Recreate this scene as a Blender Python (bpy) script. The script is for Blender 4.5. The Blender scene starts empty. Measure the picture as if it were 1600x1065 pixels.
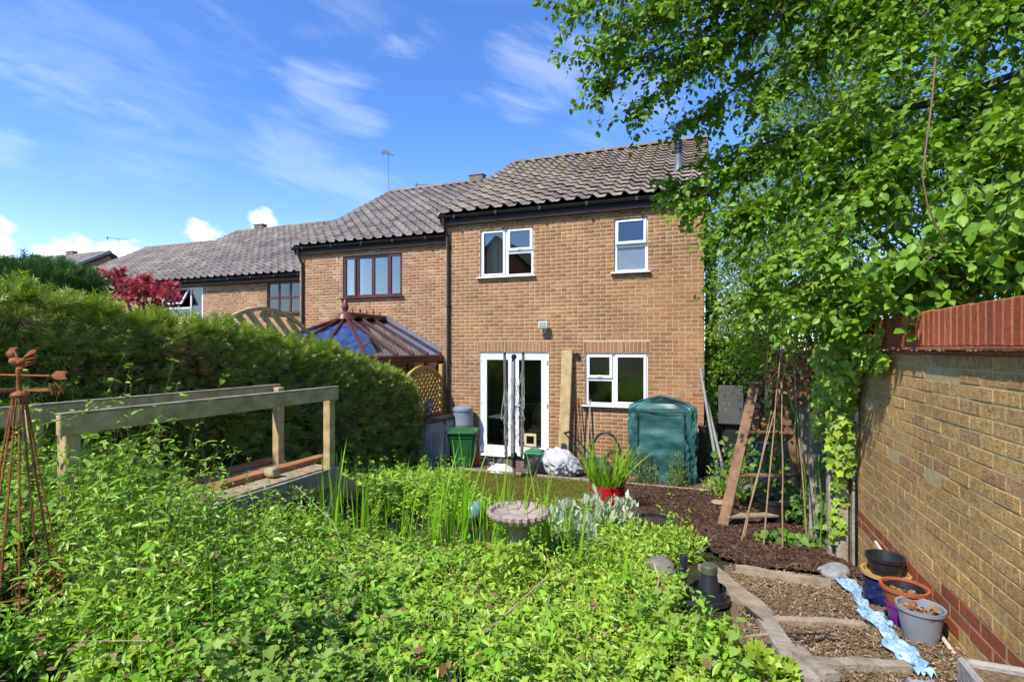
import bpy, math, random
import numpy as np
from mathutils import Vector, Matrix
R = math.radians
random.seed(7); rng = np.random.default_rng(11)
SC = bpy.context.scene; COL = SC.collection
# ------------------------------------------------------------------ camera
F, CX, HY, EYE, A = 812.0, 800.0, 545.0, 2.3, R(20.3)
cam_d = bpy.data.cameras.new('camera'); cam = bpy.data.objects.new('camera', cam_d); COL.objects.link(cam)
cam.location = (0, 0, EYE); cam.rotation_euler = (R(90), 0, A)
cam_d.sensor_width = 36; cam_d.lens = F/1600*36; cam_d.shift_y = (HY-532.5)/1600
cam_d.clip_start = .05; cam_d.clip_end = 2000
SC.camera = cam
# ------------------------------------------------------------------ sky and sun
SUN_EL, SUN_AZ = R(50), R(-158)         # azimuth clockwise from +Y: behind the camera, a little to the left
wd = bpy.data.worlds.new('World'); SC.world = wd; wd.use_nodes = True
CSEED = 14.1
def build_world():
    nt = wd.node_tree; nt.nodes.clear(); N = nt.nodes.new; L = nt.links.new
    def math_(op, a, b=None, c=None, clamp=False):
        n = N('ShaderNodeMath'); n.operation = op; n.use_clamp = clamp
        for i, v in enumerate((a, b, c)):
            if v is None: continue
            if isinstance(v, (int, float)): n.inputs[i].default_value = v
            else: L(v, n.inputs[i])
        return n.outputs[0]
    def ramp(v, lo, hi):
        n = N('ShaderNodeMapRange'); n.interpolation_type = 'SMOOTHSTEP'; L(v, n.inputs[0])
        n.inputs[1].default_value = lo; n.inputs[2].default_value = hi; return n.outputs[0]
    sky = N('ShaderNodeTexSky'); sky.sky_type = 'NISHITA'; sky.sun_disc = False
    sky.sun_elevation = SUN_EL; sky.sun_rotation = SUN_AZ
    sky.air_density = 1.0; sky.dust_density = .2; sky.ozone_density = 3.0; sky.altitude = 100
    hs = N('ShaderNodeHueSaturation'); hs.inputs['Saturation'].default_value = 1.25; hs.inputs['Hue'].default_value = .512; hs.inputs['Value'].default_value = .96; L(sky.outputs[0], hs.inputs['Color'])
    tc = N('ShaderNodeTexCoord'); sp = N('ShaderNodeSeparateXYZ'); L(tc.outputs['Generated'], sp.inputs[0])
    x, y, z = sp.outputs
    zc = math_('ADD', math_('MAXIMUM', z, 0.0), .22)
    u, v = math_('DIVIDE', x, zc), math_('DIVIDE', y, zc)
    def noise(cx, cy, cz, scale, detail, rough, dist=0.0):
        c = N('ShaderNodeCombineXYZ')
        for i, q in enumerate((cx, cy, cz)):
            if isinstance(q, (int, float)): c.inputs[i].default_value = q
            else: L(q, c.inputs[i])
        n = N('ShaderNodeTexNoise'); n.inputs['Scale'].default_value = scale; n.inputs['Detail'].default_value = detail
        n.inputs['Roughness'].default_value = rough; n.inputs['Distortion'].default_value = dist
        L(c.outputs[0], n.inputs['Vector']); return n.outputs[0]
    # wispy cirrus drawn out along one wind direction
    wa = R(28)
    ur = math_('ADD', math_('MULTIPLY', u, math.cos(wa)), math_('MULTIPLY', v, math.sin(wa)))
    vr = math_('SUBTRACT', math_('MULTIPLY', v, math.cos(wa)), math_('MULTIPLY', u, math.sin(wa)))
    n1 = noise(math_('MULTIPLY', ur, .5), math_('MULTIPLY', vr, 2.6), 3.7, 1.5, 5, .6, .8)
    n2 = noise(ur, vr, CSEED, .62, 3, .5)
    cir = math_('MULTIPLY', math_('MULTIPLY', math_('MULTIPLY', ramp(n1, .46, .84), ramp(n2, .46, .70)), ramp(z, .10, .5)), .35)
    # separate clouds at fixed places in the sky: a great-circle streak and small wisps
    def dirv(px, py):
        ca, sa = math.cos(A), math.sin(A); q = Vector((-sa, ca, 0))+Vector((ca, sa, 0))*((px-CX)/F)+Vector((0, 0, (HY-py)/F)); return q.normalized()
    def dot(vec):
        n = N('ShaderNodeVectorMath'); n.operation = 'DOT_PRODUCT'; L(tc.outputs['Generated'], n.inputs[0]); n.inputs[1].default_value = vec; return n.outputs['Value']
    def blob(pa, pb, wid, k, lo=.35, hi=1.25, nz=None, st=(3.2, 13.0), amp=1.7):
        a_, b_ = dirv(*pa), dirv(*pb); c_ = (a_+b_).normalized(); e1 = (b_-a_); ln = e1.length/2; e1 = (e1-c_*e1.dot(c_)).normalized(); e2 = c_.cross(e1)
        p1, p2 = dot(e1), dot(e2)
        q = math_('ADD', math_('POWER', math_('ABSOLUTE', math_('DIVIDE', p1, ln*1.3)), 2.0), math_('POWER', math_('ABSOLUTE', math_('DIVIDE', p2, wid*1.3)), 2.0))
        m_ = math_('SUBTRACT', 1.0, math_('MINIMUM', q, 1.0))
        if nz is None: nz = fine
        val = math_('ADD', math_('MULTIPLY', m_, .95), math_('MULTIPLY', math_('SUBTRACT', nz, .5), amp*1.5))
        val = math_('MULTIPLY', ramp(val, lo, hi), ramp(m_, 0.0, .35))
        return math_('MULTIPLY', math_('MULTIPLY', val, math_('GREATER_THAN', dot(c_), 0.0)), k)
    s1 = dirv(-150, 55); s2 = dirv(640, 320); g1 = (s2-s1).normalized(); g2 = (s1+s2).normalized().cross(g1).normalized()
    fine = noise(math_('MULTIPLY', dot(g1), 3.6), math_('MULTIPLY', dot(g2), 12.0), 1.7, 1.6, 5, .62, .4)
    for args in (((-150, 55), (340, 226), .030, 0.17), ((-60, 10), (430, 240), .17, 0.08), ((280, 190), (660, 322), .075, 0.12), ((550, 78), (725, 60), .030, 0.16), ((400, 156), (590, 130), .05, 0.16), ((470, 172), (620, 196), .034, 0.14), ((720, 122), (990, 94), .075, 0.17), ((-60, 238), (60, 222), .03, 0.14), ((430, 0), (650, 40), .06, 0.08), ((880, 176), (1080, 146), .07, 0.12)):
        cir = math_('MAXIMUM', cir, blob(*args))
    # fair-weather cumulus low over the roofs
    az = math_('ARCTAN2', x, y)
    n3 = noise(math_('MULTIPLY', az, 1.0), math_('MULTIPLY', z, 1.7), 5.3, 11, 5, .6, .3)
    cum = 0.0
    for args in (((-90, 380), (40, 392), .045), ((40, 398), (150, 396), .035), ((140, 405), (240, 402), .03), ((280, 352), (362, 354), .034), ((380, 346), (434, 352), .026)):
        q = blob(*args, .8, .35, 1.05, nz=n3, amp=1.9); cum = q if isinstance(cum, float) else math_('MAXIMUM', cum, q)
    n4 = noise(az, 0.0, 2.0, 2.1, 2, .5)
    band = math_('MULTIPLY', ramp(z, -.02, .05), math_('SUBTRACT', 1.0, ramp(z, .06, .14)))
    cum = math_('MAXIMUM', cum, math_('MULTIPLY', math_('MULTIPLY', ramp(math_('SUBTRACT', n3, .42), 0.0, .1), band), ramp(n4, .47, .56)))
    cum = math_('MINIMUM', cum, 1.0)
    haze = math_('MULTIPLY', math_('SUBTRACT', 1.0, ramp(z, 0.0, .35)), .09)
    cl = math_('MAXIMUM', math_('MAXIMUM', cir, cum), haze)
    mx = N('ShaderNodeMix'); mx.data_type = 'RGBA'; L(cl, mx.inputs[0]); L(hs.outputs[0], mx.inputs[6])
    mx.inputs[7].default_value = (6.0, 6.05, 6.2, 1)
    bg = N('ShaderNodeBackground'); bg.inputs[1].default_value = .15; L(mx.outputs[2], bg.inputs[0])
    out = N('ShaderNodeOutputWorld'); L(bg.outputs[0], out.inputs[0])
build_world()
try:
    wd.cycles.sampling_method = 'MANUAL'; wd.cycles.sample_map_resolution = 512
except Exception: pass
sun_d = bpy.data.lights.new('sun', 'SUN'); sun_d.energy = 3.2; sun_d.angle = R(.8); sun_d.color = (1, .94, .84)
sun = bpy.data.objects.new('sun', sun_d); COL.objects.link(sun)
sdir = Vector((math.sin(SUN_AZ)*math.cos(SUN_EL), math.cos(SUN_AZ)*math.cos(SUN_EL), math.sin(SUN_EL)))
sun.rotation_euler = sdir.to_track_quat('Z', 'Y').to_euler(); sun.location = (-10, 20, 30)
SC.view_settings.view_transform = 'Standard'; SC.view_settings.look = 'None'
SC.view_settings.exposure = .96; SC.view_settings.gamma = 1; SC.view_settings.use_curve_mapping = False
SC.render.engine = 'CYCLES'; SC.cycles.use_denoising = True
SC.cycles.adaptive_threshold = .03; SC.cycles.max_bounces = 5; SC.cycles.transparent_max_bounces = 8; SC.cycles.diffuse_bounces = 2; SC.cycles.glossy_bounces = 3; SC.cycles.transmission_bounces = 4
SC.cycles.sample_clamp_indirect = 6; SC.cycles.caustics_reflective = False; SC.cycles.caustics_refractive = False

# ------------------------------------------------------------------ pixel -> place
FW = Vector((-math.sin(A), math.cos(A), 0)); RT = Vector((math.cos(A), math.sin(A), 0)); EYEV = Vector((0, 0, EYE))
def ray(px, py): return FW + RT*((px-CX)/F) + Vector((0, 0, (HY-py)/F))
def at_d(px, py, d): return EYEV + ray(px, py)*d
def at_y(px, py, Y): r = ray(px, py); return EYEV + r*(Y/r.y)
def at_x(px, py, X): r = ray(px, py); return EYEV + r*(X/r.x)
def at_z(px, py, z): r = ray(px, py); return EYEV + r*((z-EYE)/r.z)
_gy = np.array([-6, 0, 1.5, 3.4, 5.3, 7.2, 8.75, 9.2, 60]); _gz = np.array([1.15, 1.08, .95, .71, .40, .17, .02, 0., 0.])
POND = (-2.55, 4.55, 1.25, .8)     # centre x, y and half sizes
WATER = .40
def gz(x, y):
    z = np.interp(y, _gy, _gz)
    q = ((np.asarray(x)-POND[0])/POND[2])**2 + ((np.asarray(y)-POND[1])/POND[3])**2
    w = np.clip(1.35-q, 0, 1); w = w*w*(3-2*w)
    return z*(1-w) + (WATER-.16)*w
def gz_flat(y): return float(np.interp(y, _gy, _gz))
def on_ground(px, py):
    z = .3
    for _ in range(30):
        p = at_z(px, py, z); z = .5*z + .5*gz_flat(p.y)
    p = at_z(px, py, z); return Vector((p.x, p.y, z))

# ------------------------------------------------------------------ materials
MATS = {}
def mat(name, col, rough=.7, metal=0.0, spec=.4, vary=.12, scale=6.0, bump=.0, bscale=40.0, col2=None, stretch=None, detail=6, coord='Object'):
    """principled with procedural noise colour variation and fine bump"""
    if name in MATS: return MATS[name]
    m = bpy.data.materials.new(name); m.use_nodes = True; nt = m.node_tree; N = nt.nodes.new; L = nt.links.new
    b = nt.nodes['Principled BSDF']; b.inputs['Roughness'].default_value = rough; b.inputs['Metallic'].default_value = metal
    b.inputs['Specular IOR Level'].default_value = spec
    tc = N('ShaderNodeTexCoord'); mp = N('ShaderNodeMapping'); L(tc.outputs[coord], mp.inputs[0])
    if stretch: mp.inputs['Scale'].default_value = stretch
    n = N('ShaderNodeTexNoise'); n.inputs['Scale'].default_value = scale; n.inputs['Detail'].default_value = detail; n.inputs['Roughness'].default_value = .62
    L(mp.outputs[0], n.inputs['Vector'])
    r = N('ShaderNodeValToRGB'); L(n.outputs[0], r.inputs[0])
    c = Vector(col); c2 = Vector(col2) if col2 else c*(1+vary)
    c1 = c if col2 else c*(1-vary)
    r.color_ramp.elements[0].position = .32; r.color_ramp.elements[1].position = .68
    r.color_ramp.elements[0].color = (*c1, 1); r.color_ramp.elements[1].color = (*c2, 1)
    L(r.outputs[0], b.inputs['Base Color'])
    if bump:
        n2 = N('ShaderNodeTexNoise'); n2.inputs['Scale'].default_value = bscale; n2.inputs['Detail'].default_value = 5
        L(mp.outputs[0], n2.inputs['Vector'])
        bp = N('ShaderNodeBump'); bp.inputs['Strength'].default_value = bump; bp.inputs['Distance'].default_value = .02
        L(n2.outputs[0], bp.inputs['Height']); L(bp.outputs[0], b.inputs['Normal'])
    MATS[name] = m; return m
def piece_mat(name, stops, rough=.85, spec=.25, bump=.35, bscale=90, fine=.18, spots=None, sheen=None):
    """one tone per piece (object random + 'rnd' attribute) plus fine mottling; spots=(colour, scale, threshold)"""
    if name in MATS: return MATS[name]
    m = bpy.data.materials.new(name); m.use_nodes = True; nt = m.node_tree; N = nt.nodes.new; L = nt.links.new
    b = nt.nodes['Principled BSDF']; b.inputs['Roughness'].default_value = rough; b.inputs['Specular IOR Level'].default_value = spec
    at = N('ShaderNodeAttribute'); at.attribute_name = 'rnd'; oi = N('ShaderNodeObjectInfo')
    ad = N('ShaderNodeMath'); ad.operation = 'ADD'; L(at.outputs['Fac'], ad.inputs[0]); L(oi.outputs['Random'], ad.inputs[1])
    fr = N('ShaderNodeMath'); fr.operation = 'FRACT'; L(ad.outputs[0], fr.inputs[0])
    r = N('ShaderNodeValToRGB'); L(fr.outputs[0], r.inputs[0])
    el = r.color_ramp.elements; el[0].position = 0; el[0].color = (*stops[0], 1); el[1].position = 1; el[1].color = (*stops[-1], 1)
    for i, s in enumerate(stops[1:-1]):
        e = el.new((i+1)/(len(stops)-1)); e.color = (*s, 1)
    ge = N('ShaderNodeNewGeometry')
    n = N('ShaderNodeTexNoise'); n.inputs['Scale'].default_value = 28; n.inputs['Detail'].default_value = 6; n.inputs['Roughness'].default_value = .7
    L(ge.outputs['Position'], n.inputs['Vector'])
    mr = N('ShaderNodeMapRange'); L(n.outputs[0], mr.inputs[0]); mr.inputs[1].default_value = .3; mr.inputs[2].default_value = .7
    mr.inputs[3].default_value = 1-fine*1.6; mr.inputs[4].default_value = 1+fine*1.6
    nb = N('ShaderNodeTexNoise'); nb.inputs['Scale'].default_value = 1.1; nb.inputs['Detail'].default_value = 3; L(ge.outputs['Position'], nb.inputs['Vector'])
    mb_ = N('ShaderNodeMapRange'); L(nb.outputs[0], mb_.inputs[0]); mb_.inputs[1].default_value = .3; mb_.inputs[2].default_value = .7
    mb_.inputs[3].default_value = .78; mb_.inputs[4].default_value = 1.15
    mm = N('ShaderNodeMath'); mm.operation = 'MULTIPLY'; L(mr.outputs[0], mm.inputs[0]); L(mb_.outputs[0], mm.inputs[1])
    vm = N('ShaderNodeVectorMath'); vm.operation = 'SCALE'; L(r.outputs[0], vm.inputs[0]); L(mm.outputs[0], vm.inputs['Scale'])
    colout = vm.outputs[0]
    for sp in (spots or []):
        ns = N('ShaderNodeTexNoise'); ns.inputs['Scale'].default_value = sp[1]; ns.inputs['Detail'].default_value = 5; L(ge.outputs['Position'], ns.inputs['Vector'])
        ms = N('ShaderNodeMapRange'); L(ns.outputs[0], ms.inputs[0]); ms.inputs[1].default_value = sp[2]; ms.inputs[2].default_value = sp[2]+.08
        fac = ms.outputs[0]
        if len(sp) > 3:      # lichen thins out below height sp[3]
            sx = N('ShaderNodeSeparateXYZ'); L(ge.outputs['Position'], sx.inputs[0])
            mz = N('ShaderNodeMapRange'); L(sx.outputs[2], mz.inputs[0]); mz.inputs[1].default_value = sp[3]; mz.inputs[2].default_value = sp[4]
            mz.inputs[3].default_value = .12
            mu = N('ShaderNodeMath'); mu.operation = 'MULTIPLY'; L(fac, mu.inputs[0]); L(mz.outputs[0], mu.inputs[1]); fac = mu.outputs[0]
        mx = N('ShaderNodeMix'); mx.data_type = 'RGBA'; L(fac, mx.inputs[0]); L(colout, mx.inputs[6]); mx.inputs[7].default_value = (*sp[0], 1)
        colout = mx.outputs[2]
    L(colout, b.inputs['Base Color'])
    if bump:
        n2 = N('ShaderNodeTexNoise'); n2.inputs['Scale'].default_value = bscale; n2.inputs['Detail'].default_value = 6; L(ge.outputs['Position'], n2.inputs['Vector'])
        bp = N('ShaderNodeBump'); bp.inputs['Strength'].default_value = bump; bp.inputs['Distance'].default_value = .01
        L(n2.outputs[0], bp.inputs['Height']); L(bp.outputs[0], b.inputs['Normal'])
    MATS[name] = m; return m
def leaf_mat(name, stops, trans=.35, rough=.45, spec=.35, tcol=(1.25, 1.25, .55)):
    if name in MATS: return MATS[name]
    m = bpy.data.materials.new(name); m.use_nodes = True; nt = m.node_tree; N = nt.nodes.new; L = nt.links.new
    b = nt.nodes['Principled BSDF']; b.inputs['Roughness'].default_value = rough; b.inputs['Specular IOR Level'].default_value = spec
    at = N('ShaderNodeAttribute'); at.attribute_name = 'rnd'; oi = N('ShaderNodeObjectInfo')
    ad = N('ShaderNodeMath'); ad.operation = 'ADD'; L(at.outputs['Fac'], ad.inputs[0]); L(oi.outputs['Random'], ad.inputs[1])
    fr = N('ShaderNodeMath'); fr.operation = 'FRACT'; L(ad.outputs[0], fr.inputs[0])
    r = N('ShaderNodeValToRGB'); L(fr.outputs[0], r.inputs[0])
    el = r.color_ramp.elements; el[0].position = 0; el[0].color = (*stops[0], 1); el[1].position = 1; el[1].color = (*stops[-1], 1)
    for i, s in enumerate(stops[1:-1]):
        e = el.new((i+1)/(len(stops)-1)); e.color = (*s, 1)
    L(r.outputs[0], b.inputs['Base Color'])
    vm = N('ShaderNodeVectorMath'); vm.operation = 'MULTIPLY'; L(r.outputs[0], vm.inputs[0]); vm.inputs[1].default_value = tcol
    tr = N('ShaderNodeBsdfTranslucent'); L(vm.outputs[0], tr.inputs[0])
    ms = N('ShaderNodeMixShader'); ms.inputs[0].default_value = trans
    L(b.outputs[0], ms.inputs[1]); L(tr.outputs[0], ms.inputs[2]); L(ms.outputs[0], nt.nodes['Material Output'].inputs[0])
    MATS[name] = m; return m
def glass_mat(name, tint=(.93, .96, .95), refl=1.0, dirt=0.0, gloss=(1, 1, 1)):
    if name in MATS: return MATS[name]
    m = bpy.data.materials.new(name); m.use_nodes = True; nt = m.node_tree; N = nt.nodes.new; L = nt.links.new; nt.nodes.clear()
    t = N('ShaderNodeBsdfTransparent'); t.inputs[0].default_value = (*tint, 1)
    g = N('ShaderNodeBsdfGlossy'); g.inputs['Roughness'].default_value = .015; g.inputs[0].default_value = (*gloss, 1)
    fz = N('ShaderNodeFresnel'); fz.inputs[0].default_value = 1.52
    mu = N('ShaderNodeMath'); mu.operation = 'MULTIPLY'; mu.use_clamp = True; L(fz.outputs[0], mu.inputs[0]); mu.inputs[1].default_value = 1.9*refl
    ms = N('ShaderNodeMixShader'); L(mu.outputs[0], ms.inputs[0]); L(t.outputs[0], ms.inputs[1]); L(g.outputs[0], ms.inputs[2])
    last = ms.outputs[0]
    if dirt:
        d = N('ShaderNodeBsdfDiffuse'); d.inputs[0].default_value = (.35, .36, .33, 1)
        tc = N('ShaderNodeTexCoord'); nz = N('ShaderNodeTexNoise'); nz.inputs['Scale'].default_value = 5; nz.inputs['Detail'].default_value = 7; L(tc.outputs['Object'], nz.inputs[0])
        mr = N('ShaderNodeMapRange'); L(nz.outputs[0], mr.inputs[0]); mr.inputs[1].default_value = .4; mr.inputs[2].default_value = .75; mr.inputs[4].default_value = dirt
        m2 = N('ShaderNodeMixShader'); L(mr.outputs[0], m2.inputs[0]); L(last, m2.inputs[1]); L(d.outputs[0], m2.inputs[2]); last = m2.outputs[0]
    o = N('ShaderNodeOutputMaterial'); L(last, o.inputs[0]); MATS[name] = m; return m

# ------------------------------------------------------------------ object helpers
def tag(o, label=None, cat=None, group=None, kind=None):
    if label: o['label'] = label
    if cat: o['category'] = cat
    if group: o['group'] = group
    if kind: o['kind'] = kind
    return o
def thing(name, loc, label, cat, group=None, rz=0):
    o = bpy.data.objects.new(name, None); COL.objects.link(o); o.location = loc; o.rotation_euler = (0, 0, rz)
    o.empty_display_size = .1
    return tag(o, label, cat, group)
def basis(o):
    return Matrix.LocRotScale(o.location, o.rotation_euler, o.scale)
def world_of(o):
    M = basis(o)
    if o.parent: M = world_of(o.parent) @ o.matrix_parent_inverse @ M
    return M
def set_parent(o, p):
    o.parent = p; o.matrix_parent_inverse = world_of(p).inverted()
def link(name, me, m=None, parent=None, M=None):
    o = bpy.data.objects.new(name, me); COL.objects.link(o)
    if m is not None and not me.materials: me.materials.append(m)
    if M is not None: o.matrix_basis = M
    if parent is not None: set_parent(o, parent)
    return o
class MB:
    """collects shapes for one mesh"""
    def __init__(s, M=None): s.v = []; s.f = []; s.M = M or Matrix()
    def add(s, vs, fs, M=None):
        T = s.M @ M if M is not None else s.M
        b = len(s.v); s.v += [tuple(T @ Vector(v)) for v in vs]; s.f += [tuple(i+b for i in f) for f in fs]; return s
    def box(s, c, size, M=None, bevel=0.0):
        x, y, z = size[0]/2, size[1]/2, size[2]/2; c = Vector(c)
        if bevel <= 0:
            vs = [c+Vector((sx*x, sy*y, sz*z)) for sx in (-1, 1) for sy in (-1, 1) for sz in (-1, 1)]
            return s.add(vs, [(0,1,3,2),(4,6,7,5),(0,4,5,1),(2,3,7,6),(0,2,6,4),(1,5,7,3)], M)
        b = min(bevel, x*.8, y*.8, z*.8); vs = []; idx = {}
        for sx in (-1, 1):
            for sy in (-1, 1):
                for sz in (-1, 1):
                    for ax in range(3):
                        p = [sx*(x-b), sy*(y-b), sz*(z-b)]; p[ax] = (sx*x, sy*y, sz*z)[ax]
                        idx[(sx, sy, sz, ax)] = len(vs); vs.append(c+Vector(p))
        fs = []
        for ax in range(3):
            o1, o2 = [a for a in range(3) if a != ax]
            for sg in (-1, 1):
                q = []
                for a, b_ in ((-1,-1),(1,-1),(1,1),(-1,1)):
                    k = [0,0,0]; k[ax] = sg; k[o1] = a; k[o2] = b_; q.append(idx[(*k, ax)])
                fs.append(tuple(q))
                for t in (-1, 1):            # edge faces between axis ax (sg) and o1 (t), running along o2; each once
                    if ax < o1:
                        ka = [0,0,0]; ka[ax] = sg; ka[o1] = t
                        k0 = list(ka); k0[o2] = -1; k1 = list(ka); k1[o2] = 1
                        fs.append((idx[(*k0, ax)], idx[(*k1, ax)], idx[(*k1, o1)], idx[(*k0, o1)]))
                    if ax < o2:
                        ka = [0,0,0]; ka[ax] = sg; ka[o2] = t
                        k0 = list(ka); k0[o1] = -1; k1 = list(ka); k1[o1] = 1
                        fs.append((idx[(*k0, ax)], idx[(*k1, ax)], idx[(*k1, o2)], idx[(*k0, o2)]))
        for sx in (-1, 1):
            for sy in (-1, 1):
                for sz in (-1, 1): fs.append(tuple(idx[(sx, sy, sz, ax)] for ax in range(3)))
        return s.add(vs, fs, M)
    def bar(s, p0, p1, w, h, up=(0, 0, 1), bevel=0.0):
        """rectangular bar from p0 to p1, w sideways, h along up"""
        p0 = Vector(p0); p1 = Vector(p1); d = p1-p0; l = d.length; d.normalize(); up = Vector(up)
        sd = d.cross(up)
        if sd.length < 1e-4: sd = d.cross(Vector((1, 0, 0)))
        sd.normalize(); u = sd.cross(d)
        T = Matrix((( d.x, sd.x, u.x, 0), (d.y, sd.y, u.y, 0), (d.z, sd.z, u.z, 0), (0, 0, 0, 1)))
        T.translation = (p0+p1)/2
        return s.box((0, 0, 0), (l, w, h), T, bevel)
    def tube(s, pts, r, n=8, cap=True, M=None):
        pts = [Vector(p) for p in pts]; k = len(pts); rs = r if isinstance(r, (list, tuple)) else [r]*k
        vs = []; prev = None
        for i, p in enumerate(pts):
            d = (pts[min(i+1, k-1)]-pts[max(i-1, 0)]).normalized()
            if prev is None:
                a = d.orthogonal().normalized()
            else:
                a = prev - d*prev.dot(d)
                a = a.normalized() if a.length > 1e-6 else d.orthogonal().normalized()
            prev = a; b = d.cross(a)
            for j in range(n):
                t = 2*math.pi*j/n; vs.append(p + (a*math.cos(t)+b*math.sin(t))*rs[i])
        fs = [(i*n+j, i*n+(j+1) % n, (i+1)*n+(j+1) % n, (i+1)*n+j) for i in range(k-1) for j in range(n)]
        if cap: fs += [tuple(range(n))[::-1], tuple((k-1)*n+j for j in range(n))]
        return s.add(vs, fs, M)
    def lathe(s, prof, n=24, M=None, wob=None):
        vs = []; k = len(prof)
        for i, (r, z) in enumerate(prof):
            for j in range(n):
                t = 2*math.pi*j/n; q = r*(wob(t, i) if wob else 1); vs.append((q*math.cos(t), q*math.sin(t), z))
        fs = [(i*n+j, i*n+(j+1) % n, (i+1)*n+(j+1) % n, (i+1)*n+j) for i in range(k-1) for j in range(n)]
        if prof[0][0] > 1e-5: fs.append(tuple(range(n))[::-1])
        if prof[-1][0] > 1e-5: fs.append(tuple((k-1)*n+j for j in range(n)))
        return s.add(vs, fs, M)
    def prism(s, outline, t, M=None):
        """2-D outline in local xy extruded along z by t (centred)"""
        n = len(outline)
        vs = [(x, y, -t/2) for x, y in outline] + [(x, y, t/2) for x, y in outline]
        fs = [tuple(range(n))[::-1], tuple(range(n, 2*n))] + [(i, (i+1) % n, n+(i+1) % n, n+i) for i in range(n)]
        return s.add(vs, fs, M)
    def mesh(s, name, smooth=False):
        me = bpy.data.meshes.new(name); me.from_pydata(s.v, [], s.f)
        if smooth: me.polygons.foreach_set('use_smooth', [True]*len(me.polygons))
        me.update(); return me
    def build(s, name, m, parent=None, smooth=False, fixn=True):
        me = s.mesh(name, smooth); o = link(name, me, m, parent)
        if fixn:
            import bmesh
            bm = bmesh.new(); bm.from_mesh(me); bmesh.ops.recalc_face_normals(bm, faces=bm.faces); bm.to_mesh(me); bm.free()
        if smooth:
            try: me.set_sharp_from_angle(angle=R(40))
            except Exception: pass
        return o
def frame(o, x, y, z):
    """matrix from origin and axes"""
    x, y, z, o = Vector(x), Vector(y), Vector(z), Vector(o)
    return Matrix(((x.x, y.x, z.x, o.x), (x.y, y.y, z.y, o.y), (x.z, y.z, z.z, o.z), (0, 0, 0, 1)))
def TR(x, y, z, rz=0, rx=0, ry=0, s=1):
    from mathutils import Euler
    return Matrix.LocRotScale(Vector((x, y, z)), Euler((rx, ry, rz)), Vector((s, s, s)))
def np_mesh(name, V, T, rnd=None, smooth=False):
    """numpy triangle mesh with per-vertex 'rnd'"""
    me = bpy.data.meshes.new(name); nv, nf = len(V), len(T)
    me.vertices.add(nv); me.vertices.foreach_set('co', V.astype(np.float32).ravel())
    me.loops.add(nf*3); me.loops.foreach_set('vertex_index', T.astype(np.int32).ravel())
    me.polygons.add(nf); me.polygons.foreach_set('loop_start', np.arange(0, nf*3, 3, dtype=np.int32))
    try: me.polygons.foreach_set('loop_total', np.full(nf, 3, dtype=np.int32))
    except Exception: pass
    if smooth: me.polygons.foreach_set('use_smooth', np.ones(nf, dtype=bool))
    if rnd is not None:
        a = me.attributes.new('rnd', 'FLOAT', 'POINT'); a.data.foreach_set('value', rnd.astype(np.float32))
    me.update(calc_edges=True); return me
def unit(v): return v/np.maximum(np.linalg.norm(v, axis=-1, keepdims=True), 1e-9)
def scatter(tmpl, pos, d, nrm, sc, rnd):
    """copies of a template (V, T): its x runs along d, its z near nrm"""
    V, T = tmpl; n = len(pos); d = unit(d); y = unit(np.cross(nrm, d)); z = np.cross(d, y)
    sc = np.asarray(sc, float); sc = sc[:, None] if sc.ndim == 1 else sc
    if sc.shape[1] == 1: sc = np.repeat(sc, 3, 1)
    L = V[None]*sc[:, None, :]
    W = pos[:, None]+L[..., 0:1]*d[:, None]+L[..., 1:2]*y[:, None]+L[..., 2:3]*z[:, None]
    TT = T[None]+(np.arange(n)*len(V))[:, None, None]
    return W.reshape(-1, 3), TT.reshape(-1, 3), np.repeat(rnd, len(V))
def merge(parts):
    Vs, Ts, Rs = [], [], []; b = 0
    for V, T, r in parts:
        Vs.append(V); Ts.append(T+b); Rs.append(r); b += len(V)
    return np.concatenate(Vs), np.concatenate(Ts), np.concatenate(Rs)
def stuff_obj(name, parts, m, parent=None, kind=None, smooth=False):
    V, T, r = merge(parts); o = link(name, np_mesh(name, V, T, r, smooth), m, parent)
    if kind: o['kind'] = kind
    return o
# ------------------------------------------------------------------ brick walls
BRICK = MB().box((0, 0, 0), (1, 1, 1)); 
def brick_template(ch=.006, size=(.215, .09, .065)):
    """chamfered brick, outer face -y (local), back left open: 9 quads"""
    x, y, z = size[0]/2, size[1], size[2]/2
    V = [(-x+ch, 0, -z+ch), (x-ch, 0, -z+ch), (x-ch, 0, z-ch), (-x+ch, 0, z-ch),
         (-x, ch, -z), (x, ch, -z), (x, ch, z), (-x, ch, z), (-x, y, -z), (x, y, -z), (x, y, z), (-x, y, z)]
    Fq = [(0, 1, 2, 3)]
    for a in range(4):
        b = (a+1) % 4; Fq += [(a, a+4, b+4, b), (a+4, a+8, b+8, b+4)]
    return V, Fq
def tri(V, Fq):
    T = []
    for f in Fq:
        for i in range(1, len(f)-1): T.append((f[0], f[i], f[i+1]))
    return np.array(V, float), np.array(T, int)
BT = tri(*brick_template(.004))
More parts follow.
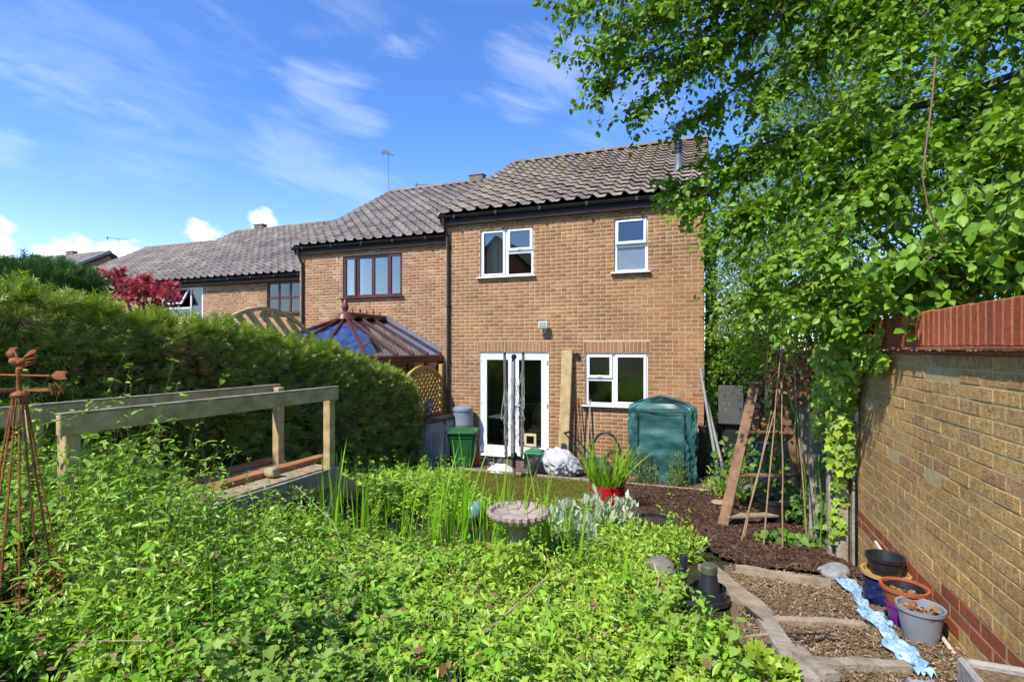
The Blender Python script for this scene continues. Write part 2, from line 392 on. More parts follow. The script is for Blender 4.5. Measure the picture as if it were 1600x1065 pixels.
def face_bricks(u0, u1, v0, v1, holes, top=None, course=.075, length=.225, joint=.01, headers=.0):
    """list of (uc, vc, len, h) bricks of a stretcher-bond face, cut round the holes"""
    out = []; n = int((v1-v0)/course+1e-6)
    for c in range(n):
        va = v0+c*course; vc = va+course/2
        segs = [(u0, u1)]
        for (a, b, p, q) in holes:
            if p < vc < q:
                segs = [s for (x, y) in segs for s in ((x, min(y, a)), (max(x, b), y)) if s[1]-s[0] > .03]
        if top:      # gable: clip to the slope
            segs = [(max(x, top(vc)[0]), min(y, top(vc)[1])) for x, y in segs]; segs = [s for s in segs if s[1]-s[0] > .05]
        off = (c % 2)*length/2
        for (x, y) in segs:
            k = math.floor((x-u0-off)/length)
            while True:
                a = u0+off+k*length; b = a+length; k += 1
                if a >= y: break
                a2, b2 = max(a, x), min(b, y)
                if b2-a2 > .2 and random.random() < headers:
                    m2 = (a2+b2)/2; out.append(((a2+m2)/2, vc, m2-a2-joint, course-joint)); out.append(((m2+b2)/2, vc, b2-m2-joint, course-joint))
                elif b2-a2 > .035: out.append(((a2+b2)/2, vc, b2-a2-joint, course-joint))
    return out
def lay_bricks(parent, M, bricks, mt, indiv=300, cull=None, name='brick', size=(.215, .09, .065), ch=.004):
    """M: local x along the wall, y into the wall, z up. Largest in view become objects, the rest one mesh"""
    if not bricks: return
    W = [M @ Vector((b[0], 0, b[1])) for b in bricks]
    d = [(p-EYEV).length for p in W]; order = sorted(range(len(bricks)), key=lambda i: d[i])
    if cull: order = [i for i in order if cull(W[i])] + [i for i in order if not cull(W[i])]
    one = order[:indiv]; rest = order[indiv:]
    if one:
        me = bpy.data.meshes.new('brick'); V, Fq = brick_template(ch, size)
        me.from_pydata(V, [], Fq); me.update(); me.materials.append(mt)
        for i in one:
            u, v, l, h = bricks[i]
            T = M @ Matrix.LocRotScale(Vector((u, random.uniform(-.0022, .0022), v)), Matrix.Rotation(random.uniform(-.006, .006), 3, 'Y'), Vector((l/size[0], 1, h/size[2])))
            o = bpy.data.objects.new(name, me); COL.objects.link(o); o.matrix_basis = T; set_parent(o, parent)
    if rest:
        B = np.array([bricks[i] for i in rest]); n = len(B)
        X = np.array(M.col[0][:3]); Y = np.array(M.col[1][:3]); Z = np.array(M.col[2][:3]); O = np.array(M.translation)
        pos = O+B[:, 0:1]*X+B[:, 1:2]*Z+rng.uniform(-.0022, .0022, n)[:, None]*Y
        tm = tri(*brick_template(ch, size))
        sc = np.stack([B[:, 2]/size[0], np.ones(n), B[:, 3]/size[2]], 1)
        prt = scatter(tm, pos, np.repeat(X[None], n, 0), np.repeat(Z[None], n, 0), sc, rng.random(n))
        o = stuff_obj('brickwork' if name == 'brick' else name+'_rows', [prt], mt, parent, 'stuff')
def wall_body(M, u0, u1, v0, v1, holes, t=.24, inset=.0035):
    """mortar body with openings (local x, z; thickness into +y)"""
    mb = MB(M); us = sorted({u0, u1, *[h[0] for h in holes], *[h[1] for h in holes]}); vs = sorted({v0, v1, *[h[2] for h in holes], *[h[3] for h in holes]})
    for i in range(len(us)-1):
        run = None
        for j in range(len(vs)):
            c = None
            if j < len(vs)-1:
                um, vm = (us[i]+us[i+1])/2, (vs[j]+vs[j+1])/2
                c = not any(h[0] < um < h[1] and h[2] < vm < h[3] for h in holes)
            if c and run is None: run = vs[j]
            if not c and run is not None:
                mb.box(((us[i]+us[i+1])/2, inset+t/2, (run+vs[j])/2), (us[i+1]-us[i], t, vs[j]-run)); run = None
    return mb
m_brick = piece_mat('house_brick', [(0.355,0.180,0.082),(0.321,0.161,0.074),(0.375,0.204,0.094),(0.336,0.163,0.074),(0.264,0.136,0.069),(0.364,0.190,0.085),(0.405,0.245,0.119),(0.314,0.158,0.074),(0.371,0.204,0.092),(0.347,0.172,0.077)], rough=.9, fine=.13)
m_brick2 = piece_mat('terrace_brick', [(0.367,0.188,0.094),(0.342,0.163,0.082),(0.433,0.283,0.148),(0.355,0.173,0.088),(0.289,0.145,0.075),(0.385,0.207,0.102),(0.450,0.314,0.170),(0.332,0.160,0.082),(0.373,0.198,0.096)], rough=.9, fine=.13)
m_mortar = mat('house_mortar', (.50, .38, .26), .95, vary=.12, scale=18)
m_tile = piece_mat('roof_tile', [(0.242,0.197,0.160),(0.306,0.249,0.193),(0.186,0.151,0.127),(0.379,0.310,0.242),(0.258,0.212,0.166)], rough=.6, spec=.3, bump=.25, bscale=60, fine=.2, spots=[((.38,.27,.07), 6.0, .53, 5.5, 7.5), ((.27,.25,.22), 11, .64)])
m_tile2 = piece_mat('roof_tile_grey', [(0.194,0.164,0.144),(0.249,0.216,0.185),(0.153,0.133,0.120),(0.299,0.259,0.216),(0.209,0.180,0.154)], rough=.7, spec=.3, bump=.25, bscale=60, fine=.2, spots=[((.29,.20,.06), 7.0, .64, 6.8, 7.9)])
m_under = mat('roof_underlay', (.03, .027, .026), .9)
m_ridge = piece_mat('ridge_tile_clay', [(.17,.14,.12),(.22,.18,.14),(.15,.125,.11)], rough=.8, spots=[((.26,.22,.07), 9, .56)])
m_verge = mat('verge_mortar', (.55, .42, .33), .9, vary=.2, scale=12)
m_fascia = mat('fascia_wood', (.075, .042, .04), .55, vary=.2, scale=8, stretch=(.3, 3, 3))
m_black = mat('black_plastic', (.018, .018, .02), .38, spec=.5, vary=.25, scale=5)
m_upvc = mat('white_upvc', (.83, .85, .88), .32, spec=.5, vary=.03, scale=2)
m_brown = mat('brown_frame', (.085, .022, .018), .38, spec=.5, vary=.2, scale=9)
m_glass = glass_mat('window_glass', refl=1.15)
m_obscure = mat('obscure_glass', (.16, .20, .25), .18, spec=.8, vary=.1, scale=3)
m_room = mat('room_wall', (.42, .36, .28), .9, vary=.05)
m_roomfloor = mat('room_floor', (.10, .055, .03), .5)
m_curtain = mat('curtain_cloth', (.70, .68, .60), .9, vary=.08, scale=3, stretch=(9, 9, .3))
m_lead = mat('lead_flashing', (.20, .22, .26), .5, metal=.3, vary=.2, scale=14)

# ------------------------------------------------------------------ roofs
def tile_template(w=.30, l=.42, n=9):
    """S-section pantile: x across, y up the slope, z proud; visible lower edge with thickness"""
    V = []; 
    def prof(t):
        return .034*math.cos(2*math.pi*(t-.12))+.017*math.cos(4*math.pi*(t-.12))
    for row, (y, dz) in enumerate(((0, .046), (l, .002))):
        for i in range(n+1): V.append((w*(i/n-.5)*1.06, y, prof(i/n)+dz))
    for i in range(n+1): V.append((w*(i/n-.5)*1.06, .004, prof(i/n)+.046-.014))
    Fq = [(i, i+1, n+2+i, n+1+i) for i in range(n)] + [(2*n+2+i, 2*n+3+i, i+1, i) for i in range(n)]
    return V, Fq
def make_roof(house, x0, x1, ye, ze, yr, zr, mt, indiv=300, tiles=True, first_x=None):
    slope = math.atan2(zr-ze, yr-ye); sl = math.hypot(zr-ze, yr-ye); up = Vector((0, math.cos(slope), math.sin(slope))); nn = Vector((0, -math.sin(slope), math.cos(slope)))
    mb = MB()
    back = 2*yr-ye
    o = -nn*.03
    prof = [(ye+.04, ze-.035), (yr, zr-.04), (back-.04, ze-.035), (back-.04, ze-.16), (yr, zr-.2), (ye+.04, ze-.16)]
    n = len(prof); vs = [(x, y, z) for x in (x0+.03, x1-.03) for y, z in prof]
    mb.add(vs, [tuple(range(n)), tuple(range(n, 2*n))]+[(i, (i+1) % n, n+(i+1) % n, n+i) for i in range(n)])
    roof = mb.build('roof', m_under, house)
    w = .30; cols = max(1, round((x1-x0)/w)); w = (x1-x0)/cols; gauge = .335; rows = int(sl/gauge)
    gauge = (sl-.06)/rows
    V, Fq = tile_template(w)
    T = [(x0+(c+.5)*w, r) for r in range(rows) for c in range(cols)]
    places = [(Vector((x, ye, ze))+up*(r*gauge)+nn*.012, (x, r)) for x, r in T]
    X = Vector((1, 0, 0))
    order = sorted(range(len(places)), key=lambda i: (places[i][0]-EYEV).length)
    if indiv:
        me = bpy.data.meshes.new('tile'); me.from_pydata(V, [], Fq); me.polygons.foreach_set('use_smooth', [True]*len(Fq)); me.update(); me.materials.append(mt)
        try: me.set_sharp_from_angle(angle=R(50))
        except Exception: pass
    for i in order[:indiv]:
        ob = bpy.data.objects.new('tile', me); COL.objects.link(ob)
        ob.matrix_basis = frame(places[i][0]+nn*random.uniform(-.004, .005), X, up, nn) @ Matrix.Rotation(random.uniform(-.012, .012), 4, 'Z') @ Matrix.Rotation(random.uniform(-.012, .006), 4, 'X')
        set_parent(ob, roof)
    rest = order[indiv:]
    prts = []
    tm = tri(V, Fq)
    if rest:
        k = len(rest); pos = np.array([places[i][0] for i in rest])
        prts.append(scatter(tm, pos, np.repeat(np.array(X)[None], k, 0), np.repeat(np.array(nn)[None], k, 0), np.ones(k), rng.random(k)))
    # far slope, seen only from elsewhere
    upb = Vector((0, -up.y, up.z)); nb = Vector((0, -nn.y, nn.z)); pos = np.array([Vector((x, back, ze))+upb*(r*gauge)+nb*.012 for x, r in T]); k = len(pos)
    tmb = (tm[0]*np.array([-1, 1, 1]), tm[1])
    prts.append(scatter(tmb, pos, np.repeat(np.array([[-1., 0, 0]]), k, 0), np.repeat(np.array(nb)[None], k, 0), np.ones(k), rng.random(k)))
    ob = stuff_obj('tile_field', prts, mt, roof, 'stuff', True)
    # ridge tiles, one by one
    rl = .45; k = max(1, round((x1-x0)/rl)); rl = (x1-x0)/k
    me = None
    for i in range(k):
        if me is None:
            pr = []
            mbx = MB()
            for xx in (-rl/2, rl/2-.012):
                for j in range(9):
                    t = math.pi*j/8; pr.append((xx, .125*math.cos(t), .095*math.sin(t)-.03))
            fs = [(j, j+1, 10+j, 9+j) for j in range(8)]+[tuple(range(9))[::-1], tuple(range(9, 18))]
            mbx.add(pr, fs); me = mbx.mesh('ridge_tile', True); me.materials.append(m_ridge)
            try: me.set_sharp_from_angle(angle=R(50))
            except Exception: pass
        ob = bpy.data.objects.new('ridge_tile', me); COL.objects.link(ob); ob.location = (x0+(i+.5)*rl, yr, zr+.035+random.uniform(-.006, .006))
        ob.rotation_euler = (0, random.uniform(-.01, .01), 0); set_parent(ob, roof)
    # pale mortar verge on the left edge, battens under it
    mb = MB(); mb.bar(Vector((x0-.0, ye+.0, ze))+nn*-.02, Vector((x0-.0, yr, zr))+nn*-.02, .045, .06, nn)
    mb.bar(Vector((x1+.0, ye, ze))+nn*-.02, Vector((x1+.0, yr, zr))+nn*-.02, .045, .06, nn); mb.build('verge', m_verge, roof)
    return roof, slope
def make_gutter(house, x0, x1, y, z, drops=()):
    mb = MB(); prof = [(y+.055*math.cos(t), z+.055*math.sin(t)) for t in [math.pi+math.pi*i/8 for i in range(9)]]
    prof2 = [(y+.049*math.cos(t), z+.049*math.sin(t)) for t in [2*math.pi-math.pi*i/8 for i in range(9)]]
    pr = prof+prof2; n = len(pr); vs = [(x, a, b) for x in (x0, x1) for a, b in pr]
    mb.add(vs, [(i, (i+1) % n, n+(i+1) % n, n+i) for i in range(n)]+[tuple(range(n)), tuple(range(n, 2*n))])
    g = mb.build('gutter', m_black, house, True)
    x = x0+.4
    while x < x1: MB().box((x, y, z-.03), (.05, .13, .07)).build('bracket', m_black, g); x += .95
    return g
def downpipe(house, x, ygut, zgut, ywall, z0):
    mb = MB(); yw = ywall-.05
    mb.tube([(x-.05, ygut, zgut-.04), (x-.05, ygut, zgut-.14), (x-.01, yw-.05, zgut-.33), (x, yw, zgut-.42), (x, yw, zgut-.9), (x, yw, z0)], .034, 10)
    p = mb.build('downpipe', m_black, house, True)
    for zz in (zgut-.62, zgut-1.9, zgut-3.1, z0+.5):
        c = MB(); c.tube([(x, yw, zz-.025), (x, yw, zz+.025)], .041, 10); c.box((x, yw+.03, zz), (.11, .03, .035)); c.build('clip', m_black, p)
    return p
# ------------------------------------------------------------------ windows
def make_window(house, x0, x1, z0, z1, Y, lights, mframe, glass=None, sill=True, fw=.05, rec=.05, depth=.07, bars=()):
    """lights: (x0,x1,z0,z1 as fractions, opening?, glassmat). frame sits rec behind the wall face"""
    y = Y+rec; mb = MB(); W = x1-x0; H = z1-z0
    def ring(mb_, a, b, c, d, w, yy, t):
        mb_.box(((a+b)/2, yy, d-w/2), (b-a, t, w)); mb_.box(((a+b)/2, yy, c+w/2), (b-a, t, w))
        mb_.box((a+w/2, yy, (c+d)/2), (w, t, d-c-2*w)); mb_.box((b-w/2, yy, (c+d)/2), (w, t, d-c-2*w))
    ring(mb, x0+.003, x1-.003, z0+.003, z1-.003, fw, y+depth/2, depth)
    for (a, b) in bars:
        if a == 'v': mb.box((x0+W*b[0], y+depth/2, z0+H*(b[1]+b[2])/2), (fw, depth-.006, H*(b[2]-b[1])-2*fw*.6))
        else: mb.box((x0+W*(b[1]+b[2])/2, y+depth/2, z0+H*b[0]), (W*(b[2]-b[1])-2*fw*.6, depth-.010, fw))
    win = mb.build('window', mframe, house)
    for (a, b, c, d, opening, gm, *ang) in lights:
        ax, bx, cz, dz = x0+W*a, x0+W*b, z0+H*c, z0+H*d
        yy = y+.028
        if opening:
            M = None
            s = MB(); ring(s, ax+.028, bx-.028, cz+.028, dz-.028, .05, y-.006, .04)
            so = s.build('sash', mframe, win)
            g = MB(); g.box(((ax+bx)/2, y+.004, (cz+dz)/2), (bx-ax-.15, .008, dz-cz-.15)); go = g.build('pane', gm or m_glass, win)
            h = MB(); h.box(((ax+bx)/2, y-.035, cz+.055), (.09, .018, .016)); h.box(((ax+bx)/2, y-.028, cz+.055), (.02, .03, .02)); h.build('handle', mframe, win)
            if ang:
                P = Matrix.Translation((0, y, dz-.03)) @ Matrix.Rotation(R(ang[0]), 4, 'X') @ Matrix.Translation((0, -y, -dz+.03))
                for q in (so, go): q.matrix_basis = P; 
        else:
            g = MB(); g.box(((ax+bx)/2, yy, (cz+dz)/2), (bx-ax-fw*.9, .008, dz-cz-fw*.9)); g.build('pane', gm or m_glass, win)
            bd = MB(); ring(bd, ax+fw*.42, bx-fw*.42, cz+fw*.42, dz-fw*.42, .014, yy-.012, .016); bd.build('glazing_bead', mframe, win)
    if sill:
        s = MB(); s.box(((x0+x1)/2, Y-.01, z0-.012), (W+.12, .15, .028), bevel=.006); s.build('sill', mframe, win)
    return win
def rooms(house, x0, x1, Y, zs, depth=4.0):
    """plain rooms behind the openings, one per storey"""
    for (za, zb) in zs:
        mb = MB(); t = .05; y0 = Y+.26; y1 = y0+depth
        mb.box(((x0+x1)/2, y1, (za+zb)/2), (x1-x0, t, zb-za)); mb.box((x0, (y0+y1)/2, (za+zb)/2), (t, depth, zb-za)); mb.box((x1, (y0+y1)/2, (za+zb)/2), (t, depth, zb-za))
        mb.box(((x0+x1)/2, (y0+y1)/2, zb), (x1-x0, depth, t)); mb.build('room', m_room, house)
        f = MB(); f.box(((x0+x1)/2, (y0+y1)/2, za), (x1-x0, depth, t)); f.build('room_floor', m_roomfloor, house)
def side_wall(house, x, y0, y1, z1, ze, yr, zr, ye, sgn, mt, bricks=True, name='gable_wall'):
    """gable end at x facing sgn; follows the roof slope"""
    k = (zr-ze)/(yr-ye); zt = lambda y: (ze+(y-ye)*k if y < yr else ze+(2*yr-ye-y)*k)-.17
    t = .2; xi = x-sgn*(.012+t); xo = x-sgn*.012
    prof = [(y0, 0), (y1, 0), (y1, zt(y1)), (yr, zt(yr)), (y0, zt(y0))]
    n = 5; vs = [(a, y, z) for a in (xo, xi) for y, z in prof]
    mb = MB(); mb.add(vs, [tuple(range(n)), tuple(range(n, 2*n))]+[(i, (i+1) % n, n+(i+1) % n, n+i) for i in range(n)])
    g = mb.build(name, m_mortar, house)
    if bricks:
        if sgn > 0: M = frame((x, y0, 0), (0, 1, 0), (-1, 0, 0), (0, 0, 1))
        else: M = frame((x, y1, 0), (0, -1, 0), (1, 0, 0), (0, 0, 1))
        def top(v):
            a = 0; b = y1-y0
            if v > zt(y0)-.05:
                dy = (v+.05-zt(y0))/k; a = dy; b = y1-y0-dy
            return a, b
        lay_bricks(g, M, face_bricks(0, y1-y0, 0, zt(yr)-.05, [], top), mt, 0)
    return g
def shell(house, x0, x1, Y, zt, holes, mt, yb, indiv, bands=(), z0=0.0, lights=None):
    M = frame((0, Y, 0), (1, 0, 0), (0, 1, 0), (0, 0, 1))
    w = wall_body(M, x0+.008, x1-.008, z0, zt, holes).build('wall', m_mortar, house)
    bh = list(holes)+list(bands)
    lay_bricks(w, M, face_bricks(x0, x1, z0, zt, bh, headers=.24), mt, indiv)
    # soldier courses over the ground-floor openings
    for (a, b, p, q) in bands:
        n = max(1, round((b-a)/.075)); s = (b-a)/n
        me = bpy.data.meshes.new('soldier_brick'); V, Fq = brick_template(.004, (.065, .09, .205)); me.from_pydata(V, [], Fq); me.update(); me.materials.append(mt)
        for i in range(n):
            o = bpy.data.objects.new('soldier_brick', me); COL.objects.link(o)
            o.matrix_basis = Matrix.LocRotScale(Vector((a+(i+.5)*s, Y+random.uniform(-.002, .002), (p+q)/2)), Matrix.Rotation(random.uniform(-.01, .01), 3, 'Y'), Vector(((s-.01)/.065, 1, (q-p-.01)/.205))); set_parent(o, w)
    b = MB(); b.box(((x0+x1)/2, yb-.1, zt/2), (x1-x0-.5, .2, zt)); b.build('rear_wall', m_mortar, house)
    return w
def fascia(house, x0, x1, y, z):
    mb = MB(); mb.box(((x0+x1)/2, y, z), (x1-x0, .022, .17)); f = mb.build('fascia', m_fascia, house)
    s = MB(); s.box(((x0+x1)/2, y+.10, z-.075), (x1-x0-.01, .17, .012)); s.build('soffit', m_fascia, house)

# ================================================================== end house (the main one)
Y1 = 10.13; X1L, X1R = -5.28, 0.0
ZE1, YE1, ZR1, YR1 = 5.19, 9.97, 7.89, 14.77
house = thing('brick_house', (-2.6, Y1, 0), 'end terrace brick house with white windows, white patio door and lichened tile roof', 'house')
def rect(Y, xa, xb, yt, yb):
    a = at_y(xa, yb, Y); b = at_y(xb, yb, Y); c = at_y((xa+xb)/2, yt, Y); d = at_y((xa+xb)/2, yb, Y); return a.x, b.x, d.z, c.z
W1 = rect(Y1, 750, 833, 355.5, 432); W2 = rect(Y1, 959.5, 1012, 339, 425); W3 = rect(Y1, 914.5, 1012, 551.5, 634); D1 = rect(Y1, 749, 857, 549.5, 710)
D1 = (D1[0], D1[1], .10, D1[3])
holes = [W1, W2, W3, D1]
bands = [(D1[0]-.04, D1[1]+.04, D1[3], D1[3]+.225), (W3[0]-.04, W3[1]+.04, W3[3], W3[3]+.225)]
shell(house, X1L, X1R, Y1, 5.02, holes, m_brick, YR1*2-Y1, 300, bands)
side_wall(house, X1R, Y1+.1, 2*YR1-Y1, 0, ZE1, YR1, ZR1, YE1, 1, m_brick)
side_wall(house, X1L, Y1+.1, 2*YR1-Y1, 0, ZE1, YR1, ZR1, YE1, -1, m_brick)
make_roof(house, X1L-.12, X1R+.08, YE1, ZE1, YR1, ZR1, m_tile, 300)
make_gutter(house, X1L-.10, X1R+.06, YE1-.005, ZE1-.045)
fascia(house, X1L-.08, X1R+.06, YE1+.07, ZE1-.14)
downpipe(house, at_y(700, 500, Y1-.06).x, YE1-.02, ZE1-.06, Y1, .05)
rooms(house, X1L+.25, X1R-.25, Y1, [(.08, 2.42), (2.62, 4.95)], 4.2)
make_window(house, *W1, Y1, [(0, .5, 0, 1, True, None), (.5, 1, .5, 1, True, None), (.5, 1, 0, .5, False, None)], m_upvc, bars=[('v', (.5, 0, 1)), ('h', (.5, .5, 1))])
make_window(house, *W2, Y1, [(0, 1, .49, 1, True, None, -4), (0, 1, 0, .49, False, m_obscure)], m_upvc, bars=[('h', (.49, 0, 1))])
make_window(house, *W3, Y1, [(0, .46, .5, 1, True, None), (0, .46, 0, .5, False, None), (.46, 1, 0, 1, True, None)], m_upvc, bars=[('v', (.46, 0, 1)), ('h', (.5, 0, .46))])
def patio_door():
    x0, x1, z0, z1 = D1; y = Y1+.04; mb = MB(); w = .045
    mb.box(((x0+x1)/2, y+.03, z1-w/2), (x1-x0, .07, w)); mb.box((x0+w/2, y+.03, (z0+z1)/2-w/2), (w, .07, z1-z0-w)); mb.box((x1-w/2, y+.03, (z0+z1)/2-w/2), (w, .07, z1-z0-w))
    mb.box(((x0+x1)/2, y+.03, z0+.02), (x1-x0-2*w, .07, .04))
    dr = mb.build('patio_door', m_upvc, house)
    xm = (x0+x1)/2
    for a, b in ((x0+w, xm-.002), (xm+.002, x1-w)):
        l = MB(); sw = .115; za, zb = z0+.045, z1-w-.004; yy = y+.012
        l.box((a+sw/2, yy, (za+zb)/2), (sw, .055, zb-za)); l.box((b-sw/2, yy, (za+zb)/2), (sw, .055, zb-za))
        l.box(((a+b)/2, yy, zb-sw/2), (b-a-2*sw, .055, sw)); l.box(((a+b)/2, yy, za+.065), (b-a-2*sw, .055, .13))
        l.build('door_leaf', m_upvc, dr)
        g = MB(); g.box(((a+b)/2, yy+.01, (za+.13+zb-sw)/2), (b-a-2*sw, .01, zb-sw-za-.13)); g.build('pane', m_glass, dr)
        s = -1 if a < xm-.1 else 1
        for zz in (za+.12, (za+zb)/2, zb-.15):
            h = MB(); h.tube([(a-.005 if s < 0 else b+.005, yy-.04, zz-.04), (a-.005 if s < 0 else b+.005, yy-.04, zz+.04)], .012, 8); h.build('hinge', m_black if False else m_upvc, dr)
    hd = MB(); hd.box((xm+.05, y-.02, z0+1.0), (.03, .014, .22)); hd.box((xm+.10, y-.045, z0+1.04), (.12, .014, .02)); hd.build('handle', m_upvc, dr)
    s = MB(); s.box(((x0+x1)/2, Y1-.02, z0-.02), (x1-x0+.08, .17, .04), bevel=.006); s.build('threshold', m_upvc, dr)
    # cat flap set in the right-hand glass
    p = at_y(829, 687, y); c = MB(); m_cf = mat('cat_flap_cream', (.62, .52, .33), .5)
    for dx, dz, a, b in ((-.105, 0, .05, .26), (.105, 0, .05, .26), (0, .105, .16, .05), (0, -.105, .16, .05)): c.box((p.x+dx, y-.012, p.z+dz), (a, .03, b), bevel=.006)
    cf = c.build('cat_flap', m_cf, dr); g = MB(); g.box((p.x, y-.005, p.z), (.16, .006, .16)); g.build('flap', glass_mat('smoked_flap', (.25, .22, .18)), cf)
patio_door()
def flue():
    p = at_y(1060, 281, 11.45); zroof = ZE1+(11.45-YE1)*(ZR1-ZE1)/(YR1-YE1); m = mat('flue_grey', (.13, .15, .17), .45)
    mb = MB(); mb.lathe([(.12, -.06), (.105, .03), (.075, .12), (.068, .14), (.068, .40)], 18, TR(p.x, 11.45, zroof)); f = mb.build('flue_pipe', m, house, True)
    c = MB(); c.lathe([(.082, .38), (.082, .44), (.07, .445), (.07, .47), (.086, .475), (.086, .53), (.07, .535), (.07, .56), (.086, .565), (.08, .66), (0, .68)], 18, TR(p.x, 11.45, zroof)); c.build('cap', m_black, f, True)
flue()
def floodlight():
    p = at_y(849, 508, Y1-.12); mb = MB(); m = mat('lamp_body_white', (.62, .62, .60), .4)
    T = TR(p.x, Y1-.13, p.z, 0, R(-18)); mb.box((0, 0, 0), (.185, .075, .15), T, .012); mb.box((0, .06, -.02), (.05, .10, .05), T); mb.box((0, .115, -.03), (.09, .03, .10), TR(p.x, Y1-.13, p.z))
    f = mb.build('security_light', m, house); g = MB(); g.box((0, -.041, 0), (.145, .008, .11), T); g.build('lamp_glass', mat('lamp_lens', (.20, .24, .22), .15, spec=.7), f)
    s = MB(); s.tube([(p.x+.03, Y1-.05, p.z-.06), (p.x+.03, Y1-.08, p.z-.12), (p.x+.03, Y1-.08, p.z-.15)], [.02, .03, .012], 10); s.build('sensor', m, f, True)
    v = at_y(902.5, 555, Y1); w = MB(); w.tube([(v.x, Y1+.02, v.z), (v.x, Y1-.05, v.z)], .045, 16); w.tube([(v.x, Y1-.03, v.z), (v.x, Y1-.055, v.z)], .055, 16); w.build('vent_pipe', m_black, house, True)
floodlight()
# ------------------------------------------------------------------ the rooms behind the glass: kitchen unit, chair, picture
def indoors():
    t = thing('kitchen_unit', (-4.3, Y1+2.2, .1), 'brown kitchen unit with worktop standing inside behind the patio door', 'cabinet')
    w = mat('cabinet_wood', (.12, .05, .03), .5)
    a = MB(); a.box((-4.25, Y1+2.3, .52), (1.1, .6, .84)); a.build('carcass', w, t)
    b = MB(); b.box((-4.25, Y1+2.28, .96), (1.14, .66, .04), bevel=.005); b.build('worktop', mat('worktop', (.25, .21, .17), .4), t)
    for i in range(2):
        d = MB(); d.box((-4.52+i*.54, Y1+1.99, .55), (.5, .02, .72), bevel=.004); dd = d.build('cabinet_door', w, t); h = MB(); h.box((-4.33+i*.16, Y1+1.97, .82), (.015, .02, .10)); h.build('handle', m_upvc, dd)
    c = at_y(842, 650, Y1+.75); cx = c.x; cy = Y1+.78; cw = mat('chair_beech', (.50, .32, .15), .45, vary=.15, scale=10, stretch=(3, 3, .5))
    t = thing('spindle_back_chair', (cx, cy, .105), 'pale wooden spindle back chair seen through the patio door glass', 'chair')
    s = MB(); s.box((cx, cy+.0, .105+.44), (.42, .42, .035), bevel=.012); s.build('seat', cw, t)
    for sx in (-1, 1):
        for sy in (-1, 1):
            l = MB(); l.tube([(cx+sx*.15, cy+sy*.15, .105+.43), (cx+sx*.19, cy+sy*.2, .106)], [.017, .013], 8); l.build('leg', cw, t, True)
    hoop = [Vector((cx+.20*math.cos(math.pi*i/16), cy+.19, .105+.46+.12*(1 if 0 < i < 16 else 0)*0+ .50*math.sin(math.pi*i/16)**.6)) for i in range(17)]
    h = MB(); h.tube(hoop, .012, 8); h.build('hoop', cw, t, True)
    for i in range(-3, 4):
        x = i*.048; zt = .50*(max(0, 1-(abs(x)/.2)**2))**.3
        sp = MB(); sp.tube([(cx+x*.85, cy+.18, .105+.45), (cx+x, cy+.19, .105+.46+zt)], .006, 6); sp.build('spindle', cw, t, True)
    cu = MB(); cu.box((cx-.02, cy-.02, .105+.475), (.33, .3, .035), bevel=.014); cu2 = cu.build('blue_cushion', mat('cushion_blue', (.05, .14, .42), .9, vary=.2, scale=20), None)
    tag(cu2, 'blue patterned cushion lying on the spindle back chair indoors', 'cushion')
    p = at_y(778, 608, Y1+4.15)
    t = MB(); t.box((p.x, Y1+.26+4.2-.055, p.z), (.5, .03, .62)); o = t.build('picture', mat('picture_frame', (.6, .6, .58), .5)); tag(o, 'pale framed teal picture on the far wall behind the patio door', 'picture')
    q = MB(); q.box((p.x, Y1+.26+4.2-.073, p.z), (.4, .006, .5)); q.build('print', mat('picture_print', (.05, .20, .22), .7, col2=(.45, .5, .5), scale=5), o)
    # curtains upstairs
    for i, (x, lab) in enumerate(((W1[0]+.12, 'pale curtain drawn back at the left of the upper white window'),)):
        mb = MB(); n = 24; vs = []
        for zz in (2.75, 4.75):
            for k in range(n+1): vs.append((x-.10+.42*k/n, Y1+.32+.03*math.sin(k*1.9), zz))
        mb.add(vs, [(k, k+1, n+2+k, n+1+k) for k in range(n)]); o = mb.build('curtain', m_curtain, None, True); tag(o, lab, 'curtain')
indoors()

# ================================================================== the rest of the terrace
Y2, X2L, X2R = 11.5, -10.55, -5.32
house2 = thing('terraced_house', (-8, Y2, 0), 'middle terrace brick house with brown framed window and conservatory against it', 'house', 'houses of the terrace')
V1 = rect(Y2, 535.5, 628.5, 397.5, 464)
shell(house2, X2L, X2R, Y2, 4.95, [V1], m_brick2, 2*16.14-Y2, 300)
side_wall(house2, X2L, Y2+.1, 20.7, 0, 5.09, 16.14, 7.95, 11.25, -1, m_brick2, False)
side_wall(house2, X2R-.02, Y2+.1, 20.7, 0, 5.09, 16.14, 7.95, 11.25, 1, m_brick2, False)
make_roof(house2, X2L-.12, X2R-.04, 11.34, 5.12, 16.14, 7.95, m_tile2, 300)
make_gutter(house2, X2L-.10, X2R-.05, 11.335, 5.075); fascia(house2, X2L-.08, X2R-.05, 11.41, 4.98)
downpipe(house2, at_y(472, 450, Y2-.06).x, 11.335, 5.06, Y2, .05)
rooms(house2, X2L+.3, X2R-.3, Y2, [(2.6, 4.9)], 4)
make_window(house2, *V1, Y2, [(0, .235, 0, 1, True, None), (.235, .5, 0, 1, False, None), (.5, .765, 0, 1, False, None), (.765, 1, 0, 1, True, None)], m_brown, bars=[('v', (.235, 0, 1)), ('v', (.5, 0, 1)), ('v', (.765, 0, 1))], fw=.075)
def blind(name, x0, x1, z0, z1, y, m, label, cat='blind'):
    mb = MB(); n = 18; vs = []
    for zz in (z0, z1):
        for k in range(n+1): vs.append((x0+(x1-x0)*k/n, y+.012*math.sin(k*1.7), zz))
    mb.add(vs, [(k, k+1, n+2+k, n+1+k) for k in range(n)]); o = mb.build(name, m, None, True); return tag(o, label, cat)
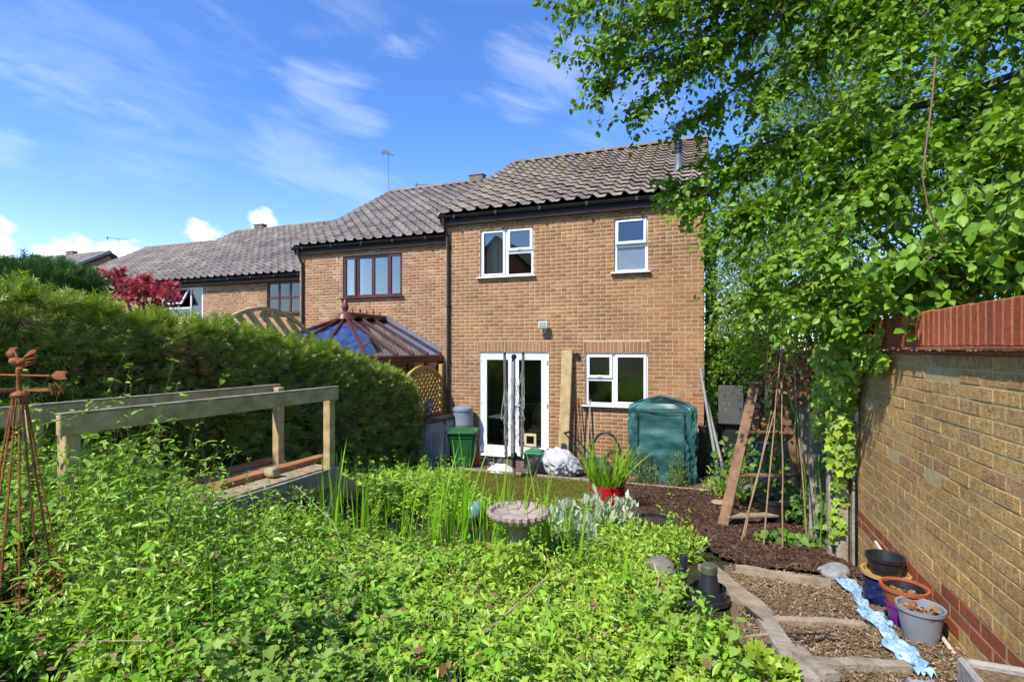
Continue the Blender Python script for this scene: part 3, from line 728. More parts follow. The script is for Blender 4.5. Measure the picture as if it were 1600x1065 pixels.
w2 = V1[1]-V1[0]
blind('roller_blind', V1[0]+.02, V1[0]+.24*w2, V1[2], V1[3], Y2+.3, m_curtain, 'cream blind filling the left light of the brown window')
def roof_vent(house_, x, yr, zr, w=.5):
    mb = MB(); mb.box((x, yr, zr+.10), (w, .26, .22), bevel=.02); mb.box((x, yr, zr+.225), (w+.06, .3, .04), bevel=.01); mb.build('ridge_vent', m_ridge, house_)
roof_vent(house2, at_y(746, 283, 16.14).x, 16.14, 7.95)
Y3, X3L, X3R = 12.9, -19.5, -10.6
house3 = thing('terraced_house', (-15, Y3, 0), 'terrace house left of the brown window house with one white and one brown window', 'house', 'houses of the terrace')
U1 = rect(Y3, 262, 317, 449, 512); U2 = rect(Y3, 416.5, 470, 440, 489)
shell(house3, X3L, X3R, Y3, 4.5, [U1, U2], m_brick2, 22.1, 0)
side_wall(house3, X3L, Y3+.1, 22.1, 0, 4.65, 17.54, 7.5, 12.65, -1, m_brick2, False)
side_wall(house3, X3R, Y3+.1, 22.1, 0, 4.65, 17.54, 7.5, 12.65, 1, m_brick2, False)
make_roof(house3, X3L-.12, X3R-.04, 12.65, 4.65, 17.54, 7.5, m_tile2, 300)
make_gutter(house3, X3L-.1, X3R-.05, 12.63, 4.605); fascia(house3, X3L-.1, X3R-.05, 12.72, 4.52)
rooms(house3, X3L+.3, X3R-.3, Y3, [(2.3, 4.45)], 4)
make_window(house3, *U1, Y3, [(0, .62, .5, 1, True, None, -28), (0, .62, 0, .5, False, None), (.62, 1, 0, 1, True, None)], m_upvc, bars=[('v', (.62, 0, 1)), ('h', (.5, 0, .62))])
make_window(house3, *U2, Y3, [(0, .33, 0, .5, False, None), (0, .33, .5, 1, False, None), (.33, .66, 0, .5, False, None), (.33, .66, .5, 1, False, None), (.66, 1, 0, .5, False, None), (.66, 1, .5, 1, False, None)], m_brown, bars=[('v', (.33, 0, 1)), ('v', (.66, 0, 1)), ('h', (.5, 0, 1))])
blind('roller_blind', U2[0], U2[1], U2[2]+.1, U2[3], Y3+.3, m_curtain, 'cream blind in the brown window nearest the downpipe')
blind('slatted_blind', U1[0]+.64*(U1[1]-U1[0]), U1[1], U1[2], U1[3], Y3+.3, mat('blind_white', (.6, .63, .62), .8, stretch=(.2, .2, 40), scale=3, vary=.2), 'white slatted blind in the right light of the white terrace window')
roof_vent(house3, at_y(407, 357, 17.54).x, 17.54, 7.5)
X4L, X4R = -26.8, -19.7
house4 = thing('terraced_house', (-23, 13.9, 0), 'terrace house roof half hidden by the red maple', 'house', 'houses of the terrace')
shell(house4, X4L, X4R, 13.9, 4.45, [], m_brick2, 23, 0)
make_roof(house4, X4L-.12, X4R-.04, 13.65, 4.62, 18.54, 7.45, m_tile2, 120)
make_gutter(house4, X4L, X4R-.05, 13.63, 4.57)
side_wall(house4, X4L, 14.0, 23, 0, 4.62, 18.54, 7.45, 13.65, -1, m_brick2, False)
house5 = thing('gable_end_house', (-37, 14, 0), 'far house with bare orange brick gable end above the hedge', 'house')
X5R = -30.0
shell(house5, -46, X5R, 14.0, 4.45, [], m_brick2, 23.2, 0)
make_roof(house5, -46, X5R+.1, 13.75, 4.6, 18.65, 7.48, m_tile2, 60)
side_wall(house5, X5R, 14.0, 23.2, 0, 4.6, 18.65, 7.48, 13.75, 1, m_brick2)
for px_ in (112, 55): roof_vent(house5, at_y(px_, 400, 18.65).x, 18.65, 7.48, .6)
def verge_caps():
    me = MB().box((0, 0, 0), (.16, .42, .12), bevel=.03).mesh('verge_cap'); me.materials.append(mat('verge_cap_grey', (.20, .21, .24), .5))
    up = Vector((0, 4.9, 2.88)).normalized(); nn = Vector((0, -up.z, up.y))
    for i in range(12):
        o = bpy.data.objects.new('verge_cap', me); COL.objects.link(o); o.matrix_basis = frame(Vector((X5R+.1, 13.75, 4.6))+up*(.25+i*.46)+nn*.04, (1, 0, 0), up, nn); set_parent(o, house5)
verge_caps()
# aerials
def aerial(p, h, label, span=.9, n=7, rz=0.5):
    t = thing('tv_aerial', p, label, 'aerial', 'aerials on the terrace roofs'); m = mat('aerial_metal', (.25, .25, .26), .4, metal=.6)
    a = MB(); a.tube([p, p+Vector((0, 0, h))], .011, 8); a.build('mast', m, t)
    T = TR(p.x, p.y, p.z+h-.05, rz); b = MB(T); b.tube([(-span/2, 0, 0), (span/2, 0, 0)], .009, 6)
    b.build('boom', m, t)
    for i in range(n):
        e = MB(T); x = -span/2+span*i/(n-1); l = .18-.008*i; e.tube([(x, -l, 0), (x, l, 0)], .006, 5); e.build('element', m, t)
    r = MB(T); r.box((-span/2+.05, 0, 0), (.02, .24, .16)); r.build('reflector', m, t)
p = at_y(199, 405, 19.0); aerial(Vector((p.x, 18.54, 7.40)), at_y(199, 370, 18.54).z-7.40, 'television aerial on a tall mast above the far left roof', 1.0, 8, .9)
p = at_y(607, 300, 16.3); aerial(Vector((p.x, 16.30, 7.85)), at_y(607, 238, 16.3).z-7.85, 'slim aerial mast rising at the left end of the middle roof ridge', .5, 5, 1.35)
p = at_y(672, 290, 17.4); aerial(Vector((p.x, 17.0, 7.3)), at_y(672, 286, 17.0).z-7.3, 'low aerial just showing over the middle roof ridge', .7, 6, .4)

# a gabled brick house behind the camera; the photograph shows it only mirrored in the upper windows
def mirrored_house():
    t = thing('opposite_house', (-12.6, -11, 1.1), 'brick gable house seen only as a reflection in the upper left window', 'house'); z0 = 1.0; x0 = -12.6; y0, y1 = -11, -18
    MB().box((x0, (y0+y1)/2, z0+2.75), (6.4, y0-y1, 5.5)).add([(x0-3.2, y0, z0+5.5), (x0+3.2, y0, z0+5.5), (x0, y0, z0+8.4), (x0-3.2, y1, z0+5.5), (x0+3.2, y1, z0+5.5), (x0, y1, z0+8.4)], [(0, 1, 2), (3, 5, 4), (0, 2, 5, 3), (1, 4, 5, 2)]).build('wall', mat('far_brick', (.45, .17, .09), .9, vary=.2, scale=3), t)
    for s_ in (-1, 1): MB().bar((x0+s_*1.74, y0+.3, z0+6.98), (x0+s_*1.74, y1-.3, z0+6.98), 4.7, .12, up=(s_*.67, 0, .74)).build('roof', m_under, t)
    for x, z in ((x0-1.5, 1.6), (x0+1.5, 1.6), (x0-1.5, 4.2), (x0+1.5, 4.2)):
        w = MB().box((x, y0+.03, z0+z), (1.3, .08, 1.2)).build('window', m_upvc, t); MB().box((x, y0+.08, z0+z), (1.1, .03, 1.0)).build('pane', m_obscure, w)
mirrored_house()
# ================================================================== ground
def ground_mat():
    m = bpy.data.materials.new('garden_soil'); m.use_nodes = True; nt = m.node_tree; N = nt.nodes.new; L = nt.links.new
    b = nt.nodes['Principled BSDF']; b.inputs['Roughness'].default_value = .95; b.inputs['Specular IOR Level'].default_value = .15
    ge = N('ShaderNodeNewGeometry'); n = N('ShaderNodeTexNoise'); n.inputs['Scale'].default_value = 3.2; n.inputs['Detail'].default_value = 9; n.inputs['Roughness'].default_value = .7; L(ge.outputs['Position'], n.inputs['Vector'])
    r = N('ShaderNodeValToRGB'); L(n.outputs[0], r.inputs[0]); e = r.color_ramp.elements
    e[0].position = .3; e[0].color = (.035, .024, .014, 1); e[1].position = .72; e[1].color = (.13, .085, .045, 1); q = e.new(.55); q.color = (.055, .06, .02, 1)
    L(r.outputs[0], b.inputs['Base Color'])
    n2 = N('ShaderNodeTexNoise'); n2.inputs['Scale'].default_value = 45; n2.inputs['Detail'].default_value = 6; L(ge.outputs['Position'], n2.inputs['Vector'])
    bp = N('ShaderNodeBump'); bp.inputs['Strength'].default_value = .8; bp.inputs['Distance'].default_value = .03; L(n2.outputs[0], bp.inputs['Height']); L(bp.outputs[0], b.inputs['Normal'])
    return m
def sheet(name, xs, ys, m, dz=0.0, zf=None, kind='structure', rough=0.0, keep=None):
    X, Yg = np.meshgrid(np.asarray(xs, float), np.asarray(ys, float)); Z = (zf or gz)(X, Yg)+dz
    if rough: Z = Z+rough*(np.sin(X*9.1+Yg*4.3)*np.sin(Yg*7.7-X*3.1)+.6*np.sin(X*23+1)*np.sin(Yg*19))
    V = np.stack([X.ravel(), Yg.ravel(), Z.ravel()], 1); nx, ny = len(xs), len(ys)
    i, j = np.meshgrid(np.arange(nx-1), np.arange(ny-1)); a = (j*nx+i).ravel()
    T = np.concatenate([np.stack([a, a+1, a+nx+1], 1), np.stack([a, a+nx+1, a+nx], 1)])
    if keep is not None:
        c = V[T].mean(1); T = T[keep(c[:, 0], c[:, 1])]
    o = link(name, np_mesh(name, V, T, np.zeros(len(V)), True), m); o['kind'] = kind; return o
fx = np.arange(-9, 5.01, .1); fy = np.arange(-6, 13.01, .1)
sheet('ground', np.concatenate([[-600, -200, -80, -40, -20], fx, [20, 60, 200, 600]]), np.concatenate([[-400, -100, -30], fy, [20, 40, 100, 300, 900]]), ground_mat())
m_water = mat('pond_water', (.012, .016, .012), .06, spec=.6, vary=.3, scale=3)
def pond():
    n = 40; vs = [(POND[0]+1.06*POND[2]*math.cos(2*math.pi*i/n), POND[1]+1.06*POND[3]*math.sin(2*math.pi*i/n), WATER) for i in range(n)]
    o = MB().add(vs, [tuple(range(n))]).build('pond_water', m_water); o['kind'] = 'structure'
pond()
# mossy lawn, bark bed, trodden path, gravel strip against the house
m_moss = mat('moss_lawn', (.10, .11, .02), .95, col2=(.22, .17, .05), scale=9, bump=.9, bscale=70)
sheet('lawn', np.arange(-5.1, -.6, .06), np.arange(5.9, 8.76, .06), m_moss, .018, rough=.012)
m_barkbase = mat('bark_bed', (.045, .022, .014), .95, col2=(.13, .06, .038), scale=30, bump=1, bscale=60)
bark_keep = lambda x, y: (y > 4.62+.0*x) & (x > np.interp(y, [4.6, 5.6, 6.4, 7.0, 9], [.35, -.35, -.9, -1.3, -1.35])+.07*np.sin(y*5))
sheet('bark_bed', np.arange(-1.5, 1.2, .06), np.arange(4.6, 8.76, .06), m_barkbase, .045, rough=.014, keep=bark_keep)
m_path = mat('leaf_litter_path', (.11, .07, .035), .95, col2=(.30, .21, .12), scale=45, bump=1, bscale=90)
sheet('path', np.arange(.15, 1.26, .05), np.arange(-1.0, 4.66, .05), m_path, .012, rough=.01)
m_strip = mat('gravel_strip', (.09, .06, .05), .95, col2=(.22, .17, .14), scale=55, bump=1, bscale=90)
sheet('gravel_strip', np.arange(-9, 1.3, .12), np.arange(8.84, 14.0, .12), m_strip, .012, rough=.006)
# chips, gravel and litter as real pieces
def chips(name, n, area, keep, sizes, m, dz, flat=.35, kind='stuff'):
    x = rng.uniform(area[0], area[1], n*3); y = rng.uniform(area[2], area[3], n*3); k = keep(x, y); x, y = x[k][:n], y[k][:n]; n = len(x)
    pos = np.stack([x, y, gz(x, y)+dz+rng.uniform(0, .018, n)], 1); a = rng.uniform(0, 2*np.pi, n)
    d = np.stack([np.cos(a), np.sin(a), rng.normal(0, flat, n)], 1); nr = np.stack([rng.normal(0, flat, n), rng.normal(0, flat, n), np.ones(n)], 1)
    V = np.array([(-.5, -.2, 0), (.45, -.26, .02), (.5, .16, 0), (-.4, .24, .03), (-.42, -.14, .14), (.36, -.18, .16), (.4, .1, .13), (-.32, .18, .17)]); Fq = [(4, 5, 6, 7), (0, 1, 5, 4), (1, 2, 6, 5), (2, 3, 7, 6), (3, 0, 4, 7)]
    T = tri(V, Fq)[1]
    s = rng.uniform(sizes[0], sizes[1], n); sc = np.stack([s*rng.uniform(.7, 1.5, n), s*rng.uniform(.5, 1.1, n), s*rng.uniform(.5, 1.1, n)], 1)
    o = stuff_obj(name, [scatter((V, T), pos, d, nr, sc, rng.random(n))], m); o['kind'] = kind; return o
m_chip = piece_mat('bark_chip', [(0.043,0.022,0.013),(0.072,0.035,0.020),(0.027,0.015,0.009),(0.115,0.061,0.036),(0.050,0.024,0.015),(0.166,0.102,0.066),(0.061,0.029,0.017)], rough=.8, bump=.2, fine=.2)
o = chips('bark_chips', 17000, (-1.5, 1.15, 4.6, 8.7), bark_keep, (.022, .055), m_chip, .045); tag(o, 'dark red brown bark chips covering the bed by the stepladder', 'bark', kind='stuff')
m_grit = piece_mat('path_grit', [(.22,.14,.07),(.11,.06,.03),(.32,.24,.15),(.17,.09,.04),(.42,.34,.25),(.13,.085,.04),(.25,.16,.07),(.085,.09,.03)], rough=.9, bump=.2, fine=.2)
o = chips('path_gravel', 24000, (.18, 1.25, 1.2, 4.66), lambda x, y: x > .2, (.009, .026), m_grit, .012, .5); tag(o, 'fine tan gravel and leaf litter on the stepped path', 'gravel', kind='stuff')
m_litter = piece_mat('strip_litter', [(.16,.12,.10),(.09,.06,.05),(.28,.23,.19),(.12,.08,.06)], rough=.9)
o = chips('strip_gravel', 7000, (-5.2, 1.1, 8.86, 10.1), lambda x, y: x > -99, (.012, .03), m_litter, .012, .5); tag(o, 'dull brown gravel in the strip against the house wall', 'gravel', kind='stuff')

# ------------------------------------------------------------------ woods
m_green_wood = mat('algae_timber', (.34, .245, .085), .85, col2=(.58, .44, .25), scale=4, stretch=(2, 2, 2), bump=.35, bscale=30, detail=9)
m_grey_wood = mat('weathered_timber', (.20, .165, .12), .85, col2=(.40, .35, .28), scale=7, bump=.5, bscale=35, detail=9)
m_dry_wood = mat('dry_timber', (.25, .15, .08), .85, col2=(.40, .27, .16), scale=6, bump=.4, bscale=35, detail=9)
m_red_plank = mat('orange_plank', (.26, .10, .04), .8, col2=(.42, .20, .09), scale=5, bump=.4, bscale=35, detail=9)
m_yel_wood = mat('yellow_timber', (.38, .23, .055), .8, col2=(.48, .32, .10), scale=6, bump=.3, bscale=40)
m_lad_wood = mat('ladder_timber', (.16, .085, .045), .8, col2=(.29, .17, .095), scale=8, bump=.4, bscale=40, detail=8)
m_pale_wood = mat('pale_timber', (.22, .165, .105), .85, col2=(.40, .32, .23), scale=8, bump=.4, bscale=40, detail=8)

# ------------------------------------------------------------------ right-hand garden wall
XW, YWE = 1.25, 5.27
m_wb = piece_mat('garden_wall_brick', [(0.512,0.307,0.107),(0.453,0.264,0.110),(0.542,0.331,0.113),(0.424,0.243,0.118),(0.523,0.319,0.107),(0.463,0.273,0.121),(0.561,0.349,0.128),(0.483,0.298,0.104)], rough=.95, bump=.9, bscale=130, fine=.30, spots=[((.42,.36,.26), 60, .66), ((.14,.10,.085), 90, .64)])
m_redb = piece_mat('red_band_brick', [(.30,.085,.038),(.34,.10,.045),(.26,.07,.034),(.36,.12,.055)], rough=.85, bump=.3)
m_wmort = mat('garden_mortar', (.46, .36, .17), .95, vary=.2, scale=20)
def garden_wall():
    w = thing('garden_wall', (XW+.12, 2, .3), 'tan brick garden wall with red brick bands and red coping', 'wall')
    M = frame((XW, YWE, 0), (0, -1, 0), (1, 0, 0), (0, 0, 1)); L_ = 7.2; z0 = .245; zt = z0+27*.075
    body = MB(M); body.box((L_/2, .002+.105, (z0-.3+zt)/2), (L_, .21, zt-z0+.3)); b = body.build('wall_core', m_wmort, w)
    us = YWE-3.56                                   # where the band steps up a course
    bk = face_bricks(0, L_, z0, zt, []); red = []; tan = []
    for q in bk:
        c = round((q[1]-z0-.0375)/.075); r = (c in (7, 8) and q[0] < us+(0 if c == 8 else .11)) or (c in (8, 9) and q[0] >= us-(.05 if c == 9 else 0))
        (red if r else tan).append(q)
    vis = lambda p: p.y > 2.2 and p.z > gz_flat(p.y)
    lay_bricks(b, M, tan, m_wb, 300, vis, ch=.0022); lay_bricks(b, M, red, m_redb, 200, vis, name='red_brick', ch=.0022)
    bx = face_bricks(0, L_, z0, zt, [])             # the far face of the wall
    lay_bricks(b, frame((XW+.224, YWE-L_, 0), (0, 1, 0), (-1, 0, 0), (0, 0, 1)), bx, m_wb, 0)
    # two thin creasing courses
    for i, (pr, zz) in enumerate(((.028, zt+.011), (.044, zt+.031))):
        n = int(L_/.24); me = MB().box((0, 0, 0), (.232, .224+2*pr, .016), bevel=.003).mesh('creasing_tile'); me.materials.append(m_redb)
        for k in range(n):
            o = bpy.data.objects.new('creasing_tile', me); COL.objects.link(o); o.matrix_basis = M @ Matrix.Translation((.12+k*.24+(.1 if i else 0), .112, zz)); set_parent(o, w)
    # brick-on-end coping
    n = int(L_/.075); me = MB().box((0, 0, 0), (.066, .215, .215), bevel=.006).mesh('coping_brick'); me.materials.append(piece_mat('coping_red_brick', [(.36,.10,.045),(.41,.125,.055),(.31,.085,.04),(.44,.15,.07)], rough=.8, bump=.3, spots=[((.30,.24,.2), 30, .7)]))
    mc = MB(M); mc.box((L_/2, .112, zt+.04+.09), (L_, .20, .19)); mc.build('coping_mortar', mat('coping_mortar', (.52, .40, .28), .95), w)
    for k in range(n):
        o = bpy.data.objects.new('coping_brick', me); COL.objects.link(o)
        o.matrix_basis = M @ Matrix.LocRotScale(Vector((.0375+k*.075, .112, zt+.042+.1075+random.uniform(-.003, .003))), Matrix.Rotation(random.uniform(-.012, .012), 3, 'Y'), Vector((1, 1, 1))); set_parent(o, w)
garden_wall()
# ------------------------------------------------------------------ weathered fence beyond the wall
def side_fence():
    f = thing('board_fence', (1.15, 7, .2), 'weathered grey board fence running on from the garden wall', 'fence')
    x = 1.21; y = 5.30; i = 0
    while y < 9.9:
        w = random.uniform(.115, .135); h = 1.74 if y < 6.2 else 1.78+random.uniform(-.02, .02)
        b = MB(); zb = gz_flat(y)-.05; b.box((x+random.uniform(-.006, .006), y, (zb+h)/2), (.02, w-.008, h-zb), bevel=.003); b.build('board', m_grey_wood, f); y += w
    for yy in (5.33, 7.1, 8.9):
        p = MB(); p.box((x-.07, yy, .88), (.09, .09, 1.85), bevel=.006); p.build('post', m_grey_wood, f)
    for zz in (.75, 1.55):
        r = MB(); r.bar((x+.035, 5.4, zz), (x+.035, 9.8, zz), .05, .07); r.build('rail', m_grey_wood, f)
side_fence()
for (px_, Y_, w_, h_, rz_, lab) in ((1314, 5.42, .21, 1.42, .12, 'wide weathered grey sleeper standing upright at the wall end'), (1282, 6.05, .20, 1.35, -.1, 'cracked grey sleeper standing behind the climber by the fence')):
    q = at_y(px_, 700, Y_); o = MB().box((0, 0, h_/2), (w_, .07, h_), None, .008).build('upright_sleeper', m_grey_wood); o.location = (q.x, Y_, gz_flat(Y_)-.02); o.rotation_euler = (R(-2), 0, rz_); tag(o, lab, 'sleeper')
# ------------------------------------------------------------------ timber edges, risers and loose boards by the path
def flat_board(name, pa, pb, w, t, m, label, cat, za=None, zb=None, wob=.02, dz=.0, nseg=8):
    """an old board lying on the ground between two ground points, edges a little eaten"""
    pa, pb = Vector(pa), Vector(pb); d = (pb-pa); l = d.length; s = Vector((-d.y, d.x, 0)).normalized(); vs = []; fs = []
    for i in range(nseg+1):
        p = pa+d*(i/nseg); 
        wl = w/2*(1+random.uniform(-wob, wob)*4); wr = w/2*(1+random.uniform(-wob, wob)*4); h = t*(1+random.uniform(-.1, .1))
        vs += [p-s*wl+Vector((0, 0, dz)), p+s*wr+Vector((0, 0, dz)), p+s*wr*.94+Vector((0, 0, h+dz)), p-s*wl*.94+Vector((0, 0, h+dz))]
    for i in range(nseg):
        a = 4*i; b = a+4
        for j in range(4): fs.append((a+j, a+(j+1) % 4, b+(j+1) % 4, b+j))
    fs += [(0, 3, 2, 1), (4*nseg, 4*nseg+1, 4*nseg+2, 4*nseg+3)]
    o = MB().add(vs, fs).build(name, m); return tag(o, label, cat)
G = on_ground
def GP(px, py, dz=0): p = G(px, py); return Vector((p.x, p.y, p.z+dz))
flat_board('timber_riser', GP(1150, 898), GP(1298, 922), .07, .075, m_pale_wood, 'pale round edged timber between bark bed and path', 'timber')
flat_board('timber_riser', GP(1205, 976), GP(1352, 984), .06, .045, m_pale_wood, 'split grey timber crossing the middle of the path', 'timber')
flat_board('timber_riser', GP(1278, 1046), GP(1420, 1052), .06, .05, m_grey_wood, 'cracked grey timber across the near end of the path', 'timber', wob=.05)
flat_board('path_edge_plank', GP(1105, 890), GP(1190, 965), .15, .045, m_pale_wood, 'wide weathered plank edging the path beside the black filter', 'plank', wob=.03)
flat_board('path_edge_plank', GP(1188, 966), GP(1262, 1075), .10, .05, m_grey_wood, 'long grey plank edging the path nearest the camera', 'plank', wob=.03)
flat_board('broken_plank', GP(1238, 1030), GP(1300, 1075), .07, .04, m_grey_wood, 'broken grey plank end leaning at the path edge', 'plank', wob=.05, dz=.03)
o = MB().tube([GP(1372, 972, .03), GP(1400, 1035, .02)], .012, 8).build('garden_stick', m_dry_wood, None, True); tag(o, 'straight brown stick lying on the blue plastic sheet', 'stick')
o = MB().tube([GP(1226, 975, -.02), GP(1226, 962, .05)], .012, 8).build('peg', mat('rusty_peg', (.12, .05, .03), .8), None, True); tag(o, 'short rusty peg standing by the middle path timber', 'peg')
# dark forked twig on the path
def twig():
    pts = [GP(1165, 962, .05), GP(1195, 985, .04), GP(1225, 998, .03), GP(1262, 1010, .025), GP(1290, 1005, .03), GP(1315, 1007, .02)]
    o = MB().tube(pts, [.011, .010, .010, .009, .006, .003], 6).tube([pts[2], GP(1262, 998, .03), GP(1290, 1000, .04), GP(1308, 1003, .03)], [.007, .006, .004, .002], 6).tube([pts[1], GP(1190, 988, .03), GP(1212, 986, .03)], [.006, .004, .002], 6).build('fallen_branch', mat('twig_dark', (.03, .022, .018), .8), None, True)
    tag(o, 'dark forked fallen branch lying across the path', 'branch')
twig()
# house edging boards
te = thing('timber_edging', (-2.5, 8.8, 0), 'thin timber edging board between the lawn and gravel strip', 'edging')
for a, b in ((-6.2, -4.35), (-4.33, -2.0), (-1.98, .15)):
    mb = MB(); mb.bar((a, 8.80+random.uniform(-.02, .02), .03), (b, 8.80+random.uniform(-.02, .02), .025), .03, .10, bevel=.005); mb.build('edging_board', m_grey_wood, te)

# ------------------------------------------------------------------ deck over the pond corner
def deck():
    D = thing('garden_deck', (-3.9, 3.6, .5), 'raised timber deck with long handrails, green with algae, in front of the hedge', 'deck')
    zr, zd = 1.89, 1.02
    fr = [at_z(90, 648, zr), at_z(527, 604, zr)]; rr = [at_z(437, 601, zr), at_z(-60, 643, zr)]
    f0, f1 = Vector((fr[0].x, fr[0].y, zr)), Vector((fr[1].x, fr[1].y, zr)); r1, r0 = Vector((rr[0].x, rr[0].y, zr)), Vector((rr[1].x, rr[1].y, zr))
    for (a, b) in ((f0, f1), (r0, r1)):
        d = (b-a).normalized()
        o = MB().bar(a-Vector((0, 0, .067)), b-Vector((0, 0, .067)), .045, .134, bevel=.006).build('handrail', m_green_wood, D)
        MB().bar(a+Vector((0, 0, .004)), b+Vector((0, 0, .004)), .058, .012, bevel=.003).build('rail_cap', m_grey_wood, o)
    df = (f1-f0).normalized(); dr = (r1-r0).normalized(); sf = Vector((df.y, -df.x, 0)); 
    posts = [f0+df*.10, f1-df*.045, r1-dr*.09, r0+dr*.35]
    for i, p in enumerate(posts):
        q = p+ (Vector((-sf.x, -sf.y, 0))*-.0)
        side = -1 if i < 2 else 1
        q = p - sf*.07*(1 if i < 2 else -1)
        MB().box((0, 0, 0), (.09, .09, zr-.02-(.3)), TR(q.x, q.y, (zr-.02+.3)/2, math.atan2(df.y, df.x)), .006).build('post', m_green_wood, D)
    # deck boards run across the deck
    n = 21; ext0, ext1 = -.02, 1.0
    for i in range(n):
        t = (i+.5)/n; a = f0.lerp(f1, t)-sf*.10; b = r0.lerp(r1, .12+.88*t)+Vector((dr.y, -dr.x, 0))*.02
        a.z = zd-.014; b.z = zd-.014
        w = (f1-f0).length/n-.008
        MB().bar(a, b, w*.98, .028, bevel=.004).build('deck_board', m_pale_wood if i % 3 else m_dry_wood, D)
    fa, fb = f0-sf*.03, f1-sf*.03
    for zz, h, m in ((zd-.065, .13, m_grey_wood), (zd-.17, .055, m_green_wood)):
        a, b = Vector((fa.x, fa.y, zz)), Vector((fb.x, fb.y, zz)); MB().bar(a, b, .035, h, bevel=.004).build('fascia_board', m, D)
    ea, eb = f1+df*.03, r1+dr*.03
    MB().bar(Vector((ea.x, ea.y, zd-.08)), Vector((eb.x, eb.y, zd-.08)), .03, .15, bevel=.004).build('fascia_board', m_green_wood, D)
    # lattice skirt, slat by slat
    zlo, zhi = .50, zd-.20; L_ = (fb-fa).length; k = 0; s = 0.0
    while s < L_-.02:
        for sg in (-1, 1):
            s0 = s; s1 = s+sg*(zhi-zlo)*.9
            za, zb_ = zlo, zhi
            if s1 > L_: zb_ = zlo+(zhi-zlo)*(L_-s0)/(s1-s0); s1 = L_
            if s1 < 0: zb_ = zlo+(zhi-zlo)*(s0/(s0-s1)); s1 = 0
            a = fa+df*s0; b = fa+df*s1; off = sf*(.006*sg)
            MB().bar(Vector((a.x, a.y, za))+off, Vector((b.x, b.y, zb_))+off, .008, .024, up=sf.cross(df)).build('lattice_slat', m_green_wood, D)
        s += .15
    MB().bar(Vector((fa.x, fa.y, .48)), Vector((fb.x, fb.y, .48)), .03, .045).build('lattice_rail', m_green_wood, D)
    # step stringer past the end post
    e = f1+df*.09-sf*.07
    MB().bar(Vector((e.x, e.y, .82)), Vector((e.x, e.y, .62))+df*.32, .03, .2, bevel=.004).build('stringer', m_green_wood, D)
    # loose plank and stone on top
    pa, pb = at_z(335, 760, zd+.03), at_z(507, 713, zd+.03)
    o = MB().bar(pa, pb, .13, .055, bevel=.006).build('loose_plank', m_red_plank); tag(o, 'orange brown loose plank lying along the deck', 'plank')
    pa, pb = at_z(262, 762, zd+.022), at_z(430, 716, zd+.022)
    o = MB().bar(pa, pb, .16, .04, bevel=.006).build('loose_plank', m_red_plank); tag(o, 'flat brown board on the hedge side of the deck', 'plank')
    p = at_z(425, 746, zd); stone('stone_block', (p.x, p.y, zd+.055), (.075, .065, .058), 'squarish mossy stone block sitting on the deck edge', mat('stone_tan', (.30, .24, .13), .95, col2=(.48, .40, .26), scale=14, bump=.6, bscale=60), 3, square=.6)
def stone(name, c, s, label, m, seed=0, square=.0, cat='stone'):
    import bmesh
    bm = bmesh.new(); bmesh.ops.create_icosphere(bm, subdivisions=3, radius=1); rs = random.Random(seed)
    ph = [rs.uniform(0, 6) for _ in range(6)]
    for v in bm.verts:
        p = v.co.copy()
        if square: 
            mx = max(abs(p.x), abs(p.y), abs(p.z)); p = p.lerp(p/mx*.82, square)
        k = 1+.08*math.sin(3*p.x+ph[0])*math.sin(4*p.y+ph[1])+.07*math.sin(5*p.z+ph[2]+2*p.x)+.03*math.sin(11*p.x+ph[3])*math.sin(9*p.y+7*p.z+ph[4])
        v.co = Vector((p.x*k*s[0], p.y*k*s[1], p.z*k*s[2]))
    me = bpy.data.meshes.new(name); bm.to_mesh(me); bm.free(); me.polygons.foreach_set('use_smooth', [True]*len(me.polygons))
    o = link(name, me, m); o.location = c; o.rotation_euler = (0, 0, rs.uniform(0, 3)); return tag(o, label, cat)
deck()
# deck litter
m_dead = leaf_mat('dead_leaf', [(.22,.10,.04),(.32,.19,.09),(.15,.065,.03),(.42,.30,.18)], .15, .8, .1)

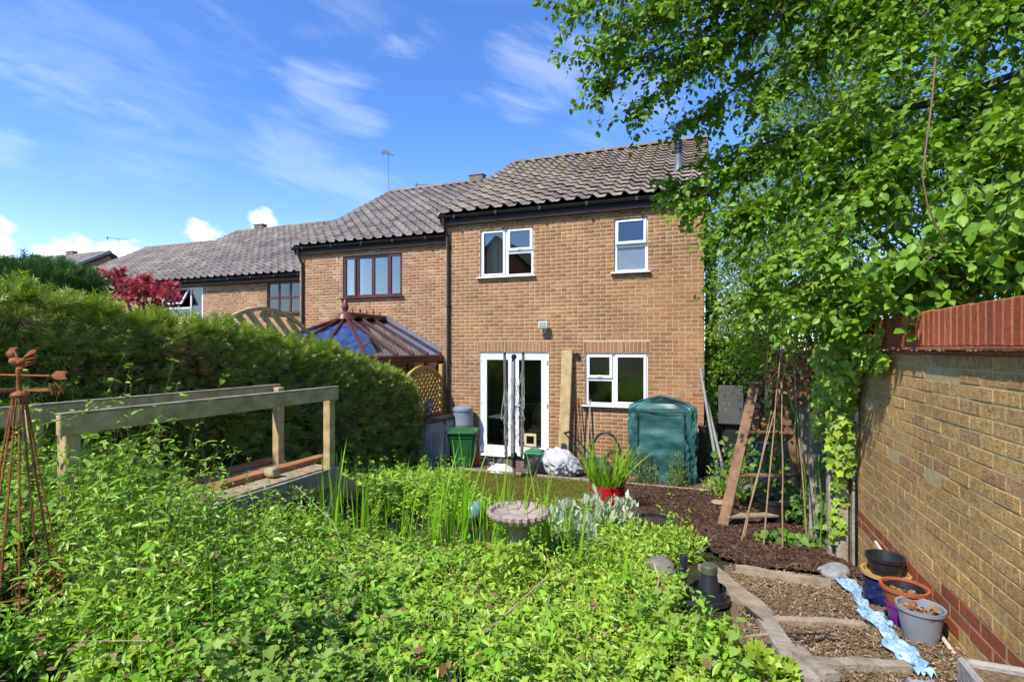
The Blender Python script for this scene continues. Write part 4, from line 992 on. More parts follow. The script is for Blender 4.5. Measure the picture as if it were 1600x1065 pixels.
# ------------------------------------------------------------------ rusty weather vane on a wire obelisk
def weather_vane():
    m = mat('rust', (.20, .065, .022), .8, col2=(.38, .15, .055), scale=25, bump=.4, bscale=90, spec=.25)
    c = at_d(30, 617, 2.45); g = gz_flat(c.y); k = 2.45/812
    t = thing('weather_vane', (c.x, c.y, g), 'rusty rooster weather vane on top of a wire garden obelisk', 'weather vane')
    n = 14; H = c.z-g
    for i in range(n):
        a = 2*math.pi*i/n; r0, r1 = .022, .16
        q = MB(); q.tube([(c.x+r0*math.cos(a), c.y+r0*math.sin(a), c.z), (c.x+(r0+.05)*math.cos(a), c.y+(r0+.05)*math.sin(a), c.z-H*.33), (c.x+r1*math.cos(a), c.y+r1*math.sin(a), c.z-H*.82), (c.x+r1*1.1*math.cos(a), c.y+r1*1.1*math.sin(a), g-.02)], .0042, 6)
        w = q.build('rod', m, t, True)
        # scroll at the foot of each rod
        s = MB(); pts = []
        for j in range(14):
            th = j/13*4.4; rr = .006+.0065*th; pts.append((c.x+(r1*.95+.0)*math.cos(a)+rr*math.cos(th)*-math.sin(a), c.y+(r1*.95)*math.sin(a)+rr*math.cos(th)*math.cos(a), c.z-H*.74+rr*math.sin(th)))
        s.tube(pts, .0035, 5); s.build('scroll', m, w, True)
    for zf, rr in ((.5, .095), (.80, .158)):
        s = MB(); s.tube([(c.x+rr*math.cos(2*math.pi*j/28), c.y+rr*math.sin(2*math.pi*j/28), c.z-H*zf) for j in range(29)], .004, 5, False); s.build('hoop', m, t, True)
    s = MB(TR(c.x, c.y, c.z)); s.lathe([(.028, -.012), (.034, 0), (.028, .012), (.012, .02), (.0095, .10), (.013, .105), (.013, .125), (.008, .13)], 14); s.build('spindle', m, t, True)
    U = Vector((0, 0, 1)); RX = RT; T = frame(c, RX, U, RX.cross(U))           # local x along the picture, y up
    # arrow
    ya = (617-585)*k
    s = MB(T); s.tube([(-.16, ya, 0), (.145, ya-.006, 0)], .005, 6); ar = s.build('arrow', m, t, True)
    f = MB(T); x0 = (80-30)*k; f.prism([(x0, ya-.004), (x0+.022, ya+.018), (x0+.078, ya+.016), (x0+.064, ya-.002), (x0+.078, ya-.022), (x0+.018, ya-.022)], .003); f.build('arrow_tail', m, ar)
    f = MB(T); f.prism([(-.21, ya), (-.15, ya+.03), (-.16, ya), (-.15, ya-.03)], .003); f.build('arrow_head', m, ar)
    # compass arms and letters
    yb = (617-609)*k
    def letter(o, ax, name):
        S = .026; L_ = {'W': [(-1, 1), (-.5, -1), (0, .6), (.5, -1), (1, 1)], 'E': [(1, 1), (-.7, 1), (-.7, 0), (.6, 0), (-.7, 0), (-.7, -1), (1, -1)], 'N': [(-.8, -1), (-.8, 1), (.8, -1), (.8, 1)],
            'S': [(.7, .75), (.2, 1.05), (-.5, .95), (-.75, .5), (-.4, .12), (.3, -.1), (.75, -.45), (.55, -.95), (-.1, -1.1), (-.75, -.8)]}[name]
        q = MB(); q.tube([o+ax*(x*S)+U*(y*S) for x, y in L_], .0042, 6); return q
    for ang, name in ((0.12, 'W'), (math.pi+.12, 'E'), (-math.pi/2-.45, 'S'), (math.pi/2-.45, 'N')):
        dv = RX*math.cos(ang)+FW*math.sin(ang); e = c+U*yb+dv*.13
        q = MB(); q.bar(c+U*yb, e, .004, .016); arm = q.build('compass_arm', m, t)
        letter(e+dv*.026, dv if name in 'WE' else RX, name).build('compass_letter', m, arm, True)
    # rooster
    kz = .1408*k*1.04
    def Z(x, y): return ((x-245)*kz, (617-583)*k*1.0+(375-y)*kz)
    out = [(108,155),(122,142),(140,128),(146,98),(160,114),(178,90),(192,112),(214,88),(226,104),(206,132),(226,165),(240,206),(268,216),(294,212),(320,178),(352,140),(392,120),(430,124),(428,148),(404,160),(428,178),(402,194),(428,212),(396,226),(426,244),(386,258),(402,276),(358,286),(312,302),(276,322),(268,372),(284,384),(206,384),(240,366),(230,320),(190,297),(152,252),(145,206),(134,190),(122,186),(122,168)]
    rb = MB(T); rb.prism([Z(*p) for p in out], .010)
    for (x, y, a, b, ro) in ((205, 246, 66, 50, -.35), (172, 176, 36, 50, .5), (280, 250, 60, 36, .45), (365, 190, 62, 16, .55), (372, 225, 52, 13, .3), (366, 258, 44, 11, .12)):
        px_, py_ = Z(x, y); vs = []; ns, nr = 14, 7
        for i in range(nr+1):
            ph = math.pi*i/nr-math.pi/2
            for j in range(ns):
                th = 2*math.pi*j/ns; u = math.cos(ph)*math.cos(th)*a*kz; v = math.cos(ph)*math.sin(th)*b*kz; w = math.sin(ph)*.020
                vs.append((px_+u*math.cos(ro)-v*math.sin(ro), py_+u*math.sin(ro)+v*math.cos(ro), w))
        rb.add(vs, [(i*ns+j, i*ns+(j+1) % ns, (i+1)*ns+(j+1) % ns, (i+1)*ns+j) for i in range(nr) for j in range(ns)])
    rb.build('rooster', m, t, False)
weather_vane()

# ------------------------------------------------------------------ trellis panels
def arch_panel(t, P, dv, w, z0, zc, rise, m, gap=.11, slat=.04, double=True, center=False):
    """arched trellis in a vertical plane: P left foot, dv unit direction"""
    U = Vector((0, 0, 1)); nv = dv.cross(U); X0 = .045; arc = lambda s: zc+rise*(1-((s-w/2)/(w/2))**2)
    for s in (0, w): MB().bar(P+dv*s+U*z0, P+dv*s+U*(zc+.03), .045, .045, up=nv).build('frame_post', m, t)
    MB().bar(P+U*z0, P+dv*w+U*z0, .045, .045).build('frame_rail', m, t)
    pts = [P+dv*(w*i/16)+U*arc(w*i/16) for i in range(17)]
    a = MB()
    vs = []
    for i, p in enumerate(pts):
        for q in ((-.024, -.03), (.024, -.03), (.024, .03), (-.024, .03)): vs.append(p+nv*q[0]+U*q[1])
    a.add(vs, [(4*i+j, 4*i+(j+1) % 4, 4*i+4+(j+1) % 4, 4*i+4+j) for i in range(16) for j in range(4)]+[(0, 3, 2, 1), (64, 65, 66, 67)]); a.build('arch_rail', m, t)
    if center: MB().bar(P+dv*(w/2)+U*z0, P+dv*(w/2)+U*(zc+rise), .04, .04, up=nv).build('frame_post', m, t)
    H = zc+rise-z0
    for sg in (1, -1):
        s = -H
        while s < w+H:
            # line s(z)=s+sg*(z-z0); clip to panel
            pts_ = []
            for i in range(41):
                z = z0+H*i/40; u = s+sg*(z-z0)
                if 0 < u < w and z < arc(u): pts_.append((u, z))
            if len(pts_) > 2:
                (u0, za), (u1, zb) = pts_[0], pts_[-1]
                MB().bar(P+dv*u0+U*za+nv*(.008*sg), P+dv*u1+U*zb+nv*(.008*sg), .012, slat, up=nv.cross((dv*sg+U).normalized())).build('slat', m, t)
            s += gap*1.414
        if not double: break
def trellises():
    t = thing('trellis_panel', (-5.36, 9.4, 0), 'honey coloured arched lattice panel beside the house downpipe', 'trellis')
    P = Vector((-5.36, 10.06, 0)); arch_panel(t, P, Vector((0, -1, 0)), 1.55, .55, 1.66, .28, m_yel_wood, .11, .045)
    b = MB(); b.box((-5.36, 10.06, .95), (.09, .09, 2.05), bevel=.005); b.build('post', m_yel_wood, t)
    b = MB(); b.box((-5.40, 9.28, .28), (.02, 1.5, .5)); b.build('gravel_board', m_green_wood, t)
    t = thing('trellis_panel', (-6.25, 6.1, 0), 'big grey green arched fan trellis showing above the hedge', 'trellis')
    P = Vector((-6.28, 7.2, 0)); dv = Vector((0, -1, 0)); arch_panel(t, P, dv, 2.1, .6, 2.46, .45, m_green_wood, .17, .10, False, True)
trellises()

# ------------------------------------------------------------------ conservatory of the neighbours
def conservatory():
    t = thing('conservatory', (-7.8, 10, 0), 'brown framed conservatory with hipped glass roof tinted for reflected sky and crested ridge', 'conservatory')
    xr, zr, yf, yw = -7.8, 3.04, 9.98, Y2-.01; xe0, xe1, ze, ye = -9.5, -6.12, 2.16, 8.42
    mg = glass_mat('conservatory_glass', (.12, .2, .34), 1.5, .18, (.55, .75, 1))  # blue of the reflected sky is put into the tint and gloss colour
    A_, B_ = Vector((xr, yf, zr)), Vector((xr, yw, zr))
    E = {'rf': Vector((xe1, ye, ze)), 'rb': Vector((xe1, yw, ze)), 'lf': Vector((xe0, ye, ze)), 'lb': Vector((xe0, yw, ze))}
    def panel(a, b, c, d=None):
        q = [a, b, c] + ([d] if d else []); n = (q[1]-q[0]).cross(q[2]-q[0]).normalized(); MB().add(q+[v-n*.012 for v in q], [tuple(range(len(q))), tuple(range(len(q), 2*len(q)))[::-1]]+[(i, (i+1) % len(q), len(q)+(i+1) % len(q), len(q)+i) for i in range(len(q))]).build('roof_pane', mg, t)
    def rib(a, b, w=.055): MB().bar(a+Vector((0, 0, .025)), b+Vector((0, 0, .025)), w, .05, bevel=.008).build('rafter', m_brown, t)
    for side, (f, b_) in (('r', ('rf', 'rb')), ('l', ('lf', 'lb'))):
        n = 4; tops = [A_]+[A_.lerp(B_, i/3) for i in range(0, 4)]; bots = [E[f]]+[E[f].lerp(E[b_], .36+.64*i/3) for i in range(4)]
        panel(A_, bots[0], bots[1]); rib(A_, bots[1])
        for i in range(1, 4): panel(tops[i], bots[i], bots[i+1], tops[i+1]); rib(tops[i+1], bots[i+1])
    rib(A_, E['rf'], .075); rib(A_, E['lf'], .075)
    fr = [E['lf'].lerp(E['rf'], i/3) for i in range(4)]
    for i in range(3): panel(A_, fr[i], fr[i+1])
    rib(A_, fr[1]); rib(A_, fr[2])
    for a, b in ((E['lf'], E['rf']), (E['rf'], E['rb']), (E['lf'], E['lb'])):
        MB().bar(a+Vector((0, 0, -.09)), b+Vector((0, 0, -.09)), .13, .17, bevel=.015).build('eaves_beam', m_brown, t)
    MB().bar(A_+Vector((0, -.08, .07)), B_+Vector((0, 0, .07)), .17, .10, bevel=.02).build('ridge_beam', mat('ridge_brown', (.16, .045, .03), .4), t)
    MB().lathe([(.22, -.05), (.16, .06), (.05, .10), (.045, .14), (.075, .19), (.08, .24), (.05, .33), (.012, .42), (0, .43)], 18, TR(xr, yf-.03, zr)).build('finial', mat('finial_brown', (.16, .045, .03), .4), t, True)
    for i in range(5):
        y = yf+.25+i*.27; big = i % 2
        MB().lathe([(.02, .10), (.014, .15), (.03, .18) if big else (.02, .17), (.008, .25 if big else .22), (0, .27 if big else .23)], 10, TR(xr, y, zr)).build('cresting', m_brown, t, True)
    # stepped lead flashing up the house wall
    st = MB(); n = 12
    for sgn, xe in ((1, xe1), (-1, xe0)):
        for i in range(n):
            xa = xr+(xe-xr)*i/n; xb = xr+(xe-xr)*(i+1)/n; z0 = zr+(ze-zr)*(i+1)/n; z1 = zr+(ze-zr)*i/n+.12
            st.box(((xa+xb)/2, Y2-.006, (z0+z1)/2), (abs(xb-xa)-.004, .008, z1-z0))
    st.build('lead_flashing', m_lead, t)
    # walls under the eaves: brown posts, dwarf wall, glazing
    for a, b in ((E['lf'], E['rf']), (E['rf'], E['rb']), (E['lf'], E['lb'])):
        d = b-a; n = 4
        for i in range(n+1):
            p = a+d*(i/n); MB().box((p.x, p.y, 1.0), (.07, .07, 2.0)).build('mullion', m_brown, t)
        c = (a+b)/2; dx = abs(d.x) or .18; dy = abs(d.y) or .18
        MB().box((c.x, c.y, .3), (dx+.05, dy+.05, .6)).build('dwarf_wall', m_brick2, t)
        MB().box((c.x, c.y, 1.33), (max(dx if d.x else .01, .01), max(dy if d.y else .01, .01), 1.45)).build('side_pane', m_glass, t)
conservatory()

# ------------------------------------------------------------------ things standing along the house
m_grey_pl = mat('grey_plastic', (.33, .35, .38), .5, vary=.1, scale=4)
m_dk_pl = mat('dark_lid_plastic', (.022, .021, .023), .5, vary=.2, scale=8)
m_bin = mat('bin_green', (.012, .10, .028), .42, spec=.45, vary=.12, scale=4, bump=.08, bscale=200)
def box_store():
    ang = R(8); O = Vector((-5.26, 9.40, 0.02)); T = Matrix.Translation(O) @ Matrix.Rotation(-ang, 4, 'Z')
    t = thing('storage_box', O, 'grey plastic garden storage box with black lid beside the hedge', 'storage box')
    W_, D_, H_ = .68, 1.12, .84          # x width, y length, height
    MB(T).box((0, 0, H_/2), (W_, D_, H_), bevel=.015).build('body', m_grey_pl, t)
    for i in range(2):                   # doors on the long +x face
        y = -D_/2+.04+(i+.5)*(D_-.08)/2
        d = MB(T).box((W_/2+.008, y, H_/2), (.02, (D_-.1)/2, H_-.08), bevel=.006).build('door', m_grey_pl, t)
        for k in range(5): MB(T).box((W_/2+.021, y-.2+k*.1, H_/2-.06), (.010, .075, H_-.26), bevel=.004).build('door_rib', m_grey_pl, d)
    for k in range(4): MB(T).box((-.24+k*.16, -D_/2-.003, H_/2-.03), (.12, .012, H_-.16), bevel=.004).build('side_rib', m_grey_pl, t)
    l = MB(T).box((0, 0, H_+.03), (W_+.07, D_+.07, .055), bevel=.018); l.box((0, 0, H_+.06), (W_-.05, D_-.05, .03), bevel=.012); l.build('lid', m_dk_pl, t)
    MB(T).box((W_/2+.04, 0, H_-.03), (.02, .05, .11), bevel=.006).build('latch', m_dk_pl, t)
    # litter on the lid
    n = 260; x = rng.uniform(-.3, .3, n); y = rng.uniform(-.5, .5, n); P = np.array([T @ Vector((a, b, H_+.078)) for a, b in zip(x, y)])
    V = np.array([(-.5, -.3, 0), (.5, -.3, .1), (.5, .3, 0), (-.5, .3, .1)]); a = rng.uniform(0, 6.3, n)
    o = stuff_obj('leaf_litter', [scatter((V, np.array([(0, 1, 2), (0, 2, 3)])), P, np.stack([np.cos(a), np.sin(a), 0*a], 1), np.stack([0*a, 0*a, 1+0*a], 1), rng.uniform(.01, .028, n), rng.random(n))], m_dead); tag(o, 'brown leaf litter on the storage box lid', 'leaves', kind='stuff')
    # cross-foot parasol base leaning on the lid
    pb = thing('parasol_base', T @ Vector((-.12, -.12, H_+.075)), 'dark grey ribbed parasol base leaning on the storage box lid', 'parasol base')
    c = T @ Vector((-.10, -.05, H_+.075+.165)); K = frame(c, (RT*.985+FW*.17).normalized(), (FW*.35+Vector((0, 0, 1))*.93).normalized(), RT.cross(Vector((0, 0, 1)))*.93+Vector((0,0,.35)))
    mp = mat('parasol_grey', (.10, .12, .15), .45)
    r = MB(K)
    out = [(.20*math.cos(2*math.pi*i/4+.785), .20*math.sin(2*math.pi*i/4+.785)) for i in range(4)]
    for i in range(4):
        a, b = out[i], out[(i+1) % 4]; r.bar((*a, 0), (*b, 0), .03, .03); r.bar((0, 0, 0), (*a, 0), .02, .04); r.bar((0, 0, 0), ((a[0]+b[0])/2, (a[1]+b[1])/2, 0), .02, .04)
    r.build('foot_frame', mp, pb)
    MB(K).lathe([(.055, -.03), (.075, -.03), (.075, .06), (.055, .06), (.055, -.03)], 20).build('socket', mp, pb, True)
box_store()
def wheelie_bin():
    c = Vector((-4.40, 9.16, .02)); t = thing('wheelie_bin', c, 'small dark green wheelie bin standing beside the storage box', 'bin')
    T = Matrix.Translation(c) @ Matrix.Rotation(R(17), 4, 'Z'); w0, w1, d0, d1, h = .44, .53, .42, .50, .66
    def loft(secs):
        vs = []; 
        for (w, d, z) in secs:
            b = .05
            for sx, sy in ((-1, -1), (1, -1), (1, 1), (-1, 1)):
                p = [(sx*(w/2-b), sy*d/2), (sx*w/2, sy*(d/2-b))]
                if sx*sy < 0: p = p
                else: p = p[::-1]
                vs += [(q[0], q[1], z) for q in p]
        n = 8; k = len(secs); fs = [(i*n+j, i*n+(j+1) % n, (i+1)*n+(j+1) % n, (i+1)*n+j) for i in range(k-1) for j in range(n)]+[tuple(range(n))[::-1], tuple((k-1)*n+j for j in range(n))]
        return vs, fs
    MB(T).add(*loft([(w0, d0, .05), (w1-.02, d1-.02, h-.08), (w1+.02, d1+.02, h-.07), (w1+.02, d1+.02, h)])).build('body', m_bin, t)
    MB(T).add(*loft([(w1+.07, d1+.09, h+.004), (w1+.08, d1+.10, h+.03), (w1+.02, d1+.04, h+.055), (w1-.14, d1-.14, h+.085)])).build('lid', m_bin, t)
    MB(T).tube([(-.2, d1/2+.05, h+.0), (.2, d1/2+.05, h+.0)], .016, 8).build('handle', m_bin, t, True)
    for s in (-1, 1):
        w = MB(T); w.tube([(s*.19-.025, d0/2, .10), (s*.19+.025, d0/2, .10)], .10, 18); w.build('wheel', m_black, t, True)
    for k in range(3): MB(T).box((-.13+k*.13, -d1/2+.02, .4), (.012, .02, .3)).build('rib', m_bin, t)
wheelie_bin()
def water_butt():
    c = Vector((-4.74, 9.86, .01)); m = mat('butt_grey_blue', (.17, .20, .24), .4)
    t = thing('water_butt', c, 'grey plastic water butt with domed lid behind the storage box', 'water butt')
    MB(TR(*c)).lathe([(.17, 0), (.20, .1), (.205, .35), (.215, .37), (.215, .40), (.205, .42), (.21, .68), (.22, .70), (.22, .73), (.21, .75), (.195, 1.02)], 28).build('barrel', m, t, True)
    MB(TR(*c)).lathe([(.21, 1.0), (.215, 1.04), (.20, 1.07), (.10, 1.105), (0, 1.11)], 28).build('lid', mat('butt_lid', (.22, .25, .30), .35), t, True)
    d = MB(TR(*c)); d.tube([(.12, -.15, .16), (.15, -.21, .16)], .015, 8); d.build('tap', m_black, t, True)
water_butt()
def spade(p_top, p_bot, label, m_handle, blade=True, name='spade'):
    t = thing(name, p_bot, label, name.replace('_', ' ')); p_top, p_bot = Vector(p_top), Vector(p_bot); d = (p_bot-p_top).normalized()
    MB().tube([p_top, p_bot-d*.26], .016, 8).build('shaft', m_handle, t, True)
    s = Vector((1, 0, 0))
    g = MB(); g.tube([p_top-s*.055-d*.03, p_top+s*.055-d*.03], .014, 8); g.tube([p_top+d*.04, p_top-s*.05-d*.03], .009, 6); g.tube([p_top+d*.04, p_top+s*.05-d*.03], .009, 6); g.build('grip', m_black, t, True)
    mm = mat('tool_steel', (.10, .09, .085), .5, metal=.5)
    if blade:
        b = MB(frame(p_bot-d*.14, s, d, s.cross(d))); b.prism([(-.09, -.13), (.09, -.13), (.095, .06), (.06, .12), (0, .14), (-.06, .12), (-.095, .06)], .006); b.build('blade', mm, t)
    else:
        b = MB(); b.tube([p_bot-d*.27-s*.08, p_bot-d*.27+s*.08], .009, 6); b.build('cross_bar', mm, t, True)
        for k in range(4):
            q = MB(); x = s*(-.078+.052*k); q.tube([p_bot-d*.27+x, p_bot-d*.1+x, p_bot+x], [.007, .006, .002], 6); q.build('tine', mm, t, True)
a = at_y(733, 660, Y1-.06); spade((a.x, Y1-.06, .92), (a.x-.02, Y1-.22, .03), 'long handled spade leaning on the wall by the water butt', m_dry_wood)
# red lantern pot with dome
def lantern():
    p = G(742, 722); c = Vector((p.x, 9.42, .02)); p = at_y(742, 700, 9.42); c.x = p.x; t = thing('domed_pot', c, 'small orange red pot under a clear dome beside the bin', 'pot')
    MB(TR(*c)).lathe([(.15, 0), (.17, .012), (.17, .03), (.15, .03)], 24).build('saucer', mat('terracotta', (.35, .13, .06), .8), t, True)
    MB(TR(*c)).lathe([(.09, .03), (.115, .20), (.125, .20), (.125, .24), (.11, .24), (.105, .20)], 24).build('pot', mat('pot_orange', (.55, .08, .02), .5), t, True)
    MB(TR(*c)).lathe([(.118, .235), (.118, .38), (.10, .46), (.06, .51), (0, .525)], 24).build('dome', glass_mat('clear_dome', (.85, .88, .86), 1.0, .35), t, True)
    MB(TR(*c)).lathe([(.10, .22), (.05, .27), (0, .28)], 16).build('compost', mat('compost', (.05, .035, .02), .95, bump=1, bscale=60), t, True)
lantern()
# white ribbed metal dish
def ribbed_dish():
    p = at_y(782, 728, 9.02); c = Vector((p.x, 9.02, .03)); m = mat('white_enamel', (.72, .73, .74), .35, vary=.08, scale=8)
    t = thing('ribbed_metal_shade', c, 'white fluted metal cone with grey stub by the patio door step', 'metal shade')
    n = 48; vs = []; prof = [(.245, .0), (.25, .012), (.20, .06), (.12, .11), (.065, .14)]
    MB(TR(*c)).lathe(prof, n, None, lambda t_, i: 1+(.035 if i < 4 else 0)*(1 if int(t_/(2*math.pi)*n+.5) % 4 < 2 else -1)).build('cone', m, t, False)
    MB(TR(*c)).lathe([(.055, .13), (.055, .215), (.045, .22)], 18).build('stub', mat('stub_grey', (.12, .12, .11), .6), t, True)
    MB(TR(*c)).tube([(-.16, -.02, .09), (-.20, -.04, .14), (-.15, -.06, .16), (-.11, -.05, .125)], .006, 6).build('loop', m, t, True)
ribbed_dish()
# folded rotary airer
def airer():
    p = G(803, 748); c = Vector((p.x, p.y, 0.0)); gzv = gz_flat(c.y); ztop = EYE-(553-HY)/F*((c.y)*math.cos(A)-c.x*math.sin(A))
    t = thing('rotary_airer', (c.x, c.y, gzv), 'folded rotary clothes airer standing on its pole in front of the patio door', 'clothes airer')
    ma = mat('airer_alloy', (.28, .29, .29), .45, metal=.3, vary=.1); mo = mat('airer_olive', (.15, .145, .10), .5)
    MB().tube([(c.x, c.y, gzv-.1), (c.x, c.y, gzv+.24)], .026, 12).build('ground_spike', mat('spike_olive', (.20, .16, .08), .6), t, True)
    MB().tube([(c.x, c.y, gzv+.2), (c.x, c.y, .50)], .033, 12).build('sleeve', m_black, t, True)
    MB().tube([(c.x, c.y, .4), (c.x, c.y, ztop-.06)], .022, 12).build('mast', ma, t, True)
    MB(TR(c.x, c.y, ztop-.09)).lathe([(.03, 0), (.045, .02), (.045, .07), (.02, .09)], 14).build('top_hub', m_black, t, True)
    h = MB(TR(c.x, c.y, .40)).lathe([(.035, 0), (.055, .02), (.055, .09), (.035, .11)], 14).build('lower_hub', m_black, t, True)
    ends = []
    for i, a in enumerate((math.pi+.25, -.25+.0, -math.pi/2-.2, math.pi/2)):
        dv = RT*math.cos(a)+FW*math.sin(a); b0 = Vector((c.x, c.y, .46))+dv*.14; b1 = Vector((c.x, c.y, ztop-(.02 if i < 2 else .12)))+dv*(.165 if i < 2 else .07)
        arm = MB().bar(b0, b1, .075 if i < 2 else .055, .04, up=dv, bevel=.006).build('arm', mo if i < 2 else ma, t)
        MB().bar(b1-Vector((0, 0, .03)), b1+Vector((0, 0, .05)), .05, .04, up=dv, bevel=.012).build('arm_cap', m_black, arm)
        e = MB(); e.tube([Vector((c.x, c.y, .43))+dv*.04, b0-Vector((0, 0, .03)), b0+Vector((0, 0, .06))], .026, 10); e.build('elbow', m_black, arm, True)
        ends.append((b0, b1, dv))
    # slack lines
    lm = mat('airer_line', (.42, .42, .40), .6)
    for j in range(36):
        f = (j % 18)/17; 
        (a0, a1, da), (b0_, b1_, db) = ends[j % 4], ends[(j+1) % 4 if j % 3 else (j+2) % 4]
        A0 = a0.lerp(a1, .10+.86*f); B0 = b0_.lerp(b1_, .12+.84*f); sag = .18+.55*f
        out = (da+db)*.5; 
        if out.length < .2: out = da
        pts = []
        for s in range(9):
            u = s/8; q = A0.lerp(B0, u)-Vector((0, 0, sag*4*u*(1-u)))+out*(.10*math.sin(math.pi*u))+da*(.05*math.sin(math.pi*u)*(.4+abs(math.sin(j*1.7))))+Vector((0, 0, .25*(j//18)*math.sin(math.pi*u))); q.z = max(q.z, .47); pts.append(q)
        MB().tube(pts, .0042, 4, False).build('line', lm, t, True)
airer()
# green topped tool box
def tool_box():
    p = at_y(836, 725, 9.55); c = Vector((p.x, 9.55, .02)); t = thing('tool_crate', c, 'black crate with green lid below the patio door', 'crate'); g = mat('lid_green', (.02, .20, .07), .4)
    MB().box((c.x, c.y, c.z+.13), (.36, .3, .26), bevel=.012).build('body', m_black, t)
    MB().box((c.x, c.y, c.z+.285), (.40, .33, .06), bevel=.02).box((c.x, c.y, c.z+.325), (.30, .2, .03), bevel=.01).build('lid', g, t)
    MB().tube([(c.x-.08, c.y, c.z+.335), (c.x-.07, c.y, c.z+.375), (c.x+.07, c.y, c.z+.375), (c.x+.08, c.y, c.z+.335)], .012, 8).build('handle', g, t, True)
tool_box()
# white sack with a cord
def sack():
    p = at_y(880, 738, 9.12); import bmesh
    bm = bmesh.new(); bmesh.ops.create_icosphere(bm, subdivisions=5, radius=1)
    for v in bm.verts:
        q = v.co.copy(); q.x = math.copysign(abs(q.x)**.85, q.x)
        h = .27*(1-.16*q.x); z = q.z*h+h*.75
        x = q.x*.36+(.05 if q.z > 0 else 0)*-1; y = q.y*.24
        cr = .020*math.sin(9*q.x+5*q.z+2*math.sin(4*q.y))*math.sin(6*q.z+3*q.x)+.008*math.sin(17*q.x-11*q.z+3*math.sin(7*q.y))+.003*math.sin(31*q.x+23*q.z)
        n = q.normalized(); v.co = Vector((x, y, z))+n*cr
        if v.co.x > .12: v.co.z *= 1-.9*(v.co.x-.12)
        v.co.z = max(v.co.z, 0)
    me = bpy.data.meshes.new('rubble_sack'); bm.to_mesh(me); bm.free(); me.polygons.foreach_set('use_smooth', [True]*len(me.polygons))
    o = link('rubble_sack', me, mat('sack_white', (.50, .51, .54), .55, vary=.08, scale=6, bump=.3, bscale=25)); o.location = (p.x, 9.14, .02); o.rotation_euler = (0, 0, R(14)); tag(o, 'big crumpled white plastic sack on the gravel by the lawn edge', 'sack')
    w = Vector((p.x+.10, 8.90, .02)); pts = [(-.02, -.02, .30), (-.06, -.04, .26), (-.12, -.05, .20), (-.16, -.05, .16), (-.11, -.055, .15), (-.09, -.05, .20), (-.05, -.05, .17), (-.13, -.06, .08)]
    k = MB(TR(*w)).tube(pts, .008, 6).tube([(-.02, -.02, .30), (.02, -.04, .22), (.06, -.06, .16), (.14, -.06, .12), (.2, -.03, .10)], .008, 6).tube([(-.05, -.05, .2), (-.02, -.055, .14), (-.01, -.05, .24)], .007, 6).build('cord', m_black, None, True)
    tag(k, 'black looped cord lying over the white sack', 'cord')
sack()
# tall sleeper leaning on the wall
a0 = at_y(885, 547, Y1-.1); o = MB().bar((a0.x-.02, Y1-.28, .02), (a0.x+.02, Y1-.075, 2.27), .21, .10, up=(0, -1, .1), bevel=.008).build('timber_post', m_green_wood); tag(o, 'tall green grey timber post leaning upright on the house wall', 'post')
for i, (pxa, pxb, zt, lab) in enumerate(((898, 896, 1.40, 'thin rusty rod leaning on the wall nearest the timber post'), (903, 901, 1.35, 'thin brown cane leaning on the wall between the rods'), (908, 905, 1.28, 'thin grey cane leaning on the wall nearest the fork'))):
    a = at_y(pxa, 620, Y1-.02); b = at_y(pxb, 700, Y1-.25); o = MB().tube([(a.x, Y1-.012, zt), (b.x, Y1-.25, .02)], .011, 6).build('leaning_cane', m_lad_wood, None, True); tag(o, lab, 'cane')
a = at_y(917, 640, Y1-.03); spade((a.x, Y1-.03, 1.18), (a.x-.01, Y1-.3, .02), 'black digging fork leaning on the wall under the window', m_black, False, 'garden_fork')
a = at_y(914, 660, Y1-.08); o = MB().bar((a.x+.10, Y1-.03, 1.30), (a.x+.07, Y1-.3, .02), .03, .02).build('leaning_batten', m_grey_wood); tag(o, 'slim grey batten leaning on the wall under the kitchen window', 'batten')
# lawn mower handle and body behind the red pot
def mower():
    base = at_y(938, 730, 9.25); c = Vector((base.x, 9.25, .02)); t = thing('push_mower', c, 'black lawn mower with folded handle behind the red pot', 'mower')
    b = MB(TR(c.x, c.y, .02, R(20))); b.box((0, 0, .16), (.42, .36, .16), bevel=.06); b.box((.02, 0, .27), (.24, .22, .12), bevel=.05); b.build('deck', mat('mower_green', (.04, .09, .06), .45), t)
    for sx in (-1, 1):
        for sy in (-1, 1): MB(TR(c.x, c.y, .02, R(20))).tube([(sx*.17, sy*.19-.02, .08), (sx*.17, sy*.19+.02, .08)], .08, 16).build('wheel', m_black, t, True)
    top = at_y(885, 676, 9.05)
    for s in (-1, 1):
        o_ = Vector((.015, .16, 0))*s; MB().tube([Vector((c.x-.06, c.y, .2))+o_, Vector((top.x, 9.12, top.z))+o_*.75], .013, 8).build('handle_tube', m_black, t, True)
    MB().tube([Vector((top.x, 9.12, top.z))+Vector((.012, .13, 0)), Vector((top.x, 9.12, top.z))-Vector((.012, .13, 0))], .02, 8).build('grip', m_black, t, True)
mower()
# black hose hoop against the wall
def hose():
    l, r_, m_ = at_y(921, 700, 9.75), at_y(971, 700, 9.75), at_y(945, 676, 9.75); w = (r_.x-l.x)/2; cx = (l.x+r_.x)/2; hz = m_.z-.05
    pts = [(cx+w*math.cos(t), 9.75+.06*math.sin(t), .05+hz*max(0, math.sin(t))**.8) for t in [math.pi*i/20 for i in range(21)]]
    o = MB().tube([(cx+w*.9, 9.6, .04)]+pts[0:]+[(cx-w*.8, 9.55, .04)], .024, 10).build('garden_hose', m_black, None, True); tag(o, 'thick black hose arching against the wall behind the grass pot', 'hose')
hose()
